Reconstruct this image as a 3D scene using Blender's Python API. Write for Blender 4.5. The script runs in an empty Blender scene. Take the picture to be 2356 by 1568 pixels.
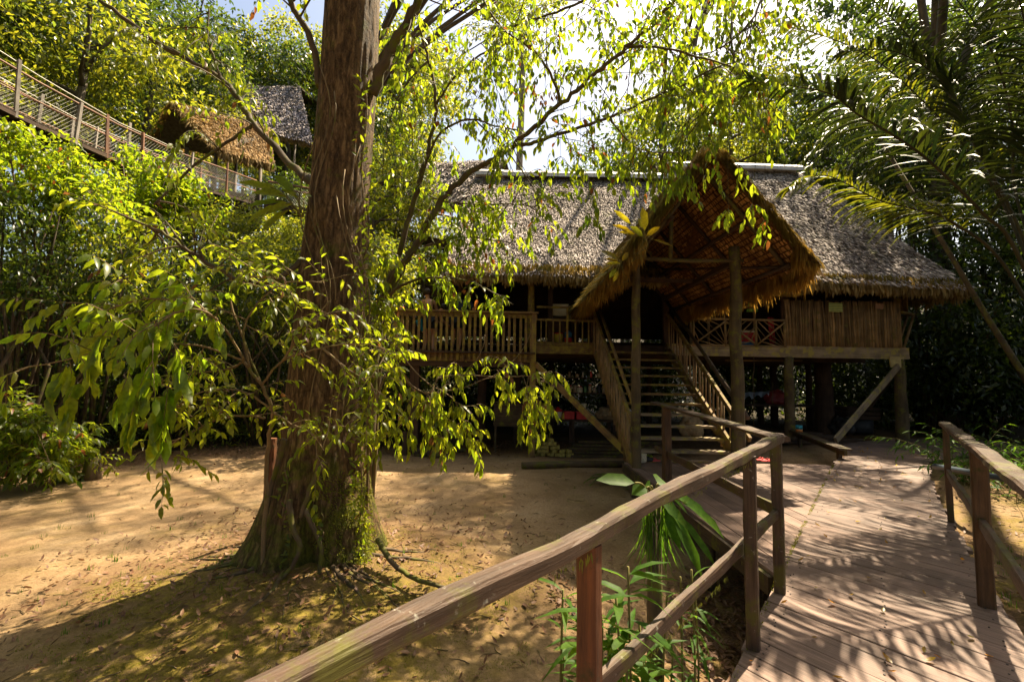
import bpy, bmesh, math, random
import numpy as np
from mathutils import Vector, Matrix, noise
R = math.radians
random.seed(7); rng = np.random.default_rng(7)
scene = bpy.context.scene
col = scene.collection
# ------------------------------------------------------------------ camera, sky, sun, exposure
CAM = Vector((0, 0, 2.1)); FP = 1080.0; PITCH = 4.55; ROLL = 1.0     # FP: focal length in units of a 2355 px wide picture
cd = bpy.data.cameras.new("camera"); cam = bpy.data.objects.new("camera", cd); col.objects.link(cam)
cd.lens = 36 * FP / 2355; cd.sensor_width = 36; cd.clip_start = 0.05; cd.clip_end = 900
cam.matrix_world = Matrix.Translation(CAM) @ Matrix.Rotation(R(90 + PITCH), 4, 'X') @ Matrix.Rotation(R(ROLL), 4, 'Z')
scene.camera = cam
CM = cam.matrix_world.to_3x3()
SUN_EL, SUN_AZ = 59, 43          # azimuth measured from +Y towards +X
w = bpy.data.worlds.new("World"); scene.world = w; w.use_nodes = True
nt = w.node_tree; bg = nt.nodes["Background"]
sky = nt.nodes.new("ShaderNodeTexSky"); sky.sky_type = 'NISHITA'; sky.sun_disc = False
sky.sun_elevation = R(SUN_EL); sky.sun_rotation = R(SUN_AZ)
sky.air_density = 1.3; sky.dust_density = 5.0; sky.ozone_density = 0.6
nt.links.new(sky.outputs[0], bg.inputs[0]); bg.inputs[1].default_value = 0.065
sd = bpy.data.lights.new("sun", 'SUN'); sun = bpy.data.objects.new("sun", sd); col.objects.link(sun)
sd.energy = 5.0; sd.angle = R(0.5); sd.color = (1.0, 0.85, 0.60)
SD = Vector((math.sin(R(SUN_AZ)) * math.cos(R(SUN_EL)), math.cos(R(SUN_AZ)) * math.cos(R(SUN_EL)), math.sin(R(SUN_EL))))
sun.rotation_euler = SD.to_track_quat('Z', 'Y').to_euler()
scene.view_settings.view_transform = 'Standard'; scene.view_settings.look = 'None'
scene.view_settings.exposure = 1.7; scene.view_settings.gamma = 1.0
scene.render.engine = 'CYCLES'
scene.cycles.max_bounces = 8; scene.cycles.diffuse_bounces = 4; scene.cycles.glossy_bounces = 2
scene.cycles.transmission_bounces = 6; scene.cycles.transparent_max_bounces = 8
scene.cycles.sample_clamp_indirect = 6

# ------------------------------------------------------------------ helpers
def ray(px, py):
    return CM @ Vector(((px - 1177.5) / FP, (784 - py) / FP, -1.0))
def at(px, py, Y):
    d = ray(px, py); return CAM + d * (Y / d.y)
def gz(px, py, z):
    d = ray(px, py); return CAM + d * ((z - CAM.z) / d.z)
def V(*a): return Vector(a)
def lerp(a, b, t): return a + (b - a) * t
def U(a, b): return random.uniform(a, b)

def tag(o, label=None, cat=None, group=None, kind=None):
    if label: o['label'] = label
    if cat: o['category'] = cat
    if group: o['group'] = group
    if kind: o['kind'] = kind
    return o
def empty(name, loc, label, cat, group=None):
    o = bpy.data.objects.new(name, None); o.empty_display_size = .2; o.location = loc; col.objects.link(o)
    return tag(o, label, cat, group)
def link(name, me, mats, parent=None):
    o = bpy.data.objects.new(name, me); col.objects.link(o)
    for m in (mats if isinstance(mats, (list, tuple)) else [mats]):
        if len(me.materials) < 9 and m.name not in [x.name for x in me.materials if x]: me.materials.append(m)
    if parent is not None:
        o.parent = parent
        w_ = Vector((0, 0, 0)); q = parent
        while q is not None: w_ += q.location; q = q.parent
        o.location = -w_
    return o
class MB:
    """collects boxes, bars, tubes; built as one mesh with uv (u along the grain, metres)"""
    def __init__(s): s.v = []; s.f = []; s.uv = []; s.sm = []; s.mi = []
    def face(s, idx, uv, sm=False, mi=0): s.f.append(idx); s.uv.append(uv); s.sm.append(sm); s.mi.append(mi)
    def bar(s, a, b, wd, th, up=V(0, 0, 1), w2=None, jit=0, mi=0):
        a = Vector(a); b = Vector(b); d = (b - a); L = d.length; d.normalize()
        sx = d.cross(up)
        if sx.length < 1e-4: sx = d.cross(V(0, 1, 0))
        sx.normalize(); sz = sx.cross(d).normalized()
        n = len(s.v); w2 = w2 or wd; u0 = U(0, 50); v0 = U(0, 50)
        for p, ww in ((a, wd), (b, w2)):
            for (i, j) in ((-1, -1), (1, -1), (1, 1), (-1, 1)):
                s.v.append(p + sx * (i * ww / 2 + U(-jit, jit)) + sz * (j * th / 2 + U(-jit, jit)))
        for k in range(4):
            k2 = (k + 1) % 4; ww = wd if k % 2 == 0 else th; o = v0 + k * .37
            s.face((n + k, n + k2, n + 4 + k2, n + 4 + k), ((u0, o), (u0, o + ww), (u0 + L, o + ww), (u0 + L, o)), mi=mi)
        s.face((n + 3, n + 2, n + 1, n), ((u0, v0), (u0 + .02, v0), (u0 + .02, v0 + .05), (u0, v0 + .05)), mi=mi)
        s.face((n + 4, n + 5, n + 6, n + 7), ((u0, v0), (u0 + .02, v0), (u0 + .02, v0 + .05), (u0, v0 + .05)), mi=mi)
        return s
    def box(s, c, sz, rz=0, mi=0):
        c = Vector(c); ax = V(math.cos(rz), math.sin(rz), 0)
        return s.bar(c - ax * sz[0] / 2, c + ax * sz[0] / 2, sz[1], sz[2], mi=mi)
    def tube(s, pts, rad, n=8, cap=True, rough=0, mi=0):
        pts = [Vector(p) for p in pts]; m = len(pts)
        if not isinstance(rad, (list, tuple)): rad = [rad] * m
        base = len(s.v); u = U(0, 30); v0 = U(0, 30); us = []; ref = None
        for i, p in enumerate(pts):
            d = (pts[min(i + 1, m - 1)] - pts[max(i - 1, 0)])
            if d.length < 1e-7: d = V(0, 0, 1)
            d.normalize()
            if ref is None:
                ref = d.cross(V(0.31, .2, 1)).normalized()
            ref = (ref - d * ref.dot(d)).normalized(); r2 = d.cross(ref)
            for k in range(n):
                a = 2 * math.pi * k / n; rr = rad[i] * (1 + U(-rough, rough))
                s.v.append(p + (ref * math.cos(a) + r2 * math.sin(a)) * rr)
            us.append(u)
            if i < m - 1: u += (pts[i + 1] - p).length
        per = 2 * math.pi * max(rad)
        for i in range(m - 1):
            for k in range(n):
                k2 = (k + 1) % n; a = base + i * n; b = a + n
                va, vb = v0 + per * k / n, v0 + per * (k + 1) / n
                s.face((a + k, a + k2, b + k2, b + k), ((us[i], va), (us[i], vb), (us[i + 1], vb), (us[i + 1], va)), True, mi)
        if cap:
            s.face(tuple(base + k for k in reversed(range(n))), tuple((us[0], v0 + .03 * k) for k in range(n)), mi=mi)
            e = base + (m - 1) * n
            s.face(tuple(e + k for k in range(n)), tuple((us[-1], v0 + .03 * k) for k in range(n)), mi=mi)
        return s
    def lathe(s, c, prof, n=16, mi=0):
        c = Vector(c); base = len(s.v)
        for (r, z) in prof:
            for k in range(n):
                a = 2 * math.pi * k / n; s.v.append(c + V(r * math.cos(a), r * math.sin(a), z))
        for i in range(len(prof) - 1):
            for k in range(n):
                k2 = (k + 1) % n; a = base + i * n; b = a + n
                s.face((a + k, a + k2, b + k2, b + k), ((k / n, i * .1), ((k + 1) / n, i * .1), ((k + 1) / n, i * .1 + .1), (k / n, i * .1 + .1)), True, mi)
        s.face(tuple(base + k for k in reversed(range(n))), tuple((0.1, .1) for k in range(n)), mi=mi)
        e = base + (len(prof) - 1) * n
        s.face(tuple(e + k for k in range(n)), tuple((0.1, .1) for k in range(n)), mi=mi)
        return s
    def build(s, name, mats, parent=None):
        me = bpy.data.meshes.new(name)
        me.from_pydata([tuple(p) for p in s.v], [], s.f)
        uvl = me.uv_layers.new(name="UVMap")
        flat = [c for uv in s.uv for p in uv for c in p]
        uvl.data.foreach_set("uv", flat)
        me.polygons.foreach_set("use_smooth", s.sm)
        o = link(name, me, mats, parent)
        me.polygons.foreach_set("material_index", s.mi)
        me.update()
        return o

def fast_mesh(name, verts, faces_n, k):
    """verts (N,3) array, faces (M,k) array"""
    me = bpy.data.meshes.new(name)
    me.vertices.add(len(verts)); me.vertices.foreach_set("co", np.ascontiguousarray(verts, dtype=np.float32).ravel())
    M = len(faces_n); me.loops.add(M * k); me.loops.foreach_set("vertex_index", np.ascontiguousarray(faces_n, dtype=np.int32).ravel())
    me.polygons.add(M); me.polygons.foreach_set("loop_start", np.arange(0, M * k, k, dtype=np.int32))
    me.update(calc_edges=True); return me
def nrm(a):
    return a / np.maximum(np.linalg.norm(a, axis=1, keepdims=True), 1e-6)
class Leaves:
    """leaf-shaped blades; fine=True bends along its length"""
    def __init__(s): s.p = []; s.d = []; s.n = []; s.l = []; s.w = []
    def add(s, p, d, n, l, w): s.p.append(tuple(p)); s.d.append(tuple(d)); s.n.append(tuple(n)); s.l.append(l); s.w.append(w)
    def bulk(s, p, d, n, l, w):
        s.p += p.tolist(); s.d += d.tolist(); s.n += n.tolist(); s.l += l.tolist(); s.w += w.tolist()
    def mesh(s, name, fine=True, curl=.25, shape=(.25, .62)):
        p = np.array(s.p, dtype=float); d = nrm(np.array(s.d, dtype=float)); n = np.array(s.n, dtype=float)
        l = np.array(s.l)[:, None]; wd = np.array(s.w)[:, None]
        sd_ = nrm(np.cross(d, n)); n = np.cross(sd_, d); N = len(p)
        if fine:
            a, b = shape; cu = curl * (0.4 + rng.random((N, 1)))
            def pt(t, side, lift): return p + d * l * t + sd_ * wd * side + n * wd * lift - n * l * cu * t * t
            vs = np.stack([p, pt(a, -.44, .13), pt(a, 0, 0), pt(a, .44, .13), pt(b, -.42, .13), pt(b, 0, 0), pt(b, .42, .13), pt(1, 0, 0)], 1)
            F = np.array([[0, 2, 1], [0, 3, 2], [1, 2, 5], [1, 5, 4], [2, 3, 6], [2, 6, 5], [4, 5, 7], [5, 6, 7]])
            V_ = 8
        else:
            vs = np.stack([p, p + d * l * .42 - sd_ * wd * .5 + n * wd * .12, p + d * l * .42 + sd_ * wd * .5 + n * wd * .12, p + d * l], 1)
            F = np.array([[0, 2, 1], [1, 2, 3]]); V_ = 4
        f = (F[None] + (np.arange(N) * V_)[:, None, None]).reshape(-1, 3)
        return fast_mesh(name, vs.reshape(-1, 3), f, 3)
def rvec(N):
    v = rng.normal(size=(N, 3)); return nrm(v)

# ------------------------------------------------------------------ materials
def newmat(name):
    m = bpy.data.materials.new(name); m.use_nodes = True; t = m.node_tree
    for n in list(t.nodes): t.nodes.remove(n)
    out = t.nodes.new("ShaderNodeOutputMaterial"); return m, t, out
def N(t, typ, **kw):
    n = t.nodes.new(typ)
    for k, v in kw.items():
        if isinstance(k, str) and k.startswith("i_"): n.inputs[k[2:].replace('_', ' ')].default_value = v
        else: setattr(n, k, v)
    return n
def ramp(t, fac, stops):
    r = N(t, "ShaderNodeValToRGB"); e = r.color_ramp.elements
    while len(e) < len(stops): e.new(0.5)
    for el, (p, c) in zip(e, stops): el.position = p; el.color = (*c, 1) if len(c) == 3 else c
    t.links.new(fac, r.inputs[0]); return r.outputs[0]
def mixc(t, fac, a, b, mode='MIX'):
    m = N(t, "ShaderNodeMix", data_type='RGBA', blend_type=mode)
    for s_, v in ((0, fac), (6, a), (7, b)):
        if hasattr(v, 'is_output') or isinstance(v, bpy.types.NodeSocket): t.links.new(v, m.inputs[s_])
        elif s_ == 0: m.inputs[0].default_value = v
        else: m.inputs[s_].default_value = (*v, 1)
    return m.outputs[2]
def leaf_mat(name, lo, hi, tr_lo, tr_hi, mixf=.5, rough=.45, odd=None, gloss=.5):
    m, t, out = newmat(name)
    g = N(t, "ShaderNodeNewGeometry")
    c1 = ramp(t, g.outputs["Random Per Island"], [(0, lo), (1, hi)])
    st = [(0, tr_lo), (.9, tr_hi), (1, tr_hi)]
    c2 = ramp(t, g.outputs["Random Per Island"], st)
    if odd:
        f = N(t, "ShaderNodeMath", operation='FRACT'); mu = N(t, "ShaderNodeMath", operation='MULTIPLY'); mu.inputs[1].default_value = 57.3
        t.links.new(g.outputs["Random Per Island"], mu.inputs[0]); t.links.new(mu.outputs[0], f.inputs[0])
        gt = N(t, "ShaderNodeMath", operation='GREATER_THAN'); gt.inputs[1].default_value = 1 - odd[0]; t.links.new(f.outputs[0], gt.inputs[0])
        c1 = mixc(t, gt.outputs[0], c1, odd[1]); c2 = mixc(t, gt.outputs[0], c2, odd[1])
    tc = N(t, "ShaderNodeTexCoord"); nz = N(t, "ShaderNodeTexNoise"); nz.inputs['Scale'].default_value = 40
    t.links.new(tc.outputs['Object'], nz.inputs['Vector'])
    v = ramp(t, nz.outputs[0], [(.3, (.72, .72, .72)), (.7, (1.15, 1.15, 1.15))])
    c1 = mixc(t, 1.0, c1, v, 'MULTIPLY'); c2 = mixc(t, 1.0, c2, v, 'MULTIPLY')
    p = N(t, "ShaderNodeBsdfPrincipled"); p.inputs['Roughness'].default_value = rough; p.inputs['Specular IOR Level'].default_value = gloss
    t.links.new(c1, p.inputs['Base Color'])
    tr = N(t, "ShaderNodeBsdfTranslucent"); t.links.new(c2, tr.inputs[0])
    mx = N(t, "ShaderNodeMixShader"); mx.inputs[0].default_value = mixf
    t.links.new(p.outputs[0], mx.inputs[1]); t.links.new(tr.outputs[0], mx.inputs[2]); t.links.new(mx.outputs[0], out.inputs[0])
    return m
def wood_mat(name, dark, light, su=2.0, sv=30.0, moss=0.0, mosscol=(.10, .10, .012), rough=.75, bump=.4, island=.5, lichen=0.0, spec=.3):
    m, t, out = newmat(name)
    tc = N(t, "ShaderNodeTexCoord"); mp = N(t, "ShaderNodeMapping"); mp.inputs['Scale'].default_value = (su, sv, 1)
    t.links.new(tc.outputs['UV'], mp.inputs[0])
    nz = N(t, "ShaderNodeTexNoise"); nz.inputs['Scale'].default_value = 1; nz.inputs['Detail'].default_value = 6; nz.inputs['Roughness'].default_value = .65
    t.links.new(mp.outputs[0], nz.inputs['Vector'])
    c = ramp(t, nz.outputs[0], [(.25, dark), (.75, light)])
    n2 = N(t, "ShaderNodeTexNoise"); n2.inputs['Scale'].default_value = 3.2; n2.inputs['Detail'].default_value = 5
    t.links.new(tc.outputs['Object'], n2.inputs['Vector'])
    bl = ramp(t, n2.outputs[0], [(.3, (.62, .62, .62)), (.7, (1.25, 1.25, 1.25))]); c = mixc(t, 1, c, bl, 'MULTIPLY')
    if island:
        g = N(t, "ShaderNodeNewGeometry")
        ri = ramp(t, g.outputs["Random Per Island"], [(0, (1 - island,) * 3), (1, (1 + island * .6,) * 3)]); c = mixc(t, 1, c, ri, 'MULTIPLY')
    if moss:
        n3 = N(t, "ShaderNodeTexNoise"); n3.inputs['Scale'].default_value = 5; n3.inputs['Detail'].default_value = 8; n3.inputs['Roughness'].default_value = .7
        t.links.new(tc.outputs['Object'], n3.inputs['Vector'])
        f = ramp(t, n3.outputs[0], [(.62 - moss * .3, (0, 0, 0)), (.68 - moss * .2, (1, 1, 1))]); c = mixc(t, f, c, mosscol)
    if lichen:
        n4 = N(t, "ShaderNodeTexNoise"); n4.inputs['Scale'].default_value = 30; n4.inputs['Detail'].default_value = 8; n4.inputs['Roughness'].default_value = .7
        t.links.new(tc.outputs['Object'], n4.inputs['Vector'])
        f = ramp(t, n4.outputs[0], [(.64 - lichen * .1, (0, 0, 0)), (.74 - lichen * .1, (.8, .8, .8))]); c = mixc(t, f, c, (.36, .34, .28))
    p = N(t, "ShaderNodeBsdfPrincipled"); p.inputs['Roughness'].default_value = rough; p.inputs['Specular IOR Level'].default_value = spec
    t.links.new(c, p.inputs['Base Color'])
    b = N(t, "ShaderNodeBump"); b.inputs['Strength'].default_value = bump; b.inputs['Distance'].default_value = .012
    t.links.new(nz.outputs[0], b.inputs['Height']); t.links.new(b.outputs[0], p.inputs['Normal'])
    t.links.new(p.outputs[0], out.inputs[0]); return m
def plain(name, c, rough=.5, spec=.4, var=.25, scale=6, tr=None, metal=0):
    m, t, out = newmat(name)
    tc = N(t, "ShaderNodeTexCoord"); nz = N(t, "ShaderNodeTexNoise"); nz.inputs['Scale'].default_value = scale; nz.inputs['Detail'].default_value = 6
    t.links.new(tc.outputs['Object'], nz.inputs['Vector'])
    v = ramp(t, nz.outputs[0], [(.3, (1 - var,) * 3), (.7, (1 + var,) * 3)]); cc = mixc(t, 1, c, v, 'MULTIPLY')
    p = N(t, "ShaderNodeBsdfPrincipled"); p.inputs['Roughness'].default_value = rough; p.inputs['Specular IOR Level'].default_value = spec; p.inputs['Metallic'].default_value = metal
    t.links.new(cc, p.inputs['Base Color'])
    if tr:
        b = N(t, "ShaderNodeBsdfTranslucent"); b.inputs[0].default_value = (*tr, 1); mx = N(t, "ShaderNodeMixShader"); mx.inputs[0].default_value = .5
        t.links.new(p.outputs[0], mx.inputs[1]); t.links.new(b.outputs[0], mx.inputs[2]); t.links.new(mx.outputs[0], out.inputs[0])
    else: t.links.new(p.outputs[0], out.inputs[0])
    return m
M = {}
M['leaf'] = leaf_mat("leaf_near", (.055, .085, .008), (.10, .13, .012), (.32, .46, .014), (.60, .62, .02), .6, .38, odd=(.03, (.16, .07, .02)))
M['leaf_big'] = leaf_mat("leaf_big", (.06, .10, .012), (.10, .14, .012), (.32, .52, .016), (.56, .64, .02), .62, .36)
M['leaf_canopy'] = leaf_mat("leaf_canopy", (.05, .085, .008), (.09, .12, .012), (.26, .42, .012), (.54, .60, .02), .6, .4, odd=(.03, (.30, .10, .02)))
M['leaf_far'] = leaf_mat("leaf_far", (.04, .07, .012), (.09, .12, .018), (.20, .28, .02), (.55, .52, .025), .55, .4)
M['leaf_far2'] = leaf_mat("leaf_far_dark", (.014, .028, .008), (.035, .055, .012), (.05, .11, .012), (.24, .32, .02), .35, .33)  # darker far leaf: deep forest shade put into its colour
M['leaf_brown'] = leaf_mat("leaf_litter", (.12, .05, .025), (.26, .13, .06), (.15, .07, .03), (.25, .13, .05), .2, .6)
M['leaf_plant'] = leaf_mat("leaf_plant", (.035, .085, .012), (.06, .12, .015), (.12, .30, .02), (.24, .42, .02), .45, .5, gloss=.12)
M['leaf_sun'] = leaf_mat("leaf_sun", (.07, .10, .01), (.16, .12, .01), (.36, .44, .02), (.62, .42, .01), .6, .45)
M['leaf_gold'] = leaf_mat("leaf_gold", (.10, .12, .01), (.25, .14, .01), (.50, .42, .02), (.75, .30, .01), .6, .35)
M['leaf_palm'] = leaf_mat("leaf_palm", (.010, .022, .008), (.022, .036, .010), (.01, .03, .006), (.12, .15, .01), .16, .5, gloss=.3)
M['leaf_palm_lit'] = leaf_mat("leaf_palm_lit", (.03, .05, .01), (.06, .07, .012), (.10, .16, .012), (.40, .38, .015), .35, .45, gloss=.25)  # lighter palm leaf: sun glow put into its colour
M['moss_leaf'] = leaf_mat("moss_tuft", (.10, .125, .008), (.20, .21, .012), (.26, .29, .01), (.46, .44, .02), .35, .8)
M['stem'] = wood_mat("green_stem", (.10, .09, .02), (.20, .17, .05), 3, 10, island=0)
M['frond_stem'] = wood_mat("frond_stem", (.02, .02, .01), (.06, .05, .02), 3, 10, island=0)
M['twig'] = wood_mat("twig_bark", (.12, .075, .035), (.26, .18, .09), 3, 14, moss=.3, island=0)
M['limb'] = wood_mat("mossy_limb", (.05, .035, .02), (.15, .10, .055), 3, 14, moss=.45, island=0)
M['bark_far'] = wood_mat("bark_far", (.05, .04, .03), (.18, .14, .10), 2, 8, island=0)
M['bark_pale'] = wood_mat("bark_pale", (.20, .17, .14), (.38, .33, .28), 2, 8, island=0)
M['rail'] = wood_mat("weathered_rail", (.028, .016, .010), (.125, .076, .050), 4.0, 60, moss=.36, mosscol=(.09, .08, .015), lichen=.3, rough=.55, bump=.45, island=0)
M['rail_brown'] = wood_mat("brown_post", (.04, .022, .012), (.16, .085, .04), 4, 40, moss=.25, mosscol=(.06, .05, .012), rough=.7, bump=.7, island=.1)
M['rail_red'] = wood_mat("red_post", (.05, .02, .010), (.22, .08, .03), 4, 40, moss=.22, mosscol=(.05, .035, .012), rough=.7, bump=.6, island=.1)
M['plank'] = wood_mat("boardwalk_plank", (.085, .052, .038), (.29, .186, .145), 1.8, 46, lichen=0, rough=.55, bump=.5, island=.22, spec=.35)
M['edge'] = wood_mat("dark_timber", (.03, .02, .012), (.10, .065, .035), 2, 20, moss=.3, island=.2)
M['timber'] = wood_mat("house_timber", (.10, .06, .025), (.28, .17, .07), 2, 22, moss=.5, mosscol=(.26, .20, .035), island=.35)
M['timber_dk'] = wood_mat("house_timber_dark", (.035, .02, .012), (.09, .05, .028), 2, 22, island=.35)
M['stick'] = wood_mat("stick_wall", (.14, .085, .04), (.38, .25, .12), 2, 20, moss=.2, mosscol=(.15, .13, .04), island=.5)
M['beam'] = wood_mat("pale_beam", (.17, .12, .08), (.34, .26, .17), 1.5, 18, moss=.38, mosscol=(.34, .28, .07), island=.1)
M['post'] = wood_mat("log_post", (.05, .033, .017), (.135, .095, .048), 2, 14, moss=.35, mosscol=(.13, .12, .02), island=.1)
def rdir_(): return (U(-1, 1), U(-1, 1), U(-1, 1))
# ------------------------------------------------------------------ terrain
def ss(x, a, b):
    t = min(1, max(0, (x - a) / (b - a))); return t * t * (3 - 2 * t)
TREE = V(-1.98, 4.95, 0)
def gh(x, y, nz=True):
    z = .08 + .17 * ss(y, 6, 11) + .33 * ss(x, 3.5, 8) * ss(y, 5, 10) + .15 * ss(x, 3.0, 5) * (1 - ss(y, 3.5, 7))
    r = math.hypot(x - TREE.x, (y - TREE.y)); z += .22 * math.exp(-(r / 1.5) ** 2) + .06 * math.exp(-(math.hypot(x + 1.3, y - 3.6) / 1.2) ** 2)
    z -= .22 * math.exp(-((x - 1.9) / .8) ** 2 - ((y - 3.9) / 1.2) ** 2)
    hl = ss(-x, -1, 9); z += hl * max(0, y - 13.5) * .33 * (1 - .55 * ss(y, 30, 60)) + (1 - hl) * max(0, y - 21) * .16
    z += max(0, -x - 9) * .10 * ss(y, 3, 12)
    z += max(0, x - 13) * .08
    if nz and abs(x) < 16 and y < 24:
        z += .035 * noise.noise(V(x * .9, y * .9, 3)) + .012 * noise.noise(V(x * 4, y * 4, 1)) + .004 * noise.noise(V(x * 14, y * 14, 7))
    elif nz: z += .5 * noise.noise(V(x * .12, y * .12, 3))
    return z
xs = np.concatenate([np.linspace(-150, -14, 30)[:-1], np.linspace(-14, -6, 60)[:-1], np.linspace(-6, 7, 240)[:-1], np.linspace(7, 15, 60)[:-1], np.linspace(15, 150, 30)])
ys = np.concatenate([np.linspace(-40, 0, 14)[:-1], np.linspace(0, 11, 230)[:-1], np.linspace(11, 22, 60)[:-1], np.linspace(22, 200, 40)])
gv = np.array([(x, y, gh(x, y)) for y in ys for x in xs]); nx = len(xs); ny = len(ys)
ii, jj = np.meshgrid(np.arange(nx - 1), np.arange(ny - 1)); b0 = (jj * nx + ii).ravel()
gme = fast_mesh("ground", gv, np.stack([b0, b0 + 1, b0 + nx + 1, b0 + nx], 1), 4)
gme.polygons.foreach_set("use_smooth", [True] * len(gme.polygons))
def moss_at(x, y):
    r = math.hypot((x - TREE.x - .25) * .85, (y - TREE.y + .55) * 1.0)
    a = noise.noise(V(x * 1.4, y * 1.4, 5)) * .5 + noise.noise(V(x * 5, y * 5, 9)) * .28
    f = (1 - ss(r + a * 1.1, 1.15, 2.0)) * (.45 + .55 * ss(4.75 - y, -.1, .6))
    f2 = ss(x, .2, .75) * (1 - ss(y + .8 * a, 2.2, 4.5)) * .8
    f3 = ss(x, 3.4, 4.0) * (1 - ss(y, 7, 9)) * max(0, .35 + 1.8 * a)
    return max(f * (1 - .8 * ss(a, .12, .3)), min(1, f2 + a), f3)
def litter_at(x, y):
    a = noise.noise(V(x * .8, y * .8, 15)) * .5 + noise.noise(V(x * 6, y * 6, 19)) * .3
    f = ss(x - .35 * (y - 2.5) + a * .6, .75, 1.2) * (1 - ss(y, 4.6, 5.6)) * (1 - ss(x, 2.6, 3.2))
    edge = 8.8 + 2.2 * ss(x, -9, -4) + a * 1.8
    g_ = ss(y, edge, edge + .9) * (1 - ss(x, -2.5, -1.2)) + ss(y + a, 10.6, 12.2) + ss(x, 9, 11) + ss(-x, 8.5, 11) * ss(y, 6, 8)
    g_ += ss(x, 3.2, 3.8) * (1 - ss(y, 8, 9)) * (.55 + 1.2 * a)
    h = (1 - ss(math.hypot((x - TREE.x) * .8, y - TREE.y + .1) + a * 1.6, 1.2, 2.0)) * .9
    return min(1, max(f, g_, h))
ca = gme.color_attributes.new("mask", 'FLOAT_COLOR', 'POINT')
mk = np.zeros((len(gv), 4), dtype=np.float32); mk[:, 3] = 1
for i, (x, y, z) in enumerate(gv):
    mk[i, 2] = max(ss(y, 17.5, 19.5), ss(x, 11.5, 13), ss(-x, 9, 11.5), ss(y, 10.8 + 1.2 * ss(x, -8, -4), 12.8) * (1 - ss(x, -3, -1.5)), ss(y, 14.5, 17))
    if abs(x) < 16 and y < 24: mk[i, 0] = moss_at(x, y); mk[i, 1] = litter_at(x, y)
    else: mk[i, 1] = 1
ca.data.foreach_set("color", mk.ravel())
m, t, out = newmat("ground_sand")
tc = N(t, "ShaderNodeTexCoord"); at_ = N(t, "ShaderNodeAttribute", attribute_name="mask"); sp = N(t, "ShaderNodeSeparateColor"); t.links.new(at_.outputs[0], sp.inputs[0])
def nzt(scale, detail=8, rough=.6):
    n = N(t, "ShaderNodeTexNoise"); n.inputs['Scale'].default_value = scale; n.inputs['Detail'].default_value = detail; n.inputs['Roughness'].default_value = rough
    t.links.new(tc.outputs['Object'], n.inputs['Vector']); return n.outputs[0]
c = ramp(t, nzt(1.1), [(.3, (.21, .13, .065)), (.55, (.33, .22, .12)), (.75, (.44, .315, .19))])
c = mixc(t, 1, c, ramp(t, nzt(28, 6, .7), [(.3, (.70, .68, .62)), (.6, (1.08, 1.08, 1.08))]), 'MULTIPLY')
c = mixc(t, ramp(t, nzt(75, 3, .5), [(.62, (0, 0, 0)), (.68, (.8, .8, .8))]), c, (.12, .07, .035))
fine = nzt(45, 8, .75)
litc = ramp(t, nzt(38, 6, .8), [(.3, (.045, .025, .014)), (.5, (.13, .075, .038)), (.7, (.26, .15, .08))])
c = mixc(t, sp.outputs[1], c, litc)
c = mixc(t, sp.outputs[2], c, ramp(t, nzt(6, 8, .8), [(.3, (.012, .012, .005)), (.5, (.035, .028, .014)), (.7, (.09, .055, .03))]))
mossc = ramp(t, nzt(20, 8, .8), [(.3, (.07, .05, .012)), (.5, (.17, .125, .022)), (.72, (.32, .23, .055))])
mm = N(t, "ShaderNodeMath", operation='MULTIPLY'); t.links.new(sp.outputs[0], mm.inputs[0]); t.links.new(ramp(t, nzt(9, 8, .75), [(.40, (.1, .1, .1)), (.54, (1, 1, 1))]), mm.inputs[1])
c = mixc(t, mm.outputs[0], c, mossc)
p = N(t, "ShaderNodeBsdfPrincipled"); p.inputs['Roughness'].default_value = .9; p.inputs['Specular IOR Level'].default_value = .15; t.links.new(c, p.inputs['Base Color'])
b = N(t, "ShaderNodeBump"); b.inputs['Strength'].default_value = .55; b.inputs['Distance'].default_value = .03; t.links.new(fine, b.inputs['Height']); t.links.new(b.outputs[0], p.inputs['Normal'])
t.links.new(p.outputs[0], out.inputs[0]); M['ground'] = m
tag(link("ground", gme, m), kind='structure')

# litter, twigs and grass on the ground
lv = Leaves(); k = 0
while k < 13000:
    if random.random() < .45: x, y = U(.4, 3.2), U(1.0, 5.5)
    elif random.random() < .5: x, y = U(-13, 0), U(8, 14)
    elif random.random() < .3: x, y = U(3.2, 7), U(2.5, 8)
    else: x, y = U(-6, 9), U(1.2, 14)
    if random.random() > litter_at(x, y) + .10 + .30 * (math.hypot(x - TREE.x, y - TREE.y) < 2): continue
    k += 1; a = U(0, 6.28); s_ = U(.03, .085)
    lv.add((x, y, gh(x, y) + U(.006, .02)), (math.cos(a), math.sin(a), U(-.15, .35)), (U(-.5, .5), U(-.5, .5), 1), s_, s_ * U(.35, .55))
for k in range(2600):
    a, r_ = U(0, 6.28), U(.5, 3.0); x, y = TREE.x + math.cos(a) * r_, TREE.y + math.sin(a) * r_; a = U(0, 6.28); s_ = U(.02, .075)
    lv.add((x, y, gh(x, y) + U(.004, .018)), (math.cos(a), math.sin(a), U(-.2, .5)), (U(-.6, .6), U(-.6, .6), 1), s_, s_ * U(.3, .55))
tag(link("leaf_litter", lv.mesh("leaf_litter", curl=-.3), M['leaf_brown']), kind='stuff')
mb = MB()
for k in range(520):
    if k < 260: x, y = TREE.x + U(-2.6, 2.9), TREE.y + U(-2.6, 2.2)
    else: x, y = U(-6, 3), U(2.0, 12)
    a = U(0, 6.28); L = U(.03, .16) * (1.5 if k < 60 else 1); pts = []
    for q in range(4):
        X = x + math.cos(a) * L * q / 3; Y = y + math.sin(a) * L * q / 3; pts.append(V(X, Y, gh(X, Y) + .004 + U(0, .008))); a += U(-.3, .3)
    mb.tube(pts, [.004, .004, .003, .002], 4)
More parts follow.
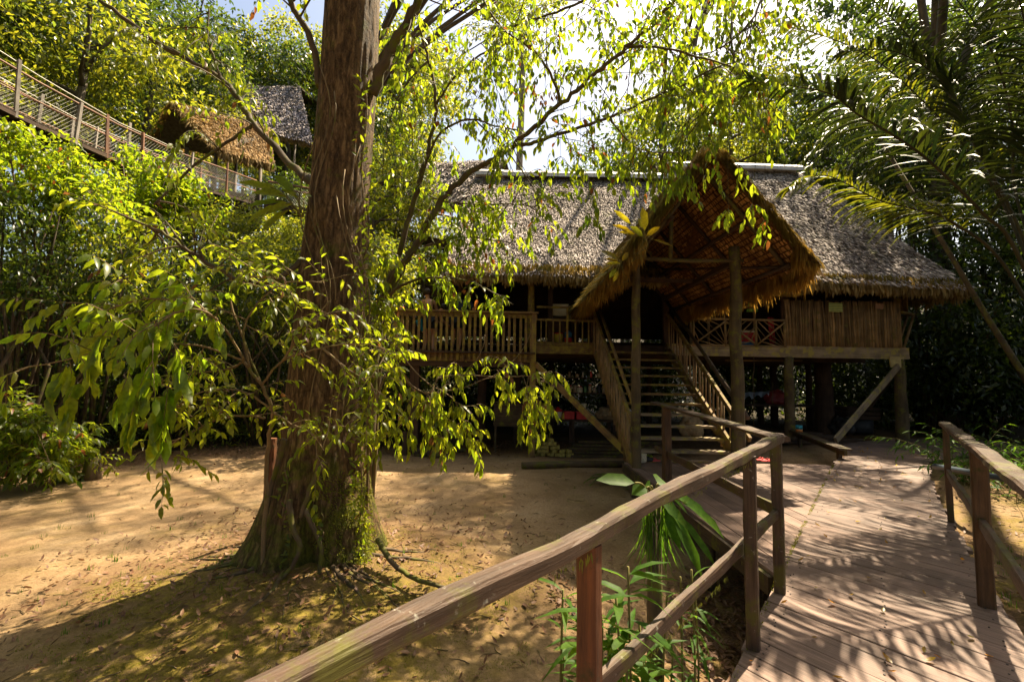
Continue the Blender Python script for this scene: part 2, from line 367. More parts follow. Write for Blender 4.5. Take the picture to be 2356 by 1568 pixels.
tag(mb.build("fallen_twigs", M['twig']), kind='stuff')
lv = Leaves(); k = 0
while k < 26000:
    x, y = (U(-4.2, .4), U(2.6, 6.2)) if random.random() < .75 else (U(.4, 2.0), U(1.2, 4.0))
    mv = moss_at(x, y)
    if mv < .35 or noise.noise(V(x * 6, y * 6, 31)) < -.1: continue
    k += 1; lv.add((x, y, gh(x, y) - .002), (U(-.7, .7), U(-.7, .7), 1), rdir_(), U(.006, .02), U(.003, .006))
tag(link("moss", lv.mesh("moss", False), M['moss_leaf']), kind='stuff')
def grass_tuft(lv, x, y, n, h, z=None):
    z = gh(x, y) if z is None else z
    for q in range(n):
        a = U(0, 6.28); lv.add((x + U(-.03, .03), y + U(-.03, .03), z - .01), (math.cos(a) * .6, math.sin(a) * .6, 1), (math.cos(a), math.sin(a), -.3), h * U(.6, 1.2), h * .09)
lv = Leaves()
for k in range(190):
    if k < 60: q = gz(U(820, 1330), U(1090, 1400), .1)
    elif k < 120: q = gz(U(0, 560), U(1060, 1330), .1)
    else: q = V(TREE.x + U(-2.6, 2.6), TREE.y + U(-2.2, .6), 0)
    grass_tuft(lv, q.x, q.y, random.randint(5, 11), U(.025, .07))
for k in range(260): grass_tuft(lv, U(3.2, 6.5), U(2.2, 6.0), 8, U(.03, .09))
tag(link("grass", lv.mesh("grass", curl=.6, shape=(.2, .5)), M['leaf_plant']), kind='stuff')

# ------------------------------------------------------------------ boardwalk and stair platform
PZ = .65
ctrl = [((-2.02, -1.7), (-1.34, -2.73)), ((1.20, 2.54), (1.86, 1.50)), ((2.14, 3.79), (2.89, 2.74)), ((4.87, 7.36), (5.62, 6.28)), ((6.1, 8.95), (6.95, 7.90)),
        ((7.3, 10.5), (8.0, 9.1)), ((8.16, 11.64), (9.6, 10.15)), ((10.3, 12.9), (11.3, 10.6)), ((12.6, 13.4), (12.9, 10.9))]
def xsec(s):
    i = min(int(s), len(ctrl) - 2); f = s - i
    a = V(*ctrl[i][0], PZ).lerp(V(*ctrl[i + 1][0], PZ), f); b = V(*ctrl[i][1], PZ).lerp(V(*ctrl[i + 1][1], PZ), f); return a, b
mb = MB(); s = 0.45; pidx = 0
def plank(mb, a0, b0, a1, b1, th=.035, jt=1.0):
    """one board between two cross lines, tiny warp"""
    n = len(mb.v); dz = U(-.003, .003); u0, v0 = U(0, 60), U(0, 60); dx = (b0 - a0).normalized()
    ea, eb = U(-.025, .03) * jt, U(-.025, .03) * jt
    top = [a0 - dx * ea, b0 + dx * eb, b1 + dx * eb, a1 - dx * ea]; L = (b0 - a0).length; W = (a1 - a0).length; W2 = (b1 - b0).length
    ch = .004
    for q in top: mb.v.append(q + V(0, 0, dz - th))
    for q in top: mb.v.append(q + V(0, 0, dz - ch))
    cen = sum(top, V(0, 0, 0)) / 4
    wdir = (a1 - a0).normalized()
    for i, q in enumerate(top): mb.v.append(q + V(0, 0, dz) + (wdir * ch if i < 2 else -wdir * ch))
    for A in (0, 4):
        for k in range(4):
            k2 = (k + 1) % 4; l_ = L if k % 2 == 0 else W
            mb.face((n + A + k, n + A + k2, n + A + 4 + k2, n + A + 4 + k), ((u0, v0), (u0 + l_, v0), (u0 + l_, v0 + .03), (u0, v0 + .03)))
    mb.face((n + 8, n + 9, n + 10, n + 11), ((u0, v0), (u0 + L, v0), (u0 + L, v0 + W2), (u0, v0 + W)))
    mb.face((n + 3, n + 2, n + 1, n), ((u0, v0), (u0 + L, v0), (u0 + L, v0 + W2), (u0, v0 + W)))
while s < len(ctrl) - 1.02:
    a0, b0 = xsec(s); e = 1e-3; a1, b1 = xsec(s + e); sp_ = max((a1 - a0).length, (b1 - b0).length) / e
    wdt = U(.15, .24); s2 = min(s + wdt / sp_, len(ctrl) - 1.001); a1, b1 = xsec(s2); g = (.010 if random.random() < .3 else .005) / wdt
    plank(mb, a0, b0, a0.lerp(a1, 1 - g), b0.lerp(b1, 1 - g)); s = s2
tag(mb.build("boardwalk", M['plank']), kind='structure')
nb_ = MB()
for s in np.arange(.5, 6.0, .0375):
    a0, b0 = xsec(s)
    for f0 in (.07, .5, .93):
        c_ = a0.lerp(b0, f0 + U(-.008, .008)) + V(U(-.02, .02), U(-.02, .02), .002); nb_.lathe(c_, [(.0055, -.004), (.0055, .0015)], 6)
tag(nb_.build("nail_heads", plain("nail_iron", (.05, .035, .03), .5, .4, .3, 20)), kind='stuff')
# platform boards run towards the stairs; ends stop at the boardwalk's left edge
def walk_left_x(y):
    P = [c_[0] for c_ in ctrl]
    for (x0, y0), (x1, y1) in zip(P, P[1:]):
        if y0 <= y <= y1: return x0 + (x1 - x0) * (y - y0) / (y1 - y0)
    return 99
def walk_left_y(x):
    P = [c_[0] for c_ in ctrl]
    for (x0, y0), (x1, y1) in zip(P, P[1:]):
        if x0 <= x <= x1: return y0 + (y1 - y0) * (x - x0) / (x1 - x0)
    return 99
mb = MB(); x = 2.05
while x < 5.95:
    wdt = U(.15, .2); x1 = min(x + wdt - .007, 6.0); sh = .10
    def yl(xx): return walk_left_y(xx) - .07
    yt = 8.55 + .12 * (x - 2.05) / 3.6
    ya, yb = yl(x), yl(x1)
    if yt - max(ya, yb) > .05:
        plank(mb, V(x, ya, PZ - .009), V(x, yt, PZ - .009), V(x1, yb, PZ - .009), V(x1, yt, PZ - .009), jt=.15)
    x += wdt
tag(mb.build("platform", M['plank']), kind='structure')
mb = MB()
a, b = V(2.03, 3.75, PZ - .11), V(2.05, 8.6, PZ - .11); mb.bar(a, b, .05, .14)
mb.bar(V(2.03, 8.62, PZ - .11), V(6.0, 8.72, PZ - .11), .05, .14)
for f0 in (.08, .92):
    prev = None
    for s in np.linspace(.45, 7.9, 30):
        q, r_ = xsec(s); c_ = q.lerp(r_, f0) - V(0, 0, .115)
        if prev is not None: mb.bar(prev, c_, .06, .15)
        prev = c_
for s in np.linspace(.6, 7.5, 22):
    q, r_ = xsec(s)
    for f0 in (.08, .92):
        c_ = q.lerp(r_, f0); mb.tube([V(c_.x, c_.y, gh(c_.x, c_.y) - .2), V(c_.x, c_.y, PZ - .19)], .05, 8)
for (x, y) in ((2.08, 5.0), (2.08, 6.3), (2.1, 7.6), (3.4, 6.2), (3.4, 8.4), (5, 8.6), (4.2, 7.5)):
    mb.tube([V(x, y, gh(x, y) - .2), V(x, y, PZ - .18)], .055, 8)
tag(mb.build("boardwalk_frame", M['edge']), kind='structure')
# moss growing in the seam between the platform and the boardwalk and along the left edge
lv = Leaves()
for k in range(2600):
    y = U(3.8, 8.6) if k < 1700 else U(.6, 3.8); x = walk_left_x(y) + U(-.018, .02)
    if noise.noise(V(x * 3, y * 3, 8)) < -.12: continue
    lv.add((x, y, PZ - .006), (U(-.7, .7), U(-.7, .7), .9), rdir_(), U(.008, .024), U(.004, .008))
tag(link("moss", lv.mesh("moss", False), M['moss_leaf']), kind='stuff')
# things lying on the boards
mb = Leaves()
for k in range(120):
    s = U(1.0, 5.8); q, r_ = xsec(s); c_ = q.lerp(r_, U(.03, .97)); a = U(0, 6.28); L = U(.03, .065)
    mb.add(c_ + V(0, 0, .012), (math.cos(a), math.sin(a), .1), (U(-.3, .3), U(-.3, .3), 1), L, L * .5)
tag(link("fallen_leaves", mb.mesh("fallen_leaves", curl=-.4), M['leaf_gold']), kind='stuff')

# ------------------------------------------------------------------ wooden handrails of the boardwalk
RZ = 1.70
def rough_bar(mb, a, b, wd, th, n=None, amp=.01, up=V(0, 0, 1), mi=0, seed=0, end=1.0):
    """hand-hewn beam: octagonal section with wandering outline"""
    a = Vector(a); b = Vector(b); L = (b - a).length; d = (b - a).normalized(); n = n or max(4, int(L / .06))
    sx = d.cross(up).normalized(); sz = sx.cross(d).normalized(); base = len(mb.v); u0 = U(0, 40); v0 = U(0, 40)
    prof = [(-.5, -.32), (-.36, -.5), (.36, -.5), (.5, -.32), (.5, .32), (.38, .5), (-.38, .5), (-.5, .32)]
    per = [0]; 
    for i in range(8): per.append(per[-1] + math.hypot((prof[(i + 1) % 8][0] - prof[i][0]) * wd, (prof[(i + 1) % 8][1] - prof[i][1]) * th))
    for i in range(n + 1):
        t_ = i / n; o = a.lerp(b, t_); q = t_ * L * 1.6 + seed
        o = o + sx * amp * noise.noise(V(q, 0, 1)) + sz * amp * noise.noise(V(q, 5, 1))
        ws = lerp(1, end, t_) * (1 + 1.6 * amp / wd * noise.noise(V(q * 1.7, 9, 2))); hs = lerp(1, end, t_) * (1 + 1.6 * amp / th * noise.noise(V(q * 1.5, 3, 7)))
        for k, (px_, pz_) in enumerate(prof):
            jn = 1 + .09 * noise.noise(V(q * 5, k * 3.1, 2))
            mb.v.append(o + sx * px_ * wd * ws * jn + sz * pz_ * th * hs * jn)
    for i in range(n):
        for k in range(8):
            k2 = (k + 1) % 8; A = base + i * 8; B = A + 8; ua, ub = u0 + L * i / n, u0 + L * (i + 1) / n
            mb.face((A + k, A + k2, B + k2, B + k), ((ua, v0 + per[k]), (ua, v0 + per[k + 1]), (ub, v0 + per[k + 1]), (ub, v0 + per[k])), False, mi)
    mb.face(tuple(base + k for k in reversed(range(8))), tuple((u0, v0 + k * .01) for k in range(8)), mi=mi)
    e = base + n * 8; mb.face(tuple(e + k for k in range(8)), tuple((u0, v0 + k * .01) for k in range(8)), mi=mi)
C0 = gz(1793, 1006, RZ); NR = gz(720, 1550, RZ); dr = (C0 - NR).normalized()
CX = V(C0.x, C0.y, 0)
lh = empty("wooden_handrail", (CX.x, CX.y, PZ), "weathered lichen-spotted handrail running close past the camera and turning the corner by the platform", "handrail", "handrails along the boardwalk")
mb = MB(); rough_bar(mb, NR - dr * .9, C0 + dr * .02, .040, .036, amp=.007, seed=3, end=1.75); mb.build("top_rail", M['rail'], lh)
def on_rail(px):        # ground-plan point of the rail line seen at picture column px
    d = ray(px, 1100); k = d.x / d.y        # X = k Y ; line through C0 with dr
    s_ = (k * C0.y - C0.x) / (dr.x - k * dr.y); return C0 + dr * s_
for px_, wd_, th_, mat_, zb in ((1358, .056, .05, 'rail_red', -.1), (1722, .065, .06, 'rail', 0), (1787, .07, .065, 'rail', .3)):
    q = on_rail(px_); mb = MB()
    off = V(-dr.y, dr.x, 0) * .0 
    rough_bar(mb, V(q.x, q.y, zb - .25), V(q.x + U(-.01, .01), q.y, RZ - (.026 if px_ == 1358 else .012)), wd_, th_, amp=.006, up=dr, seed=px_)
    o = mb.build("post", M[mat_], lh)
    if mat_ == 'rail_red': o['label'] = 'reddish freshly weathered post nearest the camera'
qa, qb = on_rail(1385) - dr * .55, on_rail(1783); lz = 1.17
qa = gz(1395, 1560, 1.10); qb = V(C0.x - dr.x * .03, C0.y - dr.y * .03, 1.17)
dd = (qb - qa).normalized(); qa = qa - dd * .8
mb = MB(); rough_bar(mb, qa, V(qb.x, qb.y, 1.19), .030, .055, amp=.007, seed=11, end=1.3); mb.build("lower_rail", M['rail'], lh)
Q4 = at(1524, 935, 6.6); 
T0 = V(C0.x - .01, C0.y, RZ - .005); T1 = at(1505, 926, 7.2)
mb = MB(); rough_bar(mb, T0 - (T1 - T0).normalized() * .04, T1, .13, .04, amp=.008, seed=21); mb.build("top_rail", M['rail'], lh)
L0 = V(C0.x - .02, C0.y, 1.17); L1 = at(1508, 1030, 7.1)
mb = MB(); rough_bar(mb, L0, L1, .035, .085, amp=.008, seed=25); mb.build("lower_rail", M['rail'], lh)
tt = .80; Q4 = T0.lerp(T1, tt); mb = MB(); rough_bar(mb, V(Q4.x - .02, Q4.y, .1), V(Q4.x - .02, Q4.y, Q4.z - .02), .11, .11, amp=.006, up=V(0, 1, 0), seed=31); mb.build("post", M['rail_brown'], lh)
# moss hanging along the near rails
lv = Leaves()
for k in range(900):
    if k < 450: q = (NR).lerp(C0, U(.12, .75)); q = V(q.x, q.y, RZ - .03)
    else: q = qa.lerp(qb, U(.2, .95)) + V(0, 0, -.03)
    sd_ = V(-dr.y, dr.x, 0) * random.choice((-.03, .034))
    if noise.noise(q * 3.3) < .05: continue
    lv.add(q + sd_ * .7 + V(0, 0, U(-.01, .0)), (U(-.3, .3), U(-.3, .3), -1), (sd_.x + U(-.01, .01), sd_.y, 0), U(.012, .035), U(.004, .009))
link("moss", lv.mesh("moss", False), M['moss_leaf'], lh)["kind"] = "stuff"
# right handrail
ra, rb = gz(2180, 955, 1.72), gz(2355, 1052, 1.72); e2 = (rb - ra).normalized()
B1, B2 = gz(2187, 1205, PZ - .02), gz(2270, 1400, PZ - .02); e2 = (B2 - B1).normalized()
rh = empty("wooden_handrail", (B1.x, B1.y, PZ), "pale sunlit handrail on the right edge of the boardwalk, beside the green shrub", "handrail", "handrails along the boardwalk")
RT = 1.68
mb = MB(); rough_bar(mb, V(B1.x, B1.y, RT) - e2 * .12, V(B2.x, B2.y, RT) + e2 * 2.6, .10, .05, amp=.01, seed=41); mb.build("top_rail", M['rail'], rh)
mb = MB(); rough_bar(mb, V(B1.x, B1.y, 1.17) - e2 * .02, V(B2.x, B2.y, 1.2) + e2 * 2.4, .04, .08, amp=.01, seed=43); mb.build("lower_rail", M['rail'], rh)
for q, wd_ in ((B1, .055), (B2, .09), (B2 + e2 * 2.2, .09)):
    mb = MB(); rough_bar(mb, V(q.x, q.y, .1), V(q.x, q.y, RT - .02), wd_, wd_ * .9, amp=.005, up=e2, seed=q.x); mb.build("post", M['rail_brown'], rh)
# ------------------------------------------------------------------ thatch materials
def thatch_mat(name, stops, tr=None, mf=.35, moss=.0):
    m, t, out = newmat(name)
    g = N(t, "ShaderNodeNewGeometry"); tc = N(t, "ShaderNodeTexCoord")
    c = ramp(t, g.outputs["Random Per Island"], stops)
    nz = N(t, "ShaderNodeTexNoise"); nz.inputs['Scale'].default_value = 1.1; nz.inputs['Detail'].default_value = 6; t.links.new(tc.outputs['Object'], nz.inputs['Vector'])
    c = mixc(t, 1, c, ramp(t, nz.outputs[0], [(.3, (.7, .68, .66)), (.7, (1.2, 1.2, 1.2))]), 'MULTIPLY')
    mpp = N(t, "ShaderNodeMapping"); mpp.inputs['Scale'].default_value = (.5, 2.0, 6.5); t.links.new(tc.outputs['Object'], mpp.inputs[0]); n5 = N(t, "ShaderNodeTexNoise"); n5.inputs['Scale'].default_value = 1; n5.inputs['Detail'].default_value = 4; t.links.new(mpp.outputs[0], n5.inputs['Vector'])
    c = mixc(t, 1, c, ramp(t, n5.outputs[0], [(.36, (.55, .54, .53)), (.56, (1.15, 1.15, 1.15))]), 'MULTIPLY')
    if moss:
        n3 = N(t, "ShaderNodeTexNoise"); n3.inputs['Scale'].default_value = 2.2; n3.inputs['Detail'].default_value = 7; t.links.new(tc.outputs['Object'], n3.inputs['Vector'])
        c = mixc(t, ramp(t, n3.outputs[0], [(.66 - .3 * moss, (0, 0, 0)), (.74 - .25 * moss, (.8, .8, .8))]), c, (.13, .13, .02))
    p = N(t, "ShaderNodeBsdfPrincipled"); p.inputs['Roughness'].default_value = .75; p.inputs['Specular IOR Level'].default_value = .12; t.links.new(c, p.inputs['Base Color'])
    if tr:
        b = N(t, "ShaderNodeBsdfTranslucent"); b.inputs[0].default_value = (*tr, 1); mx = N(t, "ShaderNodeMixShader"); mx.inputs[0].default_value = mf
        t.links.new(p.outputs[0], mx.inputs[1]); t.links.new(b.outputs[0], mx.inputs[2]); t.links.new(mx.outputs[0], out.inputs[0])
    else: t.links.new(p.outputs[0], out.inputs[0])
    return m
M['thatch'] = thatch_mat("thatch_grey", [(0, (.15, .12, .11)), (.5, (.38, .32, .295)), (1, (.64, .56, .525))], moss=.15)
M['thatch_mossy'] = thatch_mat("thatch_mossy", [(0, (.10, .075, .03)), (.5, (.20, .15, .05)), (1, (.34, .28, .10))], (.35, .22, .04), .3, moss=.5)
M['fringe'] = thatch_mat("thatch_fringe", [(0, (.16, .10, .03)), (.5, (.32, .20, .05)), (1, (.45, .32, .09))], (.60, .33, .05), .45, moss=.1)
M['fringe_far'] = thatch_mat("thatch_fringe_far", [(0, (.16, .11, .05)), (.5, (.30, .21, .09)), (1, (.45, .35, .16))], (.4, .26, .06), .35, moss=.1)
M['thatch_warm'] = thatch_mat("thatch_warm", [(0, (.25, .15, .06)), (.5, (.45, .29, .13)), (1, (.62, .45, .24))], (.4, .25, .08), .3)
M['under'] = thatch_mat("thatch_underside", [(0, (.42, .22, .08)), (.5, (.58, .32, .12)), (1, (.72, .43, .18))], (.5, .24, .06), .3)  # bounced light put into the colour, lighter than plain straw
M['under_base'] = plain("thatch_underside_base", (.16, .075, .03), .9, .1, .4, 14)
M['slab'] = plain("thatch_core", (.12, .10, .08), .9, .1, .4, 9)
M['cap'] = plain("ridge_sheet", (.62, .58, .56), .5, .5, .18, 3)

def thatch_blades(quad, name, parent, mt, row=.12, sp=.035, ln=.26, wd=.05, lift=.03, amp=.04, jit=.5, keep=None, tilt=.16):
    """quad: ridge-left, ridge-right, eave-right, eave-left"""
    A, B, C, D = [np.array(q, float) for q in quad]; P = []; Dd = []; Nn = []; L = []; W = []
    n = np.cross(B - A, D - A); n /= np.linalg.norm(n)
    if n[2] < 0: n = -n
    H = max(np.linalg.norm(D - A), np.linalg.norm(C - B)); rows = int(H / row)
    for r_ in range(rows + 1):
        v = r_ / rows
        a = A + (D - A) * v; b = B + (C - B) * v; cnt = max(2, int(np.linalg.norm(b - a) / sp))
        u = (np.arange(cnt) + rng.random(cnt)) / cnt
        p = a + (b - a) * u[:, None]; dn = ((D - A) * (1 - u[:, None]) + (C - B) * u[:, None]); dn = nrm(dn)
        ph = amp * np.sin(u * 23 + r_ * .5)[:, None] * .3 + amp * .5 * rng.normal(size=(cnt, 1))
        p = p + dn * (rng.random((cnt, 1)) - .5) * row * .9 + n * (lift + ph * .5)
        rd = rng.normal(size=(cnt, 3)) * jit * .35
        dd = nrm(dn + n * (tilt + rng.normal(size=(cnt, 1)) * .12) + rd * .5)
        P.append(p); Dd.append(dd); Nn.append(n + rng.normal(size=(cnt, 3)) * .45); L.append(ln * (.6 + .8 * rng.random(cnt))); W.append(wd * (.5 + rng.random(cnt)))
    P = np.concatenate(P); Dd = np.concatenate(Dd); Nn = np.concatenate(Nn); L = np.concatenate(L); W = np.concatenate(W)
    if keep is not None: k = np.array([keep(q) for q in P]); P, Dd, Nn, L, W = P[k], Dd[k], Nn[k], L[k], W[k]
    lv = Leaves(); lv.bulk(P, Dd, Nn, L, W)
    return link(name, lv.mesh(name, False), mt, parent)
def fringe(a, b, out, name, parent, mt, n=600, ln=.35, wd=.035, thick=.12, spread=.25, side=V(0, 0, 0)):
    lv = Leaves(); a = Vector(a); b = Vector(b); out = Vector(out)
    for k in range(n):
        t_ = random.random(); p = a.lerp(b, t_) + out * U(-thick, thick * .5) + V(0, 0, U(-.03, .12))
        cl = .75 + .5 * noise.noise(V(t_ * 14 * (b - a).length / 3, 2, 7))
        d = V(0, 0, -1) + out * U(0, .45) + (b - a).normalized() * U(-spread, spread) + side
        lv.add(p, d, out + V(U(-.5, .5), U(-.5, .5), U(-.2, .2)), ln * U(.5, 1.1) * cl, wd * U(.5, 1.3))
    return link(name, lv.mesh(name, True, .15, (.3, .7)), mt, parent)
def slab(pts, th, name, mt, parent):
    pts = [Vector(p) for p in pts]; n = (pts[1] - pts[0]).cross(pts[-1] - pts[0]).normalized()
    if n.z < 0: n = -n
    k = len(pts); mb = MB(); mb.v = pts + [p - n * th for p in pts]; uv = tuple((p.x, p.y + p.z) for p in pts)
    mb.face(tuple(range(k)), uv); mb.face(tuple(reversed(range(k, 2 * k))), uv)
    for i in range(k):
        j = (i + 1) % k; mb.face((i, j, k + j, k + i), ((0, 0), (1, 0), (1, .1), (0, .1)))
    return mb.build(name, mt, parent)

# ------------------------------------------------------------------ the stilt house
FZ = 3.02; HY = 12.2
H = empty("stilt_house", (4, 13, gh(4, 13)), "long timber house on stilts with grey thatched roof and a covered stair in front", "house")
# main roof
RY, EY = 15.6, 11.55
RL = V(-1.35, RY, 8.95); RM = V(5.25, RY, 8.93); RM2 = V(5.25, RY, 9.35); RR = V(9.75, RY, 9.30)
EL = V(-1.75, EY, 4.72); EM = V(5.25, EY, 4.66); ER = V(11.35, EY, 4.52)
BR = V(11.75, 19.8, 4.6); BL = V(-1.75, 19.8, 4.7)
roof = slab([RL, RM, EM, EL], .16, "roof", M['slab'], H)
slab([RM2, RR, ER, EM + V(0, 0, .12)], .16, "roof", M['slab'], H)
slab([RR, BR, ER], .16, "roof", M['slab'], H)
slab([RL, RR, BR, BL], .16, "roof", M['slab'], H)
slab([RL, EL, BL], .12, "roof", M['slab'], H)
# where the porch roof comes through, its own slopes cover the main thatch
th1 = thatch_blades([RL, RM, EM, EL], "thatch", H, M['thatch'], row=.075, sp=.016, ln=.14, wd=.029)
th2 = thatch_blades([RM2, RR, ER, EM + V(0, 0, .12)], "thatch", H, M['thatch'], row=.075, sp=.016, ln=.14, wd=.029)
thatch_blades([RR, RR + V(.02, 0, 0), BR, ER], "thatch", H, M['thatch'], row=.14, sp=.05, ln=.26, wd=.07)
thatch_blades([RL, RL + V(-.02, 0, 0), EL, BL], "thatch", H, M['thatch_mossy'], row=.14, sp=.05, ln=.26, wd=.07)
for a, b in ((EL, EM), (EM, ER)):
    fringe(a, b, (0, -1, 0), "eave_fringe", H, M['fringe_far'], n=2200, ln=.40, wd=.055, thick=.16)
    fringe(a + V(0, .05, .18), b + V(0, .05, .18), (0, -1, 0), "eave_fringe", H, M['thatch_mossy'], n=900, ln=.30, wd=.05, thick=.10)
fringe(ER, BR, (1, 0, 0), "eave_fringe", H, M['fringe_far'], n=1500, ln=.42, wd=.055, thick=.16)
def ridge_cap(a, b, z):
    mb = MB(); n = max(2, int((b - a).length / .9)); 
    for i in range(n):
        p, q = a.lerp(b, i / n), a.lerp(b, (i + 1) / n + .02 / n); dz = z + U(-.012, .012); base = len(mb.v)
        for s_ in (p, q):
            for (yy, zz) in ((-.30, -.24), (-.27, -.10), (-.10, .03), (.10, .03), (.3, -.2)): mb.v.append(s_ + V(0, yy, zz + dz))
        for k in range(4): mb.face((base + k, base + k + 1, base + 6 + k, base + 5 + k), ((0, 0), (1, 0), (1, 1), (0, 1)))
    return mb.build("ridge_cap", M['cap'], H)
ridge_cap(RL, RM, .20); ridge_cap(RM2, RR, .20)
# structure under the roof
def part(mb, name, mt): return mb.build(name, M[mt], H)
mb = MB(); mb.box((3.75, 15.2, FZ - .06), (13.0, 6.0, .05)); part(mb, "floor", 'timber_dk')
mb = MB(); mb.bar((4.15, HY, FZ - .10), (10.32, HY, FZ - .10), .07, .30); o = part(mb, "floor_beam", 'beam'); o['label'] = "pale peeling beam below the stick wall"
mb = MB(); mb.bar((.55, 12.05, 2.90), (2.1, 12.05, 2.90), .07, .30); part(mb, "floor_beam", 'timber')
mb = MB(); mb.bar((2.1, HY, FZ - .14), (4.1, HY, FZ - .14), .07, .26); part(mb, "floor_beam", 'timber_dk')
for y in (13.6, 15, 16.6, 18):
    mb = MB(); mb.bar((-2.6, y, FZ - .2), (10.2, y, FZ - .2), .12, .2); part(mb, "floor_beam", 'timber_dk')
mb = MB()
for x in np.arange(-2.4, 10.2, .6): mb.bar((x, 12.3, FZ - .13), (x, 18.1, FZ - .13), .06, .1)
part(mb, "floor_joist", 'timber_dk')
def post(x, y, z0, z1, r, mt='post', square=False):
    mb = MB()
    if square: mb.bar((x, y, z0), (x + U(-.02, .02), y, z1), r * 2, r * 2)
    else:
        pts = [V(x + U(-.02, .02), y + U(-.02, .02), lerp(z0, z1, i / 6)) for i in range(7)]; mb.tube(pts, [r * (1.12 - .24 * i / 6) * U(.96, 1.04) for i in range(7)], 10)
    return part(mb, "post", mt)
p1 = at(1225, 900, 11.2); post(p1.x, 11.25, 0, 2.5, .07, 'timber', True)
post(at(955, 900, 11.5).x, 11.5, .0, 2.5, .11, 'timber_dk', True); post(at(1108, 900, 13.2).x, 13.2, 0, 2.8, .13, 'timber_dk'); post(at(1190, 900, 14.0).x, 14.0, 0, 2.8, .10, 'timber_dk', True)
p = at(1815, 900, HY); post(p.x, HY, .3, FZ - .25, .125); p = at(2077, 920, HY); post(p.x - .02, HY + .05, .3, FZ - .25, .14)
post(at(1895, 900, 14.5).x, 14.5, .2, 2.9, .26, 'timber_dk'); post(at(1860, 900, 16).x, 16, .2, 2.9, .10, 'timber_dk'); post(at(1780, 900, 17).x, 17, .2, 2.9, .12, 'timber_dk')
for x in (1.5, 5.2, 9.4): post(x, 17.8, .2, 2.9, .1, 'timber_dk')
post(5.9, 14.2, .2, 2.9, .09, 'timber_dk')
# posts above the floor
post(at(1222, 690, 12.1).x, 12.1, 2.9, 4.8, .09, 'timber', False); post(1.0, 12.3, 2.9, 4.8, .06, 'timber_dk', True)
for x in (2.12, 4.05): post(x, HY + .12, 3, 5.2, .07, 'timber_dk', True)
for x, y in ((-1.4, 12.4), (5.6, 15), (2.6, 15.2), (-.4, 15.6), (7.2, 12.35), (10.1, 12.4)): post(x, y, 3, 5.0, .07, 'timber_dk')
# braces
def brace(a, b, wd, th, mt='timber'): mb = MB(); mb.bar(a, b, wd, th); return part(mb, "brace", mt)
brace(at(1233, 838, 11.15), at(1452, 1052, 8.9), .05, .13); b1 = at(2066, 842, HY - .1); brace(b1, at(1922, 1012, HY - 1.4), .06, .14, 'beam')
brace(at(2060, 850, HY + .3), at(2000, 935, HY + .9), .1, .1, 'timber_dk'); brace(at(915, 850, 11.4), at(1010, 965, 11.9), .06, .12); brace(at(1060, 935, 12.6), at(1128, 1010, 12.6), .08, .08, 'timber_dk')
mb = MB(); a_, b_, c_, d_ = at(2046, 820, HY - .06), at(2080, 821, HY - .06), at(2073, 845, HY - .06), at(2050, 845, HY - .06)
mb.v = [a_, b_, c_, d_] + [q + V(0, .04, 0) for q in (a_, b_, c_, d_)]
for f in ((3, 2, 1, 0), (4, 5, 6, 7), (0, 1, 5, 4), (1, 2, 6, 5), (2, 3, 7, 6), (3, 0, 4, 7)): mb.face(f, ((0, 0), (.3, 0), (.3, .2), (0, .2)))
o = mb.build("gusset_plate", plain("gusset_ply", (.42, .33, .15), .6, .3, .2, 8), H)
# stick wall, right
mb = MB(); x = 7.18
while x < 10.18:
    r_ = U(.022, .04); mb.tube([V(x, HY - .01 + U(-.02, .01), FZ + .04), V(x + U(-.015, .015), HY - .01 + U(-.02, .01), FZ + .6), V(x + U(-.03, .03), HY + U(-.02, .02), 4.28 + U(-.03, .02))], r_, 6, rough=.1); x += r_ * 1.9
part(mb, "stick_wall", 'stick')
mb = MB(); mb.bar((7.15, HY + .05, FZ + .3), (10.15, HY + .05, FZ + .3), .05, .06); mb.bar((7.15, HY + .05, 4.1), (10.15, HY + .05, 4.1), .05, .06); mb.bar((7.1, HY + .09, 3.6), (10.2, HY + .09, 3.6), .02, 1.1); part(mb, "wall_backing", 'timber_dk')
# flared end wall
mb = MB()
for i in range(17):
    f = i / 16; yb = HY + .1 + 3.4 * f; mb.tube([V(10.28, yb, FZ), V(10.28 + .62 + .25 * 0, yb + .35 - f * .2, 4.0)], .035, 6)
part(mb, "flared_wall", 'stick')
mb = MB(); mb.bar((10.25, HY + .05, 4.02), (10.95, HY + .5, 4.02), .06, .05); mb.bar((10.95, HY + .5, 4.02), (10.95, HY + 3.5, 4.02), .06, .05); mb.bar((10.22, HY + .3, 4.25), (10.9, HY + .7, 4.25), .03, .42); mb.box((10.7, 14.1, 4.25), (.03, 3, .42)); part(mb, "flared_wall_rail", 'timber')
